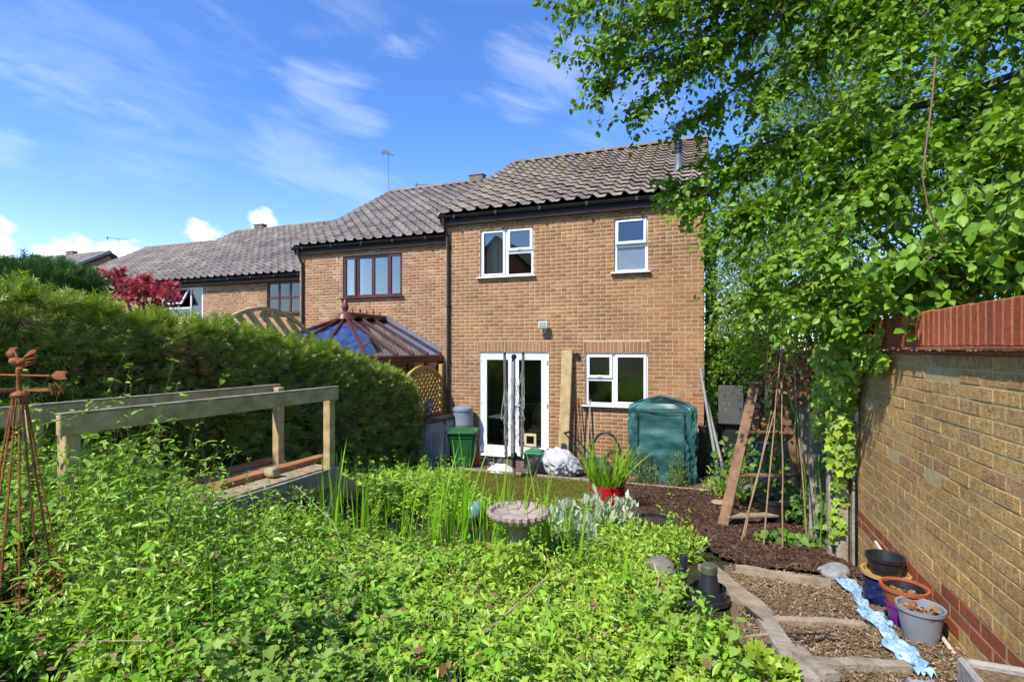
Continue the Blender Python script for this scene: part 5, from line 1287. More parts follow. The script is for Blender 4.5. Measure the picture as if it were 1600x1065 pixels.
# ------------------------------------------------------------------ covered plastic greenhouse
def greenhouse():
    x0, x1, y0, y1, h, hr = -1.24, -.15, 9.22, 9.72, 1.28, 1.47
    t = thing('covered_growhouse', ((x0+x1)/2, y0, .02), 'teal mesh covered growhouse standing against the corner of the house', 'growhouse')
    mf = mat('growhouse_tube', (.03, .06, .06), .5); m = bpy.data.materials.new('teal_mesh_cover'); m.use_nodes = True; nt = m.node_tree; N = nt.nodes.new; L = nt.links.new
    b = nt.nodes['Principled BSDF']; b.inputs['Roughness'].default_value = .38; b.inputs['Specular IOR Level'].default_value = .5
    tc = N('ShaderNodeTexCoord'); n = N('ShaderNodeTexNoise'); n.inputs['Scale'].default_value = 4; n.inputs['Detail'].default_value = 7; mp = N('ShaderNodeMapping'); mp.inputs['Scale'].default_value = (1, 1, 2.2); L(tc.outputs['Object'], mp.inputs[0]); L(mp.outputs[0], n.inputs[0])
    r = N('ShaderNodeValToRGB'); L(n.outputs[0], r.inputs[0]); r.color_ramp.elements[0].position = .3; r.color_ramp.elements[1].position = .7; r.color_ramp.elements[0].color = (.015, .085, .085, 1); r.color_ramp.elements[1].color = (.075, .23, .22, 1); L(r.outputs[0], b.inputs['Base Color'])
    tr = N('ShaderNodeBsdfTransparent'); tr.inputs[0].default_value = (.5, .85, .8, 1); ms = N('ShaderNodeMixShader'); ms.inputs[0].default_value = .30; L(b.outputs[0], ms.inputs[1]); L(tr.outputs[0], ms.inputs[2]); L(ms.outputs[0], nt.nodes['Material Output'].inputs[0])
    # cover: lofted rings with sag and creases
    nz, npr = 30, 64; vs = []; cx, cy = (x0+x1)/2, (y0+y1)/2
    for i in range(nz+1):
        f = i/nz; z = .03+f*(hr-.03)
        sh = 1.0 if z < h else max(.02, 1-((z-h)/(hr-h))**1.5*.985)
        for j in range(npr):
            a = 2*math.pi*j/npr; ex = .22; q = abs(math.cos(a))**ex*math.copysign(1, math.cos(a)), abs(math.sin(a))**ex*math.copysign(1, math.sin(a))
            w = (x1-x0)/2*(sh if z >= h else 1)+.012*math.sin(z*7+j*.3); d = (y1-y0)/2*(max(sh, .75) if z >= h else 1)
            cr = .022*math.sin(7*z+3*math.sin(j*.35))+.017*math.sin(17*z+j*.8)+.010*math.sin(31*z-j*1.7)+.03*math.sin(a*3+2.2*z)*(1-f)
            vs.append((cx+q[0]*(w+cr), cy+q[1]*(d+cr), z+(.015*math.cos(a*2) if z >= h else 0)))
    fs = [(i*npr+j, i*npr+(j+1) % npr, (i+1)*npr+(j+1) % npr, (i+1)*npr+j) for i in range(nz) for j in range(npr)]+[tuple(nz*npr+j for j in range(npr))]
    MB().add(vs, fs).build('cover', m, t, True)
    for x in (x0+.06, x1-.06):
        for y in (y0+.05, y1-.05): MB().tube([(x, y, .02), (x, y, h)], .010, 8).build('upright', mf, t, True)
    for x in (x0+.16, x1-.16): MB().tube([(x, y0-.018, .06), (x, y0-.02, h-.05)], .008, 6).build('zip', m_black, t, True)
    MB().tube([(x0+.16, y0-.02, h-.05), (cx, y0-.022, h-.07), (x1-.16, y0-.02, h-.05)], .008, 6).build('zip', m_black, t, True)
    for z in (.35, .72, 1.05):
        s = MB(); s.box((cx, cy, z), (x1-x0-.1, y1-y0-.1, .012)); s.build('shelf', mf, t)
    for i, (x, z, lab) in enumerate(((cx-.2, 1.056, 'left'), (cx+.12, .726, 'right'))):
        p = MB(TR(x, cy-.1, z)).lathe([(.06, 0), (.08, .12), (.085, .12), (.085, .14), (.07, .14)], 16).build('plant_pot', mat('clay_red', (.30, .10, .05), .8), None, True); tag(p, f'clay pot on the {"top" if i == 0 else "middle"} shelf inside the teal growhouse', 'pot')
greenhouse()
# ------------------------------------------------------------------ side passage: gate, poles, dark clutter
def passage():
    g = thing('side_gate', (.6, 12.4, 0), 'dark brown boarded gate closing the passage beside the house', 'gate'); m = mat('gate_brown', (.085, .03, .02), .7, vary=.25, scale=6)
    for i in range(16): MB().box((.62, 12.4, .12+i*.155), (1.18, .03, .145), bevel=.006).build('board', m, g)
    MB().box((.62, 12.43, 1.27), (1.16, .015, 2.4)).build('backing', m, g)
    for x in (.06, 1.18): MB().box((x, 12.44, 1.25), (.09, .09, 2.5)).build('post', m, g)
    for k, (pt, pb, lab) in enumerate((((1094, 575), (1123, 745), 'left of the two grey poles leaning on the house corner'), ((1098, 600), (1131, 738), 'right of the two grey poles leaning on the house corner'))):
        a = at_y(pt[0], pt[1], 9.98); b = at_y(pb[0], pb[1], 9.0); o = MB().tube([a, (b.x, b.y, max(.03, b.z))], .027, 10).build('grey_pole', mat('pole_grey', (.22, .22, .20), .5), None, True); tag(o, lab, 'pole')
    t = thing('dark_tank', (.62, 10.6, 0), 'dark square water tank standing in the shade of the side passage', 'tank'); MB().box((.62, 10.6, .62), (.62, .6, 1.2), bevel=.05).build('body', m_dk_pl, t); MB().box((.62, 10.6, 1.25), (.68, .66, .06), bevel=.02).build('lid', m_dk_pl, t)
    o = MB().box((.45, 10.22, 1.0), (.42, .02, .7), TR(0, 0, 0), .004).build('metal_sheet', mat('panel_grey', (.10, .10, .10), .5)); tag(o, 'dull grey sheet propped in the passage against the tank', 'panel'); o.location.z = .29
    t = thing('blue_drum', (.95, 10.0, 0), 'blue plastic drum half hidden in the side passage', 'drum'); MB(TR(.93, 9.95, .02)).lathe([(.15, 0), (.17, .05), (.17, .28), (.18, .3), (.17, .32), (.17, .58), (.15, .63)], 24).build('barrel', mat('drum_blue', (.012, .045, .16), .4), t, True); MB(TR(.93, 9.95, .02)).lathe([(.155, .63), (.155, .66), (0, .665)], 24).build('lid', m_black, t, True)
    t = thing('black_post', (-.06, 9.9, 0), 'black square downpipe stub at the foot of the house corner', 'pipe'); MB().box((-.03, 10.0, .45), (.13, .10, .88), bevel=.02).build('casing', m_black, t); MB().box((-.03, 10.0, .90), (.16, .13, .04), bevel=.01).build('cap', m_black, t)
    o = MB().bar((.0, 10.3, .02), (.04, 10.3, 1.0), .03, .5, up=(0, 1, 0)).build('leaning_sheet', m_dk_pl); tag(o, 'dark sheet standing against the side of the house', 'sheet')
passage()
# ------------------------------------------------------------------ stepladder and canes
def stepladder():
    f1, f2, r1 = G(1128, 828), G(1272, 822), G(1138, 756); apx = Vector((.70, 6.95, 1.86))
    ax = (f2-f1).normalized(); top_l = apx-ax*.17; top_r = apx+ax*.17
    f2 = Vector((f2.x, f2.y, gz_flat(f2.y)))
    t = thing('step_ladder', (f1+f2)/2, 'old brown wooden stepladder standing open on the bark bed', 'ladder'); m = m_lad_wood
    w = (f2-f1).normalized()
    fl0, fl1 = f1, Vector((top_l.x, top_l.y, top_l.z)); fr0, fr1 = f2, top_r
    MB().bar(fl0, fl1, .11, .045, up=(.25, 1, 0), bevel=.005).build('stile', m, t); MB().bar(fr0, fr1, .11, .045, up=(-.25, 1, 0), bevel=.005).build('stile', m, t)
    r2 = r1+ax*.85; r2.z = gz_flat(r2.y)
    MB().bar(r1, top_l+Vector((0, .10, -.06)), .075, .035, up=(0, 1, 0), bevel=.004).build('rear_stile', m, t); MB().bar(r2, top_r+Vector((0, .10, -.06)), .075, .035, up=(0, 1, 0), bevel=.004).build('rear_stile', m, t)
    for i, f in enumerate((.09, .36, .66)):
        if i in (1, ): pass
        a, b = fl0.lerp(fl1, f), fr0.lerp(fr1, f); MB().bar(a, b, .10 if i else .12, .028, bevel=.004).build('tread', m_pale_wood if i == 0 else m, t)
    for f in (.25, .55):
        a, b = r1.lerp(top_l+Vector((0, .1, -.06)), f), r2.lerp(top_r+Vector((0, .1, -.06)), f); MB().bar(a, b, .025, .05).build('brace', m, t)
    MB().bar(top_l-ax*.05+Vector((0, .02, .02)), top_r+ax*.05+Vector((0, .02, .02)), .2, .03, bevel=.005).build('top_step', m, t)
    a = fl0.lerp(fl1, .36); b = r1.lerp(top_l, .36); MB().tube([a, a.lerp(b, .5)-Vector((0, 0, .08)), b], .006, 5).build('stay_rope', m_pale_wood, t, True)
stepladder()
m_cane = mat('bamboo_cane', (.26, .17, .085), .6, col2=(.40, .29, .16), scale=14)
for i, ((bx, by), (tx, ty), lab) in enumerate((((1156, 852), (1243, 512), 'bamboo cane crossing the stepladder, tallest at the top'), ((1191, 860), (1222, 530), 'bamboo cane rising through the left of the stepladder'), ((1223, 864), (1222, 600), 'bamboo cane standing upright before the stepladder'), ((1262, 862), (1240, 560), 'bamboo cane just inside the right ladder leg'), ((1293, 868), (1292, 655), 'bamboo cane standing alone by the fence'), ((1160, 848), (1206, 640), 'short bamboo cane along the left ladder leg'))):
    b = G(bx, by); d0 = b.y*math.cos(A)-b.x*math.sin(A); tp = at_d(tx, ty, d0+(.12 if i not in (4,) else .0))
    mb = MB(); n = 7; pts = [b.lerp(tp, k/n)+Vector((random.uniform(-.006, .006), 0, 0)) for k in range(n+1)]; pts[0].z -= .05
    mb.tube(pts, [.0085-.004*k/n for k in range(n+1)], 6)
    for k in range(1, n): mb.tube([pts[k]-Vector((0, 0, .004)), pts[k]+Vector((0, 0, .004))], .011-.004*k/n, 6)
    tag(mb.build('bamboo_cane', m_cane, None, True), lab, 'cane', 'canes round the stepladder')
# black planter and planks under the ladder, pale stone slabs, hanging wood slice
def under_ladder():
    p = Vector((.80, 6.85, 0)); z = gz_flat(p.y)+.03; t = thing('black_planter', (p.x, p.y, z), 'black plastic tub standing behind the stepladder treads', 'planter')
    MB(TR(p.x, p.y, z)).lathe([(.16, 0), (.20, .26), (.215, .26), (.215, .30), (.195, .30), (.18, .22), (0, .22)], 24).build('tub', m_black, t, True)
    MB(TR(p.x, p.y, z)).lathe([(.17, .225), (0, .24)], 16).build('compost', MATS['compost'], t)
    o = MB().bar(GP(1150, 792, .22), GP(1212, 780, .32), .11, .03, bevel=.004).build('old_plank', m_pale_wood); tag(o, 'pale split plank propped inside the stepladder', 'plank')
    ms = mat('slab_buff', (.33, .22, .13), .9, col2=(.46, .33, .21), scale=10, bump=.5)
    for i, (px_, py_, s, lab) in enumerate(((1128, 792, (.17, .13, .035), 'buff stone slab at the foot of the stepladder'), (1150, 778, (.14, .11, .035), 'smaller buff stone behind the stepladder foot'))):
        q = G(px_, py_); stone('stone_slab', (q.x, q.y, q.z+.05), s, lab, ms, i+5, .3)
    q = at_d(1264, 722, 5.75); o = stone('wood_slice', (q.x, q.y, q.z), (.085, .03, .15), 'rough pinkish wood slice hung beside the right ladder leg', mat('slice_pink', (.34, .22, .16), .9, col2=(.48, .36, .28), scale=18, bump=.6), 9, .2, 'wood slice'); o.rotation_euler = (0, R(-14), R(30))
under_ladder()
# tree slices at the lawn edge
ml = mat('log_end', (.36, .22, .09), .85, col2=(.46, .31, .15), scale=9)
for i, (px_, py_, r_, lab) in enumerate(((985, 751, .16, 'round sawn log slice lying right of the grass pot'), (975, 788, .12, 'small log slice half buried in bark by the red pot'))):
    q = G(px_, py_); t = thing('log_slice', q, lab, 'log slice'); MB(TR(q.x, q.y, q.z+.02)).lathe([(r_*1.02, 0), (r_*1.04, .03), (r_, .06), (r_*.93, .062)], 22, None, lambda a, k: 1+.06*math.sin(3*a+i)+.03*math.sin(7*a)).build('bark', m_lad_wood, t, False); MB(TR(q.x, q.y, q.z+.083)).lathe([(r_*.94, 0), (0, .004)], 22, None, lambda a, k: 1+.06*math.sin(3*a+i)+.03*math.sin(7*a)).build('sawn_face', ml, t, False)
# ------------------------------------------------------------------ red pot
RP = G(949, 797)
def red_pot():
    c = RP; t = thing('red_pot', c, 'bright red round pot holding tall grassy leaves', 'pot'); d = c.y*math.cos(A)-c.x*math.sin(A); r = 27*d/F
    mr_ = mat('pot_red', (.42, .012, .012), .4, spec=.5, vary=.1, scale=6, bump=.15, bscale=60); h = 42*d/F
    global RPR, RPH; RPR, RPH = r, h
    MB(TR(*c)).lathe([(r*.90, 0), (r*.93, .01), (r*1.0, h-.03), (r*1.02, h-.03), (r*1.02, h), (r*.96, h), (r*.93, h-.06)], 40).build('wall', mr_, t, True)
    MB(TR(*c)).lathe([(r*.94, h-.05), (0, h-.04)], 24).build('soil', MATS['compost'], t)
red_pot()
# ------------------------------------------------------------------ bird bath and glass ball
def bird_bath():
    c = at_d(810, 800, 3.85); g = gz_flat(c.y); m = mat('bath_stone', (.30, .22, .18), .95, col2=(.47, .38, .33), scale=16, bump=.6, bscale=70)
    t = thing('bird_bath', (c.x, c.y, g), 'pinkish stone bird bath with scalloped rim rising from the weeds', 'bird bath')
    r = .225; w = lambda a, k: 1+(.035 if k >= 2 else 0)*abs(math.sin(13*a/2*2))-.02
    MB(TR(c.x, c.y, c.z-.05)).lathe([(.07, -.05), (.10, -.035), (r*.9, .015), (r, .045), (r*1.0, .07), (r*.93, .072), (r*.88, .045), (r*.5, .02), (0, .015)], 104, None, lambda a, k: 1+(.045*math.cos(26*a) if 2 <= k <= 5 else 0)).build('basin', m, t, False)
    MB(TR(c.x, c.y, g)).lathe([(.15, -.03), (.15, .04), (.09, .08), (.07, .12), (.065, c.z-g-.16), (.085, c.z-g-.10), (.08, c.z-g-.09)], 24).build('pedestal', m, t, True)
bird_bath()
q = at_d(740, 791, 5.6); o = stone('glass_globe', (q.x, q.y, gz_flat(q.y)+.13), (.1, .1, .1), 'pale sea green globe lying among the plants left of the bird bath', mat('globe_green', (.16, .36, .30), .22, vary=.12, scale=7, spec=.5), 1, 0, 'globe')
o.data = o.data.copy()
for v in o.data.vertices: v.co = v.co.normalized()*.105
o.location.z = gz_flat(q.y)+.105+.02
# ------------------------------------------------------------------ black pond filters
def filters():
    m = mat('filter_black', (.02, .022, .03), .32, spec=.5, vary=.2); mg = mat('filter_cap_green', (.09, .10, .06), .5)
    c = GP(1112, 975); c = at_d(1108, 945, 3.25); g = gz_flat(c.y); t = thing('pond_filter', (c.x, c.y, g), 'black pressure pond filter with green cap and bottle shaped neck', 'pond filter')
    z = at_d(1108, 905, 3.25).z
    MB(TR(c.x, c.y, g)).lathe([(.095, 0), (.10, .12), (.105, z-g-.13), (.115, z-g-.13), (.115, z-g-.10), (.09, z-g-.095)], 28).build('drum', m, t, True)
    MB(TR(c.x, c.y, z-.10)).lathe([(.085, 0), (.085, .02), (.062, .06), (.045, .14), (.04, .155)], 24).build('neck', m, t, True)
    MB(TR(c.x, c.y, z+.045)).lathe([(.048, 0), (.048, .04), (.042, .05), (0, .052)], 16, None, lambda a, k: 1+.04*math.cos(12*a)).build('cap', mg, t)
    MB(TR(c.x, c.y, z-.11)).tube([(-.06, -.12, 0), (-.16, -.10, -.02), (-.20, -.02, -.1)], .022, 8).build('hose_tail', m, t, True)
    c = at_d(1068, 905, 3.55); g = gz_flat(c.y); t = thing('pond_light', (c.x, c.y, g), 'slim black post light beside the black pond filter', 'light post'); z = at_d(1068, 866, 3.55).z
    MB(TR(c.x, c.y, g)).lathe([(.02, 0), (.02, z-g-.1)], 12).build('stem', m, t, True); MB(TR(c.x, c.y, z-.14)).lathe([(.022, 0), (.028, .01), (.028, .13), (.024, .14), (0, .142)], 16).build('head', m, t, True)
    q = at_d(1035, 915, 3.7); stone('pale_rock', (q.x, q.y, gz_flat(q.y)+.10), (.12, .08, .07), 'pale grey rock on the pond edge left of the filter', mat('rock_grey', (.13, .12, .10), .95, col2=(.24, .22, .19), scale=12, bump=.6), 21, .55)
    q = at_d(905, 870, 4.3); stone('pale_rock', (q.x, q.y, gz_flat(q.y)+.06), (.2, .12, .07), 'flat tan rock on the far pond edge', MATS['stone_tan'], 25, .25)
    q = at_d(340, 1012, 2.6); stone('pale_rock', (q.x, q.y, gz_flat(q.y)+.05), (.13, .09, .07), 'mossy flat stone in the weeds near the front', MATS['stone_tan'], 27, .3)
    c = G(1022, 828); t = thing('planter_ring', c, 'shallow black planter ring with dry grass in the bark bed', 'planter'); MB(TR(c.x, c.y, c.z)).lathe([(.19, 0), (.205, .10), (.215, .10), (.215, .125), (.19, .125), (.185, .08)], 26).build('ring', m_black, t, True); MB(TR(c.x, c.y, c.z)).lathe([(.188, .09), (0, .10)], 20).build('soil', MATS['compost'], t)
    c = at_d(888, 862, 4.1); g = gz_flat(c.y); t = thing('wire_basket', (c.x, c.y, g), 'small black wire basket half hidden behind the reeds', 'basket')
    for zz, r in ((.20, .12), (.13, .10), (.06, .075)): MB().tube([(c.x+r*math.cos(2*math.pi*j/20), c.y+r*math.sin(2*math.pi*j/20), g+zz) for j in range(21)], .006, 5, False).build('hoop', m_black, t, True)
    for j in range(10):
        a = 2*math.pi*j/10; MB().tube([(c.x+.12*math.cos(a), c.y+.12*math.sin(a), g+.2), (c.x+.07*math.cos(a), c.y+.07*math.sin(a), g+.03)], .004, 5).build('wire', m_black, t, True)
filters()
# ------------------------------------------------------------------ pots by the wall
def pots():
    def pot(name, px_, py_, d, prof, mat_, label, parts=(), z=None):
        c = at_d(px_, py_, d); g = (gz_flat(c.y)+.012) if z is None else z; t = thing(name, (c.x, c.y, g), label, 'pot')
        MB(TR(c.x, c.y, g)).lathe(prof, 32).build('wall', mat_, t, True)
        for nm, pr, m_ in parts: MB(TR(c.x, c.y, g)).lathe(pr, 32).build(nm, m_, t, True)
        return c, g, t
    mb_ = mat('pot_blue', (.012, .018, .09), .2, spec=.6, vary=.3, scale=5); my = mat('pot_ochre', (.42, .27, .10), .6); co = MATS['compost']
    d = 3.42
    c, g, t = pot('glazed_pot', 1383, 925, d, [(.085, 0), (.115, .03), (.128, .10), (.118, .13), (.130, .15), (.132, .185)], mb_, 'dark blue glazed pot under the ochre rimmed pot by the wall', [('soil', [(.12, .15), (0, .16)], co)])
    c, g2, t = pot('ochre_pot', 1384, 900, d, [(.10, 0), (.135, .018), (.142, .018), (.142, .04), (.125, .04), (.115, .015)], my, 'ochre rimmed saucer pot between the blue and the black pot', [('base', [(.115, .002), (0, .004)], my)], g+.187)
    pot('black_pot', 1383, 880, d, [(.075, 0), (.105, .11), (.112, .11), (.112, .13), (.10, .13), (.07, .03), (0, .03)], m_black, 'black plastic pot on top of the blue pot stack', (), g+.187+.012)
    d = 3.02; mpu = mat('pot_purple', (.17, .015, .19), .45); mo = mat('pot_terracotta', (.36, .09, .035), .6)
    c, g, t = pot('purple_pot', 1416, 962, d, [(.075, 0), (.10, .13), (.107, .13), (.107, .145), (.095, .14), (.09, .1), (0, .1)], mpu, 'bright purple pot beneath the orange pot by the wall')
    pot('orange_pot', 1413, 945, d, [(.075, 0), (.115, .12), (.122, .12), (.122, .138), (.108, .138), (.095, .06), (0, .055)], mo, 'orange brown pot with dead leaves set in the purple pot', [('inner_pot', [(.07, .06), (.09, .13), (.096, .13), (.085, .13), (.07, .08), (0, .075)], m_black)], g+.104)
    d = 2.82
    pot('grey_bucket', 1438, 975, d, [(.075, 0), (.105, .17), (.113, .172), (.113, .19), (.102, .188), (.095, .14), (0, .135)], mat('bucket_grey', (.23, .25, .28), .5), 'pale grey pot full of brown leaves, nearest of the wall pots')
pots()
def pot_leaves():
    for (px_, py_, d, dz, lab) in ((1438, 960, 2.82, .0, 'dry brown leaves filling the grey pot'), (1413, 938, 3.02, .0, 'dry curled leaves lying in the orange pot')):
        c = at_d(px_, py_, d); n = 70; a = rng.uniform(0, 6.28, n); r = .085*np.sqrt(rng.random(n)); zt = gz_flat(c.y)+(.165 if d < 3 else .20)
        P = np.stack([c.x+r*np.cos(a), c.y+r*np.sin(a), zt+rng.uniform(-.015, .02, n)], 1)
        V = np.array([(-.5, -.28, 0), (0, -.34, .15), (.5, 0, .05), (0, .34, .18), (-.5, .25, .02)]); T = np.array([(0, 1, 4), (1, 3, 4), (1, 2, 3)]); b = rng.uniform(0, 6.28, n)
        o = stuff_obj('leaf_litter', [scatter((V, T), P, np.stack([np.cos(b), np.sin(b), rng.normal(0, .4, n)], 1), np.stack([rng.normal(0, .4, n), rng.normal(0, .4, n), 1+0*b], 1), rng.uniform(.02, .05, n), rng.random(n))], m_dead); tag(o, lab, 'leaves', kind='stuff')
pot_leaves()
# white plastic pipe along the foot of the wall
o = MB().tube([at_x(1368, 846, XW-.035), at_x(1400, 893, XW-.04), at_x(1445, 958, XW-.045), at_x(1492, 1022, XW-.05)], .011, 8).build('plastic_pipe', mat('pipe_cream', (.60, .52, .44), .5), None, True); tag(o, 'thin cream pipe sloping along the foot of the brick wall', 'pipe')
# crumpled blue and white plastic strip
def plastic_strip():
    cl = [GP(1318, 912), GP(1335, 930), GP(1352, 962), GP(1375, 985), GP(1395, 1010), GP(1425, 1045), GP(1450, 1068)]; n = 60; m_ = 9; vs = []
    for i in range(n+1):
        f = i/n*(len(cl)-1); a = int(min(f, len(cl)-2)); p = cl[a].lerp(cl[a+1], f-a)
        for j in range(m_+1):
            u = (j/m_-.5)*(.10+.04*math.sin(i*.31)+.02*math.sin(i*.9)); z = .016+.018*abs(math.sin(i*.47+j*1.1))+.010*math.sin(i*1.1-j*1.9)
            q = Vector((p.x+u, p.y+.008*math.sin(j*1.3+i*.6), 0)); vs.append((q.x, q.y, gz_flat(q.y)+.018+max(z, .004)))
    fs = [(i*(m_+1)+j, i*(m_+1)+j+1, (i+1)*(m_+1)+j+1, (i+1)*(m_+1)+j) for i in range(n) for j in range(m_)]
    m = mat('printed_plastic', (.10, .33, .52), .3, col2=(.62, .72, .78), scale=14, spec=.5, bump=.3, bscale=30)
    o = MB().add(vs, fs).build('plastic_sheet', m, None, True); tag(o, 'crumpled blue and white plastic sheet along the path by the pots', 'plastic sheet')
    sm = o.modifiers.new('thickness', 'SOLIDIFY'); sm.thickness = .003
    q = GP(1305, 905); o = stone('torn_sack', (q.x, q.y, q.z+.05), (.13, .10, .07), 'grey crumpled compost sack end at the top of the path', mat('sack_grey', (.20, .20, .21), .5, col2=(.36, .35, .34), scale=9, bump=.7, bscale=20), 31, .2, 'sack')
plastic_strip()
# stone trough and folded grey sheeting at the bottom right
def corner_clutter():
    c = at_d(1560, 1048, 2.25); g = gz_flat(c.y)
    t = thing('stone_trough', (c.x, c.y, g), 'long grey stone trough with dry compost at the foot of the wall', 'trough'); m = mat('trough_grey', (.24, .22, .20), .9, col2=(.38, .35, .32), scale=9, bump=.5)
    T = TR(1.10, 2.27, gz_flat(2.3)-.06, R(90)); MB(T).box((0, 0, .10), (.75, .24, .03)).box((0, -.11, .17), (.75, .03, .16), bevel=.01).box((0, .11, .17), (.75, .03, .16), bevel=.01).box((.36, 0, .17), (.03, .19, .16), bevel=.01).box((-.36, 0, .17), (.03, .19, .16), bevel=.01).box((0, 0, .03), (.7, .2, .11)).build('basin', m, t)
    MB(T).box((0, 0, .17), (.69, .19, .11)).build('compost', MATS['leaf_litter_path'], t)
    # folded sheet: wavy layers
    n, k = 40, 12; vs = []
    for i in range(n+1):
        for j in range(k+1):
            x = .82+.17*j/k; y = 2.1+.62*i/n; vs.append((x+.012*math.sin(i*.8), y, gz_flat(y)+.05+.035*abs(math.sin(j*1.1+i*.25))+.02*math.sin(i*.7+j)))
    o = MB().add(vs, [(i*(k+1)+j, i*(k+1)+j+1, (i+1)*(k+1)+j+1, (i+1)*(k+1)+j) for i in range(n) for j in range(k)]).build('folded_liner', mat('liner_grey', (.22, .23, .24), .5, col2=(.36, .36, .36), scale=8, bump=.3), None, True)
    sm = o.modifiers.new('thickness', 'SOLIDIFY'); sm.thickness = .012; tag(o, 'folded grey pond liner heaped beside the stone trough', 'liner')
corner_clutter()
# ================================================================== leaf shapes
def fan(outline, cz=0.0):
    """leaf fan from a midrib point; outline of (x, y, z)"""
    n = len(outline); V = [( .42, 0, cz)]+list(outline); return np.array(V, float), np.array([(0, i+1, i+2) for i in range(n-1)])
LEAF = fan([(0, 0, 0), (.22, -.24, .05), (.5, -.33, .06), (.78, -.2, .0), (1, 0, -.12), (.78, .2, .0), (.5, .33, .06), (.22, .24, .05), (0, 0, 0)], -.02)
OVAL = fan([(0, 0, 0), (.3, -.26, .06), (.7, -.22, .02), (1, 0, -.1), (.7, .22, .02), (.3, .26, .06), (0, 0, 0)], -.03)
LANCE = fan([(0, 0, 0), (.35, -.15, .05), (.75, -.11, -.02), (1, 0, -.15), (.75, .11, -.02), (.35, .15, .05), (0, 0, 0)], .0)
IVY = fan([(.08, 0, 0), (-.05, -.32, .03), (.22, -.30, .05), (.42, -.56, 0), (.58, -.24, .04), (1, 0, -.1), (.58, .24, .04), (.42, .56, 0), (.22, .30, .05), (-.05, .32, .03), (.08, 0, 0)], -.02)
HEART = fan([(.06, 0, 0), (-.08, -.2, .03), (.08, -.38, .05), (.45, -.36, .03), (1, 0, -.12), (.45, .36, .03), (.08, .38, .05), (-.08, .2, .03), (.06, 0, 0)], -.04)
def spray_t():
    V, T = [], []
    def t3(a, b, c): i = len(V); V.extend([a, b, c]); T.append((i, i+1, i+2))
    t3((0, -.025, 0), (0, .025, 0), (1, 0, -.12))
    for k, x in enumerate((.12, .28, .44, .6, .76)):
        w = .34*(1-.55*x); z = -.08*x
        for s in (-1, 1): t3((x, 0, z), (x+.10, 0, z), (x+.26, s*w, z+.05*s*(k % 2*2-1)))
    return np.array(V, float), np.array(T)
SPRAY = spray_t()
def blade_t(n=5, bend=.25):
    V, T = [], []
    for i in range(n+1):
        f = i/n; w = .5*(1-f**2.2)*(.7+.3*min(1, f*4)); x = f; z = bend*f*f
        V += [(x, -w, z), (x, w, z)]
    for i in range(n): T += [(2*i, 2*i+1, 2*i+3), (2*i, 2*i+3, 2*i+2)]
    return np.array(V, float), np.array(T)
TWIG = (np.array([(0, 0, .5), (0, -.45, -.3), (0, .45, -.3), (1, 0, .18), (1, -.16, -.1), (1, .16, -.1)], float), np.array([(0, 1, 4), (0, 4, 3), (1, 2, 5), (1, 5, 4), (2, 0, 3), (2, 3, 5)]))
def rnd_dirs(n): return unit(rng.normal(0, 1, (n, 3)))
def noise3(P, s, seed=0):
    r_ = np.random.default_rng(seed); o = np.zeros(len(P))
    for k in range(5):
        w = r_.normal(0, 1, 3)*s*(1.0+.7*k); o += np.sin(P@w+r_.uniform(0, 6.28))/(1+.5*k)
    return o/2.6
# ------------------------------------------------------------------ materials of leaves
lm_hedge = leaf_mat('hedge_needles', [(0.201,0.291,0.066),(0.275,0.403,0.081),(0.151,0.234,0.056),(0.402,0.496,0.106),(0.250,0.359,0.081),(0.476,0.496,0.120),(0.214,0.314,0.073),(0.325,0.449,0.088)], .18, .55, .3)
lm_tip = leaf_mat('hedge_new_growth', [(0.174,0.302,0.018),(0.247,0.348,0.024),(0.131,0.257,0.018),(0.291,0.332,0.036)], .3, .5, .3)
lm_tree = leaf_mat('hazel_leaf', [(0.137,0.286,0.019),(0.182,0.343,0.024),(0.091,0.206,0.015),(0.227,0.389,0.032),(0.146,0.298,0.021),(0.255,0.412,0.040)], .30, .45, .3, (1.2, 1.15, .4))
lm_tree2 = leaf_mat('hawthorn_leaf', [(0.161,0.290,0.020),(0.228,0.378,0.026),(0.114,0.218,0.017),(0.295,0.450,0.041)], .4, .5, .3, (1.35, 1.3, .5))
lm_lime = leaf_mat('lime_leaf', [(0.184,0.365,0.018),(0.240,0.421,0.024),(0.136,0.295,0.018),(0.286,0.435,0.030)], .42, .5, .3, (1.25, 1.2, .5))
lm_weed = leaf_mat('weed_leaf', [(0.264,0.457,0.035),(0.358,0.548,0.044),(0.187,0.348,0.033),(0.437,0.603,0.061),(0.297,0.492,0.038),(0.234,0.401,0.069)], .26, .36, .5, (1.2, 1.15, .4))
lm_ivy = leaf_mat('ivy_leaf', [(0.242,0.397,0.035),(0.339,0.488,0.044),(0.161,0.291,0.033),(0.435,0.562,0.061),(0.274,0.436,0.044)], .25, .42, .3, (1.2, 1.15, .4))
lm_reed = leaf_mat('reed_leaf', [(0.218,0.490,0.023),(0.302,0.562,0.028),(0.168,0.380,0.023),(0.402,0.580,0.047)], .4, .4, .4, (1.2, 1.2, .45))
lm_silver = leaf_mat('silver_leaf', [(.46,.54,.38),(.56,.62,.48),(.38,.48,.28),(.52,.58,.42)], .2, .8, .2, (1, 1, .8))
lm_red = leaf_mat('maple_leaf', [(0.378,0.054,0.075),(0.486,0.090,0.105),(0.284,0.036,0.060),(0.567,0.162,0.150)], .4, .5, .3, (1.2, .7, .8))
lm_olive = leaf_mat('shrub_leaf', [(0.169,0.234,0.036),(0.247,0.299,0.054),(0.117,0.169,0.030),(0.338,0.286,0.072)], .3, .5, .3)
m_stem = mat('green_stem', (.13, .20, .04), .7, col2=(.24, .26, .08), scale=8)
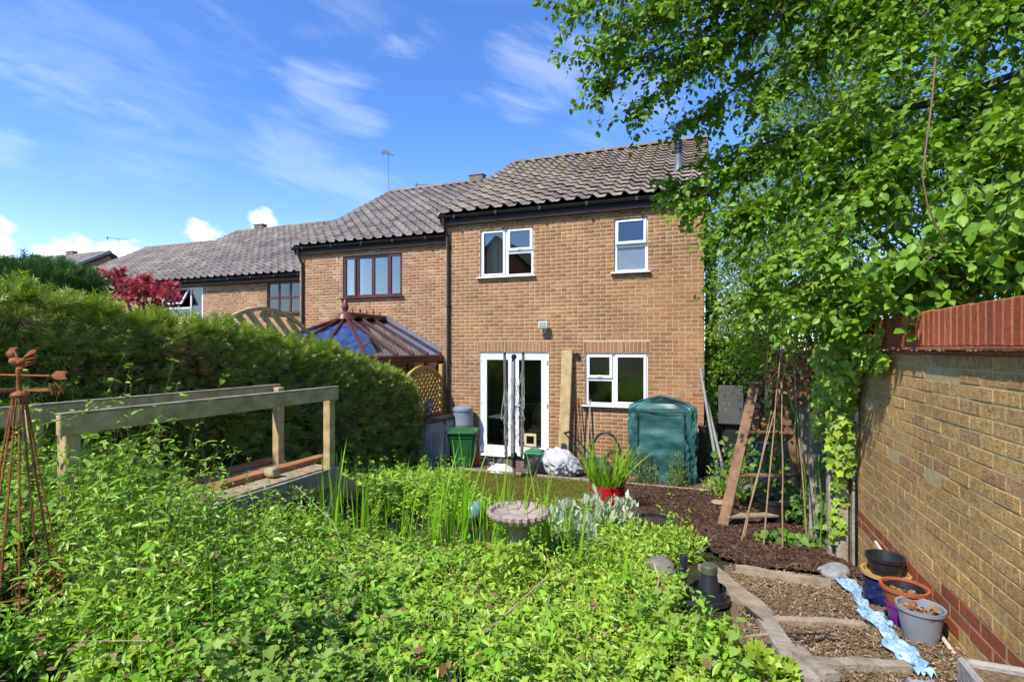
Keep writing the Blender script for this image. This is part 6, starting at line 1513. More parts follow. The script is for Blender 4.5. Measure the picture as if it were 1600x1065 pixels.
m_bark = mat('tree_bark', (.055, .042, .03), .9, col2=(.12, .095, .07), scale=9, bump=.7, bscale=30)
m_dry = mat('dry_stem', (.30, .21, .12), .8, col2=(.48, .38, .25), scale=7)

# ================================================================== conifer hedge
def hedge():
    HY_ = np.array([-3, 1.0, 2.3, 4.0, 5.8, 6.9, 7.7, 8.35, 8.78]); HZ = np.array([2.98, 2.95, 2.86, 2.68, 2.46, 2.28, 2.10, 1.82, 1.35])
    t = thing('conifer_hedge', (-5.5, 3.5, .4), 'long clipped conifer hedge along the left side of the garden', 'hedge')
    def section(y, a, shrink=1.0):
        h = np.interp(y, HY_, HZ)-gz(0*y-7, y); z0 = gz(0*y-7, y)-.05; xc = -5.62; w = .64
        end = np.clip((8.83-y)/.35, .15, 1)**.5
        c, s = np.cos(a), np.sin(a); p = .30
        x = xc+np.sign(c)*np.abs(c)**p*w*end*shrink; z = z0+np.abs(s)**p*h*(1-(1-shrink)*.6)
        n = np.stack([np.sign(c)*np.abs(c)**.6, 0*c+.0, np.abs(s)**1.6*1.0], 1)
        return np.stack([x, y, z], 1), unit(n)
    # core of twigs that closes the view
    ys = np.linspace(-3, 8.68, 90); aa = np.linspace(0, math.pi, 30); Yg, Ag = np.meshgrid(ys, aa, indexing='ij'); P, _ = section(Yg.ravel(), Ag.ravel(), .82)
    P += .05*noise3(P, 4, 3)[:, None]*np.array([1, .3, .5]); na = len(aa)
    i, j = np.meshgrid(np.arange(len(ys)-1), np.arange(na-1), indexing='ij'); b = (i*na+j).ravel()
    T = np.concatenate([np.stack([b, b+1, b+na+1], 1), np.stack([b, b+na+1, b+na], 1)])
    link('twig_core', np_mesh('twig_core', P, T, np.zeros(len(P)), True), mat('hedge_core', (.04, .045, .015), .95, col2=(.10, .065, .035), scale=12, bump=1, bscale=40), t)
    # tufts: sprays fanned from common points, dark gaps between
    nt_ = 7600; y = rng.uniform(-1.0, 8.8, nt_); p_ = .30; r0 = rng.random(nt_); f_ = rng.random(nt_)**.9; u_ = rng.uniform(-1, 1, nt_)
    a = np.where(r0 < .66, np.arcsin(np.clip(.04+.96*f_, 0, .9995)**(1/p_)), np.where(r0 < .92, np.arccos(np.sign(u_)*np.abs(u_)**(1/p_)), math.pi-np.arcsin(np.clip(f_, 0, .9995)**(1/p_)))); P0, N0 = section(y, a); dsp = .10*noise3(P0, 2.6, 5)+.09*noise3(P0, 8, 6)
    P0 = P0+N0*(dsp-.12)[:, None]; k = 7; P = np.repeat(P0, k, 0); N_ = np.repeat(N0, k, 0); n = len(P)
    ax = np.repeat(unit(N0*.8+rng.normal(0, .35, (nt_, 3))+np.array([0, 0, .18])), k, 0); d = ax+rng.normal(0, .42, (n, 3))*np.array([1, 1, .55]); P = P+unit(d)*rng.uniform(0, .06, n)[:, None]
    nr = np.array([0, 0, 1.0])+rng.normal(0, .38, (n, 3))+N_*.3; sz = rng.gamma(8, .0145, n).clip(.06, .2); tone = np.repeat(rng.random(nt_)*.85, k)*.75+rng.random(n)*.22
    up = N_[:, 2] > .72; tipm = (up & (rng.random(n) < .6)) | np.repeat(rng.random(nt_) < .05, k)
    stuff_obj('foliage', [scatter(SPRAY, P[~tipm], d[~tipm], nr[~tipm], sz[~tipm], tone[~tipm])], lm_hedge, t, 'stuff')
    q = tipm; stuff_obj('new_growth', [scatter(SPRAY, P[q], d[q]+np.array([0, 0, .3]), nr[q], sz[q], rng.random(q.sum()))], lm_tip, t, 'stuff')
    # dead brown patches low down
    n = 6000; y = rng.uniform(.3, 8.0, n); a = np.arcsin(np.clip(rng.random(n)*.8+.03, 0, .99)**(1/.30)); P, N_ = section(y, a); k = noise3(P, 2.6, 9) > .42; P, N_ = P[k], N_[k]; m_ = len(P)
    stuff_obj('dead_sprays', [scatter(SPRAY, P+N_*.02, N_*.4+rng.normal(0, .5, (m_, 3))-np.array([0, 0, .3]), rnd_dirs(m_), rng.uniform(.06, .12, m_), rng.random(m_))], m_dead, t, 'stuff')
    for y in np.arange(-.8, 8.8, .8):
        MB().tube([(-5.6, y, gz_flat(y)-.05), (-5.58, y+.05, gz_flat(y)+.9), (-5.62, y, 1.7)], [.05, .04, .02], 7).build('trunk', m_bark, t, True)
hedge()
def conifer_bush(px_, py_, d, rx, rz, label):
    c = at_d(px_, py_, d); t = thing('conifer_bush', (c.x, c.y, 0), label, 'bush'); n = 2600
    u = rnd_dirs(n)*(rng.random(n)**.35)[:, None]; P = np.array(c)+u*np.array([rx, rx, rz]); dd = u*.5+rng.normal(0, .4, (n, 3))+np.array([0, 0, .7])
    stuff_obj('crown', [scatter(SPRAY, P, dd, rnd_dirs(n), rng.uniform(.10, .20, n), rng.random(n))], leaf_mat('young_conifer', [(.05,.13,.03),(.08,.17,.04),(.04,.10,.02),(.11,.20,.05)], .25), t)
    MB().tube([(c.x, c.y, 0), (c.x+.05, c.y, c.z)], [.08, .03], 8).build('trunk', m_bark, t, True)
conifer_bush(72, 446, 6.6, .55, .26, 'feathery young conifer poking above the left hedge top'); conifer_bush(-15, 448, 6.2, .4, .24, 'small feathery conifer at the far left of the hedge top')
def maple():
    pts = [(128, 430, .16), (160, 428, .2), (190, 440, .24), (215, 448, .28), (240, 452, .28), (262, 462, .26), (230, 440, .15), (188, 424, .13), (270, 444, .12), (225, 432, .1), (200, 465, .24), (245, 478, .2)]
    c0 = at_d(225, 520, 9.2); t = thing('red_maple', (c0.x, c0.y, 0), 'dark red leaved maple showing above the hedge before the terrace roof', 'tree'); P = []; 
    lims = MB(); base = Vector((c0.x, c0.y, 0)); fork = Vector((c0.x, c0.y, 1.7)); lims.tube([base, fork], [.08, .06], 8)
    for (a, b, r) in pts:
        c = at_d(a, b, 9.2+rng.uniform(-.4, .4)); lims.tube([fork, (fork+c)/2+Vector((0, 0, .15)), c], [.035, .02, .006], 5); m_ = int(620*r); u = rnd_dirs(m_)*(rng.random(m_)**.5)[:, None]; P.append(np.array(c)+u*np.array([r*1.2, r*1.2, r*.6]))
    P = np.concatenate(P); n = len(P); star = fan([(.1, 0, 0), (.0, -.35, .0), (.3, -.2, .03), (.4, -.6, 0), (.5, -.15, .03), (1, 0, -.1), (.5, .15, .03), (.4, .6, 0), (.3, .2, .03), (0, .35, 0), (.1, 0, 0)])
    stuff_obj('crown', [scatter(star, P, rng.normal(0, .7, (n, 3))-np.array([0, 0, .4]), np.array([0, 0, 1])+rng.normal(0, .5, (n, 3)), rng.uniform(.06, .11, n), rng.random(n))], lm_red, t)
    lims.build('trunk', m_bark, t, True)
maple()

# ================================================================== weeds: nobody could count them
def in_bed(x, y):
    """where the overgrown bed lies"""
    right = np.where(y < 4.6, np.where(y > 2.95, -.18, .12)-.06*np.sin(y*5), np.interp(y, [4.6, 5.4, 6.2, 7.2], [.0, -.55, -1.0, -1.6]))
    back = np.interp(x, [-5, -3.9, -3.4, -2.9, -2.2, -1.2, 0], [5.6, 7.4, 7.0, 6.2, 5.7, 5.5, 5.1])
    deckm = (x < -3.25) & (y > 2.7) & (y < 5.0) & (x < -2.9-.33*(y-2.3))
    pond = ((x-POND[0])/(POND[2]*.78))**2+((y-POND[1])/(POND[3]*.75))**2 < 1
    bare = ((x+2.95)**2+(y-1.42)**2 < .09) | ((x+2.3)**2+(y-1.12)**2 < .05) | ((x+3.5)**2+(y-1.75)**2 < .05)
    return ~bare & (x < right) & (y < back) & (x > -5.0) & (y > .9) & ~deckm & ~pond
def wheight(x, y):
    dep = np.maximum(.938*y-.347*x, .3); r_ = -x/dep
    h = np.interp(r_, [.0, .35, .6, .72, .84, .95, 1.05, 1.3], [.24, .13, .13, .22, .42, .58, .72, .78])
    h = h*np.where(y > 3.6, np.where(r_ > .62, .75, 1), 1)+.04*np.sin(x*4+y*2.3)*np.sin(y*3.7-x)
    h = np.where(y > 4.9, np.where(x < -3.1, .24, .10)+.05*np.sin(x*5)**2, h)
    h = h*np.clip((y-.75)/1.25, .22, 1)
    h = np.where((x > -.75) & (y > 2.75) & (y < 4.7), np.minimum(h, .10), h)
    return np.clip(h, .06, .80)
def weeds():
    parts, stems = [], []
    # upright leafy stems with leaves in whorls; three kinds growing in drifts
    n0 = 9800; x = rng.uniform(-4.9, .3, n0*3); y = 1.0+(rng.random(n0*3)**1.25)*6.4; gap = noise3(np.stack([x, y, 0*x], 1), 2.7, 33); k = in_bed(x, y) & (gap > -.62); x, y = x[k][:n0], y[k][:n0]; n = len(x)
    cover = noise3(np.stack([x, y, 0*x], 1), 1.6, 21); kind = np.digitize(noise3(np.stack([x, y, 0*x], 1), 2.1, 44)+rng.normal(0, .25, n), [-.0, .42])
    ivy_zone = (x > -2.6) & (cover > -.35) & (y < 4.4)
    h = wheight(x, y)*rng.uniform(.35, 1.15, n)*np.where(ivy_zone, .75, 1); tall = rng.random(n) < .08; h = h*np.where(tall, 1.5, 1)+np.where(tall, .10, 0)
    lean = rng.normal(0, .22, (n, 2)); g = gz(x, y); levels = 7; mats_ = [[], [], []]
    for l in range(levels):
        f = (l+1.2)/(levels+.2); use = rng.random(n) < (.92 if l > 1 else .5); ids = np.nonzero(use)[0]
        xs, ys, hs, gs, ln, kd = x[ids], y[ids], h[ids], g[ids], lean[ids], kind[ids]; m_ = len(xs)
        cpos = np.stack([xs+ln[:, 0]*hs*f, ys+ln[:, 1]*hs*f, gs+hs*f], 1); ph = rng.uniform(0, 6.28, m_)
        nl = 5 if l == levels-1 else 4
        for q in range(nl):
            a = ph+q*2*np.pi/nl+rng.normal(0, .35, m_); tilt = rng.normal(.25 if l == levels-1 else -.15, .5, m_)
            d = np.stack([np.cos(a), np.sin(a), tilt], 1); nr = np.stack([rng.normal(0, .5, m_), rng.normal(0, .5, m_), np.ones(m_)], 1)
            sz = rng.gamma(6, .0066, m_).clip(.016, .08)*(1.15-.4*f); P = cpos+d*rng.uniform(0, .02, m_)[:, None]
            for kk, tm, sc in ((0, LANCE, 1.25), (1, OVAL, 1.0), (2, IVY if q % 2 else HEART, .95)):
                sel = kd == kk
                if sel.any(): mats_[kk].append(scatter(tm, P[sel], d[sel], nr[sel], sz[sel]*sc, rng.random(sel.sum())))
    top = np.stack([lean[:, 0]*h, lean[:, 1]*h, h], 1); stems.append(scatter(TWIG, np.stack([x, y, g], 1), top, rnd_dirs(n), np.stack([np.linalg.norm(top, axis=1)*1.0, np.full(n, .0042), np.full(n, .0042)], 1), rng.random(n)))
    wm = [lm_weed, leaf_mat('cool_weed_leaf', [(0.176,0.395,0.026),(0.246,0.499,0.031),(0.123,0.291,0.023),(0.299,0.541,0.043)], .28, .5, .25, (1.15, 1.1, .4)), leaf_mat('pale_weed_leaf', [(0.231,0.389,0.054),(0.289,0.436,0.072),(0.163,0.307,0.040),(0.317,0.425,0.108)], .28, .5, .25, (1.1, 1.1, .4))]
    for nm, prt, m_, lab in (('weed_patch', mats_[0], wm[0], 'narrow leaved bright green weeds filling the front of the garden'), ('nettle_patch', mats_[1], wm[1], 'cooler green oval leaved weeds growing in drifts at the front'), ('goosegrass_patch', mats_[2], wm[2], 'pale yellow green lobed weeds scattered through the front bed')):
        o = stuff_obj(nm, prt, m_); tag(o, lab, 'weeds', kind='stuff')
    o = stuff_obj('weed_stems', stems, m_stem); tag(o, 'thin green stems standing under the weed leaves', 'stems', kind='stuff')
    # grass blades and dead straws through the bed
    n0 = 2600; x = rng.uniform(-4.9, .3, n0*2); y = 1.0+rng.random(n0*2)**1.2*5.5; k = in_bed(x, y); x, y = x[k][:n0], y[k][:n0]; n = len(x); a = rng.uniform(0, 6.28, n); ll = (wheight(x, y)*.95+.06)*rng.uniform(.5, 1.2, n); dd = np.stack([np.cos(a)*.35, np.sin(a)*.35, np.ones(n)], 1); nn_ = np.stack([-np.cos(a), -np.sin(a), .3+0*a], 1)
    o = stuff_obj('grass_blades', [scatter(blade_t(4, .3), np.stack([x, y, gz(x, y)], 1), dd, nn_, np.stack([ll, rng.uniform(.004, .009, n), ll], 1), rng.random(n))], lm_reed); tag(o, 'loose grass blades growing up through the weeds', 'grass', kind='stuff')
    n = 480; x, y = x[:n], y[:n]; a = rng.uniform(0, 6.28, n); ll = rng.uniform(.08, .32, n); dd = np.stack([np.cos(a), np.sin(a), rng.normal(.3, .5, n)], 1)
    o = stuff_obj('dead_straws', [scatter(TWIG, np.stack([x, y, gz(x, y)+wheight(x, y)*rng.uniform(.2, .95, n)], 1), dd, rnd_dirs(n), np.stack([ll, np.full(n, .005), np.full(n, .005)], 1), rng.random(n))], m_dry); tag(o, 'dry straw coloured stalks tangled in the weeds', 'straw', kind='stuff')
    # trailing ivy carpet in the middle and right
    n0 = 24000; x = rng.uniform(-3.4, .25, n0*2); y = .95+(rng.random(n0*2)**1.2)*4.0; k = in_bed(x, y) & (noise3(np.stack([x, y, 0*x], 1), 1.6, 21) > -.5) & (noise3(np.stack([x, y, 0*x], 1), 3.1, 35) > -.55); x, y = x[k][:n0], y[k][:n0]; n = len(x)
    bump = .07+.06*noise3(np.stack([x, y, 0*x], 1), 3.5, 22)+wheight(x, y)*.35
    z = gz(x, y)+bump*rng.random(n)**.45; a = rng.uniform(0, 6.28, n)
    d = np.stack([np.cos(a), np.sin(a)-.3, rng.normal(-.25, .3, n)], 1); nr = np.stack([rng.normal(0, .55, n), rng.normal(-.2, .55, n), np.ones(n)], 1)
    o = stuff_obj('ivy_carpet', [scatter(IVY, np.stack([x, y, z], 1), d, nr, rng.gamma(6, .006, n).clip(.016, .07), rng.random(n))], lm_ivy); tag(o, 'trailing ivy leaves carpeting the ground in front of the pond', 'ivy', kind='stuff')
    # litter
    n = 9000; x = rng.uniform(-4.9, .3, n); y = rng.uniform(.9, 6, n); k = (in_bed(x, y)) | ((x < -1.9) & (y < 2)); x, y = x[k], y[k]; n = len(x); a = rng.uniform(0, 6.28, n)
    o = stuff_obj('fallen_leaves', [scatter(OVAL, np.stack([x, y, gz(x, y)+.01+rng.random(n)**2*(.05+wheight(x, y)*.6)], 1), np.stack([np.cos(a), np.sin(a), rng.normal(0, .3, n)], 1), np.array([0, 0, 1])+rng.normal(0, .4, (n, 3)), rng.uniform(.03, .06, n), rng.random(n))], m_dead); tag(o, 'brown fallen leaves under the weeds', 'leaves', kind='stuff')
    # low broad leaves at the lawn's near edge
    n = 5200; x = rng.uniform(-4.9, -.9, n); y = rng.uniform(5.0, 7.4, n); k = in_bed(x, y); x, y = x[k], y[k]; n = len(x); h = rng.uniform(.03, .28, n)*np.where(x > -3.0, .45, 1)*np.where(y > 6.6, .7, 1)
    a = rng.uniform(0, 6.28, n); d = np.stack([np.cos(a)*.8, np.sin(a)*.8, rng.normal(.35, .3, n)], 1)
    o = stuff_obj('border_plants', [scatter(LANCE, np.stack([x, y, gz(x, y)+h], 1), d, np.array([0, 0, 1])+rng.normal(0, .35, (n, 3)), rng.uniform(.08, .15, n), rng.random(n))], lm_weed); tag(o, 'leafy border plants between the pond and the mossy lawn', 'plants', kind='stuff')
    # moss and short grass on the lawn
    n = 30000; x = rng.uniform(-5.1, -1.0, n); y = rng.uniform(5.9, 8.76, n); a = rng.uniform(0, 6.28, n)
    o = stuff_obj('moss_and_grass', [scatter(blade_t(2), np.stack([x, y, gz(x, y)+.015], 1), np.stack([np.cos(a)*.6, np.sin(a)*.6, np.full(n, .7)], 1), np.stack([np.cos(a), np.sin(a), 0*a], 1)*-1+np.array([0, 0, .4]), np.stack([rng.uniform(.025, .06, n), rng.uniform(.006, .012, n), rng.uniform(.02, .05, n)], 1), rng.random(n))], leaf_mat('moss_leaf', [(0.144,0.180,0.020),(0.240,0.240,0.035),(0.108,0.144,0.020),(0.336,0.276,0.060)], .3, .7, .2)); tag(o, 'short yellowish moss and grass on the little lawn', 'grass', kind='stuff')
weeds()
# a few dry straws and bramble stems lying over the weeds
for i, (pp, r_, lab) in enumerate(([[(305, 1030, 2.35), (430, 1000, 2.55), (560, 962, 2.9), (690, 945, 3.0), (760, 930, 3.1)], .006, 'long dry stem lying across the ivy in the middle front'], [[(462, 758, 3.9), (486, 782, 3.8), (520, 815, 3.7), (535, 850, 3.6), (548, 880, 3.5)], .0025, 'bent thin stem arching over the weeds below the deck end'], [[(995, 1045, 2.3), (1060, 1010, 2.4), (1120, 1000, 2.5), (1200, 990, 2.6)], .006, 'dry bramble stem lying toward the path edge'], [[(700, 1060, 2.1), (745, 1000, 2.4), (790, 960, 2.6), (850, 905, 2.9)], .006, 'dry stem rising through the ivy in front of the bird bath'], [[(1015, 960, 3.0), (1030, 905, 3.3), (1022, 880, 3.4), (1008, 878, 3.4)], .006, 'pale hooked stem beside the pond rocks'])):
    o = MB().tube([at_d(*q) for q in pp], r_, 6).build('dry_stem', m_dry, None, True); tag(o, lab, 'stem')
# bindweed over the handrail
def bindweed():
    zr = 1.93; P = [at_z(70, 640, zr), at_z(110, 655, zr-.06), at_z(150, 630, zr+.03), at_z(175, 627, zr+.03), at_z(140, 640, zr), at_z(95, 655, zr), at_z(60, 665, zr-.1), at_z(45, 640, 1.95)]
    t = thing('bindweed', P[0], 'thin bindweed trailing over the deck handrail by the vane', 'climber'); MB().tube(P, .003, 5).tube([P[2], at_z(180, 622, zr+.05), at_z(165, 615, zr+.1)], .002, 5).tube([P[0], at_d(60, 600, 2.7), at_d(35, 590, 2.5)], .002, 5).build('stem', m_stem, t, True)
    pts = np.array([P[i % len(P)].lerp(P[(i+1) % len(P)], rng.random()) for i in range(40)]); n = 40
    stuff_obj('leaves', [scatter(HEART, pts, rng.normal(0, 1, (n, 3))-np.array([0, 0, .5]), rnd_dirs(n)+np.array([0, 0, .8]), rng.uniform(.012, .035, n), rng.random(n))], lm_weed, t)
bindweed()

# ================================================================== reeds, iris, potted grass, silver plants
BL = [blade_t(5, b) for b in (.04, .10, .18)]
def blade_meshes(name, m, bends=(.04, .10, .2, .32)):
    out = []
    for b in bends:
        V, T = blade_t(6, b); me = np_mesh(name, V, T, np.zeros(len(V))); me.materials.append(m); out.append(me)
    return out
reed_me = blade_meshes('reed_blade', lm_reed)
def clump(name, c, n, r, h, w, label, cat, group, mes, lean=.12, blade='blade'):
    t = thing(name, c, label, cat, group)
    for i in range(n):
        a = random.uniform(0, 6.28); q = r*math.sqrt(random.random()); base = Vector((c[0]+q*math.cos(a), c[1]+q*math.sin(a), c[2]-.03)); hh = h*random.uniform(.6, 1.08)
        L_ = lean*random.uniform(.2, 1.4); d = Vector((math.cos(a)*L_, math.sin(a)*L_, 1)).normalized(); s = d.cross(Vector((math.sin(a*3.1), math.cos(a*2.7), 0))).normalized(); z = d.cross(s)
        o = bpy.data.objects.new(blade, random.choice(mes)); COL.objects.link(o); o.matrix_basis = frame(base, d*hh, s*w*random.uniform(.7, 1.2), z*hh); set_parent(o, t)
    return t
for i, (px_, py_, d, n, r, h, lab) in enumerate(((505, 850, 4.25, 14, .14, .84, 'sparse upright reeds nearest the deck end post'), (560, 850, 4.3, 24, .18, .74, 'short reed clump right of the deck'), (615, 845, 4.5, 22, .18, .86, 'thin reed clump left of the tallest reeds'), (655, 880, 4.3, 30, .18, .92, 'reed clump beside the tallest reeds'), (705, 880, 4.2, 30, .15, 1.02, 'tallest dense reed clump in the pond'), (760, 885, 4.1, 32, .2, .84, 'reed clump between the globe and the tallest reeds'), (835, 890, 3.9, 16, .12, .86, 'dark reeds beside the bird bath stem'), (868, 875, 4.1, 14, .10, .66, 'stiff short reeds right of the bird bath'), (890, 900, 3.7, 7, .06, .66, 'few tall dark reeds in front of the wire basket'), (990, 925, 3.3, 6, .06, .40, 'broad iris fan left of the pond light'))):
    c = at_d(px_, py_, d); g = float(gz(c.x, c.y)); clump('reed_clump', (c.x, c.y, g), n, r, h, .023 if i < 9 else .034, lab, 'reeds', 'reed clumps in the pond', reed_me, .10)
grass_me = blade_meshes('grass_blade', leaf_mat('pot_grass_leaf', [(.22,.42,.025),(.30,.50,.035),(.17,.34,.025),(.36,.52,.06)], .42, .4, .4, (1.2, 1.2, .4)), (.1, .2, .35, .5))
c = RP; clump('potted_grass', (c.x, c.y, c.z+RPH-.04), 120, RPR*.8, .66, .026, 'bright green strap leaved plant growing in the red pot', 'plant', None, grass_me, .55, 'leaf')
def herb(name, c, n, r, h, tmpl, size, m, label, cat, group=None, up=.6, stems=14, sm=None):
    """bushy plant: stems and leaves through a dome"""
    t = thing(name, c, label, cat, group); u = rnd_dirs(n)*(rng.random(n)**.45)[:, None]; u[:, 2] = np.abs(u[:, 2]); P = np.array(c)+u*np.array([r, r, h])
    st = MB()
    for i in range(stems):
        q = P[i*(n//stems)]; st.tube([(c[0]+random.uniform(-.03, .03), c[1]+random.uniform(-.03, .03), c[2]-.03), ((c[0]*.6+q[0]*.4), (c[1]*.6+q[1]*.4), c[2]*.45+q[2]*.55), tuple(q)], [.006, .005, .002], 5)
    st.build('stems', sm or m_stem, t, True)
    d = u*.8+rng.normal(0, .45, (n, 3))+np.array([0, 0, up]); stuff_obj('foliage', [scatter(tmpl, P, d, np.array([0, 0, 1])+rng.normal(0, .5, (n, 3)), rng.uniform(size*.6, size*1.2, n), rng.random(n))], m, t)
    return t
SO = fan([(0, 0, 0), (.3, -.14, .05), (.65, -.17, .05), (1, 0, -.05), (.65, .17, .05), (.3, .14, .05), (0, 0, 0)])
for i, (px_, py_, n, r, h, lab) in enumerate(((880, 842, 190, .20, .36, 'silver woolly leaved plant left of the red pot base'), (932, 838, 260, .22, .42, 'tallest silver woolly plant in front of the red pot'), (978, 838, 160, .18, .36, 'silver woolly plant right in front of the log slice'), (905, 868, 170, .2, .28, 'low silver plant behind the wire basket'))):
    c = G(px_, py_); herb('lambs_ear', (c.x, c.y, c.z), n, r, h, SO, .115, lm_silver, lab, 'plant', 'silver plants by the red pot', 1.0)
for i, (px_, py_, n, r, h, tm, sz, m, lab) in enumerate(((1005, 850, 360, .26, .20, OVAL, .05, lm_weed, 'bushy green plant behind the pale pond rock'), (1060, 855, 360, .26, .18, LANCE, .06, lm_weed, 'leafy green plant spilling onto the bark bed'), (960, 905, 300, .24, .14, OVAL, .05, lm_weed, 'low green plant on the near pond edge'), (806, 925, 420, .20, .34, HEART, .05, lm_ivy, 'leafy climber mounded round the bird bath stem'), (1095, 1030, 260, .2, .13, OVAL, .045, lm_ivy, 'broad leaved plant crowding the black filter'), (1190, 1060, 170, .15, .12, IVY, .06, lm_ivy, 'yellow green lobed leaves at the near path edge'), (700, 765, 300, .28, .26, LANCE, .11, lm_silver if False else lm_weed, 'grey green leafy plant beside the pale globe'))):
    c = G(px_, py_); herb('leafy_plant', (c.x, c.y, float(gz(c.x, c.y))), n, r, h, tm, sz, m, lab, 'plant', 'leafy plants round the pond')
c = at_y(838, 730, 9.1); herb('santolina', (c.x, 9.1, .03), 420, .17, .26, SPRAY, .09, leaf_mat('grey_twig', [(.36,.34,.30),(.46,.43,.38),(.28,.25,.22)], .1, .8, .1), 'small grey twiggy plant before the green lidded crate', 'plant', None, .8, 10, m_dry)
for (px_, Y_, n, r, h, lab) in ((1000, 9.05, 700, .34, .55, 'olive green shrub between the grass pot and the growhouse'), (1058, 9.0, 420, .20, .62, 'straggly shrub standing in front of the growhouse'), (962, 9.3, 300, .18, .72, 'upright rosemary like shrub by the hose')):
    c = at_y(px_, 730, Y_); herb('olive_shrub', (c.x, Y_, .02), n, r, h, LANCE, .055, lm_olive, lab, 'shrub', 'shrubs by the house wall', .9)
c = at_y(1125, 745, 8.5); herb('low_shrub', (c.x+.1, 8.45, .05), 600, .38, .62, OVAL, .06, lm_weed, 'fresh green shrub at the mouth of the side passage', 'shrub', None, .5)

# ================================================================== trees over the wall
def twig_leaves(base, dirs, lens, per, leaf, tmpl, droop=.40):
    """leaves along twigs; returns leaf parts and twig parts"""
    n = len(base); lp = []
    for k in range(per):
        f = (k+.6)/per; P = base+dirs*(lens*f)[:, None]-np.array([0, 0, 1.])*(lens*f*f*.25)[:, None]
        s = 1 if k % 2 else -1; side = unit(np.cross(dirs, np.array([0, 0, 1.]))+1e-6)
        d = dirs*.5+side*s*.7+rng.normal(0, .45, (n, 3))-np.array([0, 0, droop]); nr = np.array([0, -.25, .8])+rng.normal(0, .6, (n, 3))+side*s*.4; P = P+rng.normal(0, .025, (n, 3))
        lp.append(scatter(tmpl, P, d, nr, leaf*rng.uniform(.6, 1.15, n), rng.random(n)))
    tw = scatter(TWIG, base, dirs-np.array([0, 0, .12]), rnd_dirs(n), np.stack([lens, np.full(n, .006), np.full(n, .006)], 1), rng.random(n))
    return lp, [tw]
def limb_path(a, b, sag, n=8):
    a, b = Vector(a), Vector(b); return [a.lerp(b, i/n)+Vector((0, 0, sag*4*(i/n)*(1-i/n)))+Vector((random.uniform(-.04, .04), random.uniform(-.04, .04), random.uniform(-.04, .04)))*(1 if 0 < i < n else 0) for i in range(n+1)]
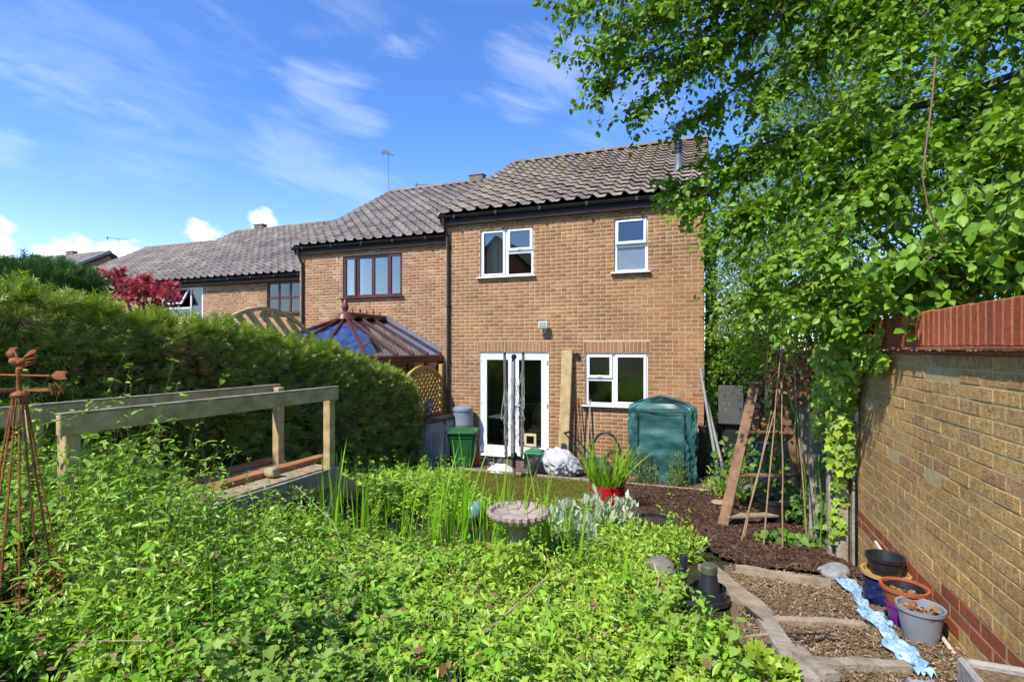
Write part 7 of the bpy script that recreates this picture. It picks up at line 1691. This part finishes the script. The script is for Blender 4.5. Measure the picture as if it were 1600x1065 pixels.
def overhang_tree():
    foot = Vector((3.3, 6.0, .3)); t = thing('hazel_tree', foot, 'large leafy tree leaning over the red topped wall, branches reaching across the sky', 'tree')
    f1 = Vector((3.1, 5.9, 2.6)); f2 = Vector((2.9, 5.7, 4.2)); f3 = Vector((2.7, 5.5, 6.2))
    tr = MB(); tr.tube([foot-Vector((0, 0, .3)), Vector((3.2, 5.95, 1.2)), f1, f2, f3], [.17, .14, .12, .09, .05], 10)
    tips = [(886, 22, 5.0, f3), (915, 90, 5.0, f3), (965, 40, 5.1, f3), (940, 135, 5.1, f3), (1000, 168, 5.2, f3), (1045, 110, 5.1, f3), (1078, 196, 5.5, f3), (1040, 296, 5.7, f2), (1075, 320, 5.5, f2), (1112, 372, 5.4, f2), (1120, 250, 5.4, f2), (1180, 330, 5.0, f2), (1195, 425, 4.6, f2), (1150, 470, 4.9, f1), (1230, 480, 4.3, f1), (1290, 400, 4.0, f2), (1310, 490, 3.9, f1), (1375, 455, 3.5, f1), (1425, 405, 3.3, f1), (1340, 330, 4.0, f2), (1260, 260, 4.6, f2), (1190, 160, 5.0, f3), (1110, 70, 5.2, f3), (1040, 10, 5.3, f3), (1250, 90, 4.8, f3), (1330, 180, 4.3, f3), (1420, 250, 3.8, f2), (1500, 330, 3.4, f2), (1560, 400, 3.1, f1), (1480, 150, 3.9, f3), (1380, 60, 4.4, f3), (1560, 40, 3.7, f3), (1580, 230, 3.2, f2), (1640, 330, 3.0, f1), (1480, 405, 3.2, f1), (1170, -40, 5.2, f3), (1330, -60, 4.9, f3), (1500, -60, 4.3, f3), (1650, 100, 3.4, f3), (980, -40, 5.3, f3)]
    B, D, L_ = [], [], []; limb_objs = []
    for i, (px_, py_, d, fk) in enumerate(tips):
        tip = at_d(px_, py_, d); pth = limb_path(fk+Vector((random.uniform(-.2, .2), 0, random.uniform(-.5, .5))), tip, .22)
        r0 = .035; MB().tube(pth, [r0*(1-.85*k/8) for k in range(9)], 6).build('limb', m_bark, t, True)
        n = 54
        for k in range(n):
            f = .34+.66*math.sqrt(random.random()) if k else 1; a = min(7, int(f*8)); p = pth[a].lerp(pth[a+1], f*8-a); ax = (pth[a+1]-pth[a]).normalized()
            sd = Vector(rnd_dirs(1)[0]); sd = (sd-ax*sd.dot(ax)).normalized(); sd.z *= .6
            dv = (ax*.6+sd*1.0-Vector((0, 0, .10))).normalized(); B.append(p); D.append(dv); L_.append(random.uniform(.20, .46))
    B, D, L_ = np.array(B), np.array(D), np.array(L_); lp, tw = twig_leaves(B, D, L_, 16, .074, LEAF)
    stuff_obj('crown', lp, lm_tree, t, 'stuff'); stuff_obj('twigs', tw, m_bark, t, 'stuff'); tr.build('trunk', m_bark, t, True)
    # the nearest hanging spray, leaf by leaf
    me = np_mesh('leaf', LEAF[0], LEAF[1], np.zeros(len(LEAF[0]))); me.materials.append(lm_tree)
    for (a, b, d, n) in ((1420, 415, 3.15, 46), (1470, 400, 3.1, 40), (1370, 440, 3.3, 30), (1530, 390, 2.9, 34), (1460, 350, 3.1, 30), (1565, 330, 2.8, 30)):
        tip = at_d(a, b, d); st = at_d(a+95, b-70, d+.1); pth = limb_path(st, tip, .04, 6); MB().tube(pth, [.008-.001*k for k in range(7)], 5).build('twig', m_bark, t, True)
        for k in range(n):
            f = (k+.5)/n*6; q = min(5, int(f)); p = pth[q].lerp(pth[q+1], f-q)+Vector(rng.normal(0, .035, 3)); dv = Vector((rng.normal(-.2, .5), rng.normal(-.2, .4), rng.normal(-.75, .35))).normalized(); nn = Vector((rng.normal(-.3, .5), rng.normal(-.6, .4), .7)); y_ = nn.cross(dv).normalized(); z_ = dv.cross(y_); s = random.uniform(.06, .10)
            o = bpy.data.objects.new('leaf', me); COL.objects.link(o); o.matrix_basis = frame(p, dv*s, y_*s, z_*s); set_parent(o, t)
overhang_tree()
def bulk_tree(name, foot, blobs, n, leaf, tmpl, m, label, per=9, group='trees behind the wall', trunk=True, droop=.35):
    t = thing(name, foot, label, 'tree', group); foot = Vector(foot); tr = MB(); cs = [Vector(b[0]) for b in blobs]; mid = sum(cs, Vector())/len(cs); hub = Vector((foot.x, foot.y, (foot.z+mid.z)*.5))
    tr.tube([foot-Vector((0, 0, .2)), (foot+hub)/2+Vector((.05, 0, 0)), hub], [.14, .11, .08], 9).build('trunk', m_bark, t, True)
    tot = sum(b[1][0]*b[1][1]*b[1][2] for b in blobs); B, D = [], []
    for c, r in blobs:
        MB().tube(limb_path(hub, c, .1), [.05-.005*k for k in range(9)], 6).build('limb', m_bark, t, True)
        k = max(20, int(n*r[0]*r[1]*r[2]/tot)); u = rnd_dirs(k)*(.25+.75*rng.random(k)**.4)[:, None]
        u = u*(1+.22*noise3(u+np.array(c), 3.1, int(abs(c[0]*100)) % 97))[:, None]
        B.append(np.array(c)+u*np.array(r)); D.append(unit(u+rng.normal(0, .45, (k, 3))-np.array([0, 0, .15])))
    B, D = np.concatenate(B), np.concatenate(D); L_ = rng.uniform(.18, .42, len(B)); lp, tw = twig_leaves(B, D, L_, per, leaf, tmpl, droop)
    stuff_obj('crown', lp, m, t, 'stuff'); stuff_obj('twigs', tw, m_bark, t, 'stuff'); return t
bulk_tree('hawthorn_tree', (3.2, 8.8, 0), [((2.6, 8.6, 3.6), (1.5, 1.3, 1.5)), ((3.4, 8.2, 5.2), (1.9, 1.5, 1.6)), ((2.4, 8.8, 6.6), (1.5, 1.4, 1.3)), ((4.4, 7.4, 3.4), (1.6, 1.5, 1.8)), ((1.7, 9.2, 4.9), (.9, 1.1, 1.3)), ((1.9, 8.8, 2.6), (.9, .9, .8)), ((2.0, 7.6, 4.0), (.9, .9, 1.3)), ((2.2, 7.4, 2.9), (.9, 1.1, .9)), ((1.6, 8.8, 6.7), (1.0, 1.0, 1.2)), ((2.3, 8.4, 8.0), (1.5, 1.2, 1.0)), ((1.3, 8.9, 5.6), (.7, .9, .8)), ((1.2, 8.4, 4.6), (.7, .8, .9)), ((1.5, 7.6, 5.6), (.8, .9, 1.0)), ((1.9, 7.2, 6.8), (1.0, .9, .9))], 6600, .062, OVAL, lm_tree2, 'dense hawthorn tree filling the background behind the fence', 10)
bulk_tree('hawthorn_tree', (4.6, 4.6, .6), [((3.7, 4.6, 3.2), (1.5, 1.6, 1.2)), ((4.2, 4.2, 5.0), (1.8, 1.8, 1.6)), ((3.6, 3.4, 3.4), (1.2, 1.4, 1.3)), ((3.8, 5.6, 6.6), (1.8, 1.6, 1.3)), ((4.4, 3.0, 5.8), (1.6, 1.6, 1.6))], 3600, .058, OVAL, lm_tree2, 'dark leafy tree close behind the red wall coping', 10)
bulk_tree('lime_shrub', (1.75, 8.4, .1), [((.95, 8.6, 2.55), (.75, .7, .55)), ((1.2, 8.0, 2.2), (.6, .6, .55)), ((.65, 8.9, 2.05), (.5, .5, .35)), ((1.3, 8.9, 3.0), (.8, .7, .5)), ((.6, 8.6, 2.5), (.45, .5, .4)), ((1.0, 8.2, 3.3), (.7, .7, .6))], 950, .05, OVAL, lm_lime, 'yellow green shrub spilling over the fence by the house corner', 11)
bulk_tree('lime_shrub', (1.3, 11.0, .1), [((.75, 10.6, 3.5), (.6, .9, .9)), ((.95, 10.4, 4.5), (.7, .9, .8)), ((.9, 11.2, 2.9), (.6, .7, .5)), ((1.1, 10.9, 5.4), (.75, .8, .6)), ((.62, 11.4, 3.2), (.5, .5, .8)), ((.75, 11.6, 2.5), (.6, .4, .5)), ((.38, 11.6, 3.5), (.3, .6, 1.3)), ((.42, 12, 5.0), (.35, .6, 1.0)), ((.4, 11.2, 2.6), (.3, .4, .5))], 2000, .054, OVAL, lm_lime, 'bright sunlit foliage just right of the house corner', 10)

# ------------------------------------------------------------------ ivy on the wall end and climber on the fence
def ivy():
    t = thing('wall_ivy', (1.2, 5.3, .35), 'thick light green ivy hanging over the end of the brick wall', 'ivy'); P, N_ = [], []
    def blob(c, r, n, nrm):
        u = rnd_dirs(n)*(rng.random(n)**.3)[:, None]; P.append(np.array(c)+u*np.array(r)); N_.append(np.array(nrm)+.6*u)
    blob((1.15, 5.35, 2.15), (.24, .42, .38), 650, (-.7, -.6, .3)); blob((1.1, 5.5, 1.75), (.18, .38, .42), 420, (-.7, -.6, .3)); blob((1.12, 5.25, 1.45), (.12, .16, .35), 160, (-.7, -.6, .2)); blob((1.2, 5.0, 2.3), (.10, .45, .16), 260, (-.9, -.2, .3)); blob((1.2, 4.6, 2.22), (.05, .35, .09), 110, (-1, 0, .3)); blob((1.13, 5.33, 1.05), (.06, .08, .35), 50, (-.7, -.6, .2)); blob((1.1, 5.4, 2.75), (.3, .5, .3), 300, (-.5, -.6, .4)); blob((1.1, 5.33, .75), (.07, .12, .2), 45, (-.7, -.5, .2))
    P = np.concatenate(P); N_ = np.concatenate(N_); n = len(P); P[:, 0] = np.where((P[:, 1] < 5.27) & (P[:, 2] < 2.55), np.minimum(P[:, 0], 1.19), P[:, 0])
    d = rng.normal(0, .45, (n, 3))+np.array([-.15, -.1, -.85]); ix = np.argsort(np.linalg.norm(P-np.array(EYEV), axis=1))
    me = np_mesh('ivy_leaf', IVY[0], IVY[1], np.zeros(len(IVY[0]))); me.materials.append(lm_ivy)
    vis = ix[:280]; rest = ix[280:]
    for i in vis:
        dv = Vector(d[i]).normalized(); y_ = Vector(N_[i]).cross(dv).normalized(); z_ = dv.cross(y_); s = random.uniform(.05, .085); o = bpy.data.objects.new('leaf', me); COL.objects.link(o); o.matrix_basis = frame(P[i], dv*s, y_*s, z_*s); set_parent(o, t)
    stuff_obj('foliage', [scatter(IVY, P[rest], d[rest], N_[rest], rng.uniform(.05, .085, len(rest)), rng.random(len(rest)))], lm_ivy, t, 'stuff')
    for k in range(5): MB().tube([(1.16+.02*k, 5.36+.03*k, .32), (1.13+.02*math.sin(k), 5.38+.04*k, 1.1), (1.17, 5.3+.05*k, 1.9), (1.2, 5.2-.1*k, 2.35)], [.012, .01, .008, .004], 6).build('stem', m_bark, t, True)
    # green climber on fence and ladder
    t = thing('fence_climber', (1.0, 6.4, .3), 'heart leaved climber twining over the fence behind the stepladder', 'climber'); P = []
    for (c, r, n) in (((1.14, 6.6, .75), (.06, .8, .45), 300), ((1.14, 6.2, 1.2), (.06, .6, .5), 240), ((1.0, 7.0, .45), (.16, .5, .22), 200), ((.55, 7.4, .75), (.5, .5, .5), 260), ((1.1, 5.75, .55), (.07, .2, .35), 110), ((.75, 5.65, .42), (.35, .12, .12), 130), ((.95, 7.6, 1.4), (.25, .5, .4), 200)):
        u = rnd_dirs(n)*(rng.random(n)**.4)[:, None]; P.append(np.array(c)+u*np.array(r))
    P = np.concatenate(P); P[:, 0] = np.minimum(P[:, 0], 1.17); P[:, 2] = np.maximum(P[:, 2], gz(P[:, 0]*0+9, P[:, 1])+.03); n = len(P); d = rng.normal(0, .6, (n, 3))+np.array([-.2, -.2, -.5])
    stuff_obj('foliage', [scatter(HEART, P, d, np.array([-.5, -.6, .6])+rng.normal(0, .4, (n, 3)), rng.uniform(.05, .10, n), rng.random(n))], leaf_mat('climber_leaf', [(0.117,0.247,0.030),(0.169,0.299,0.036),(0.078,0.182,0.024),(0.221,0.338,0.060)], .35), t, 'stuff')
    for k in range(7):
        y = 5.6+k*.28; MB().tube([(1.02, y, gz_flat(y)-.02), (1.05, y+.06, .8), (1.0, y-.05, 1.2), (1.04, y+.05, 1.65)], .005, 5).build('stem', m_stem, t, True)
    # dead brown leaves and thin stems at the ladder top
    t = thing('dead_climber', (.95, 6.5, 1.7), 'withered orange brown climber tangled at the top of the stepladder', 'climber'); P = []
    for (px_, py_, d_, rr, n) in ((1235, 590, 6.0, .30, 120), (1260, 560, 5.8, .28, 110), (1215, 575, 6.2, .25, 60), (1195, 660, 5.9, .18, 40), (1270, 610, 5.8, .22, 60)):
        c = at_d(px_, py_, d_); u = rnd_dirs(n)*(rng.random(n)**.4)[:, None]; P.append(np.array(c)+u*rr)
    P = np.concatenate(P); n = len(P); stuff_obj('withered_leaves', [scatter(OVAL, P, rng.normal(0, .6, (n, 3))-np.array([0, 0, .6]), rnd_dirs(n), rng.uniform(.04, .08, n), rng.random(n))], leaf_mat('withered_leaf', [(.30,.12,.04),(.22,.085,.03),(.38,.19,.07),(.17,.07,.03)], .3, .7, .1), t, 'stuff')
    st = MB()
    for k in range(26):
        c = at_d(random.uniform(1195, 1275), random.uniform(540, 620), random.uniform(5.7, 6.2)); e = c+Vector(rnd_dirs(1)[0])*.35; st.tube([c, (c+e)/2+Vector((0, 0, random.uniform(-.1, .1))), e], .0035, 4)
    st.build('stems', m_lad_wood, t, True)
ivy()

# ivy creeping up the side wall of the house
def house_ivy():
    t = thing('house_ivy', (.08, 11, .0), 'narrow band of ivy climbing the shaded side of the end house', 'ivy'); n = 2600
    P = np.stack([rng.uniform(.03, .22, n), rng.uniform(10.25, 13.5, n), .2+4.6*rng.random(n)**.9], 1); d = rng.normal(0, .5, (n, 3))+np.array([.3, -.2, -.7])
    stuff_obj('foliage', [scatter(IVY, P, d, np.array([.7, -.5, .4])+rng.normal(0, .4, (n, 3)), rng.uniform(.05, .09, n), rng.random(n))], lm_tree2, t)
    for k in range(4): MB().tube([(.03, 10.4+.6*k, 0), (.04, 10.5+.6*k, 1.8), (.03, 10.4+.7*k, 4.2)], [.012, .01, .004], 6).build('stem', m_bark, t, True)
house_ivy()

# one bare reddish stem hanging out of the tree
o = MB().tube([at_d(1462, 90, 3.25), at_d(1456, 160, 3.2), at_d(1446, 235, 3.15), at_d(1441, 275, 3.1), at_d(1449, 320, 3.1), at_d(1462, 352, 3.05), at_d(1478, 378, 3.05), at_d(1462, 395, 3.05), at_d(1440, 415, 3.05)], [.006, .006, .006, .005, .005, .005, .004, .004, .002], 7).build('hanging_stem', mat('stem_red', (.09, .05, .035), .6, col2=(.16, .09, .06), scale=9), None, True); tag(o, 'bare reddish brown stem hanging out of the tree above the wall', 'stem')
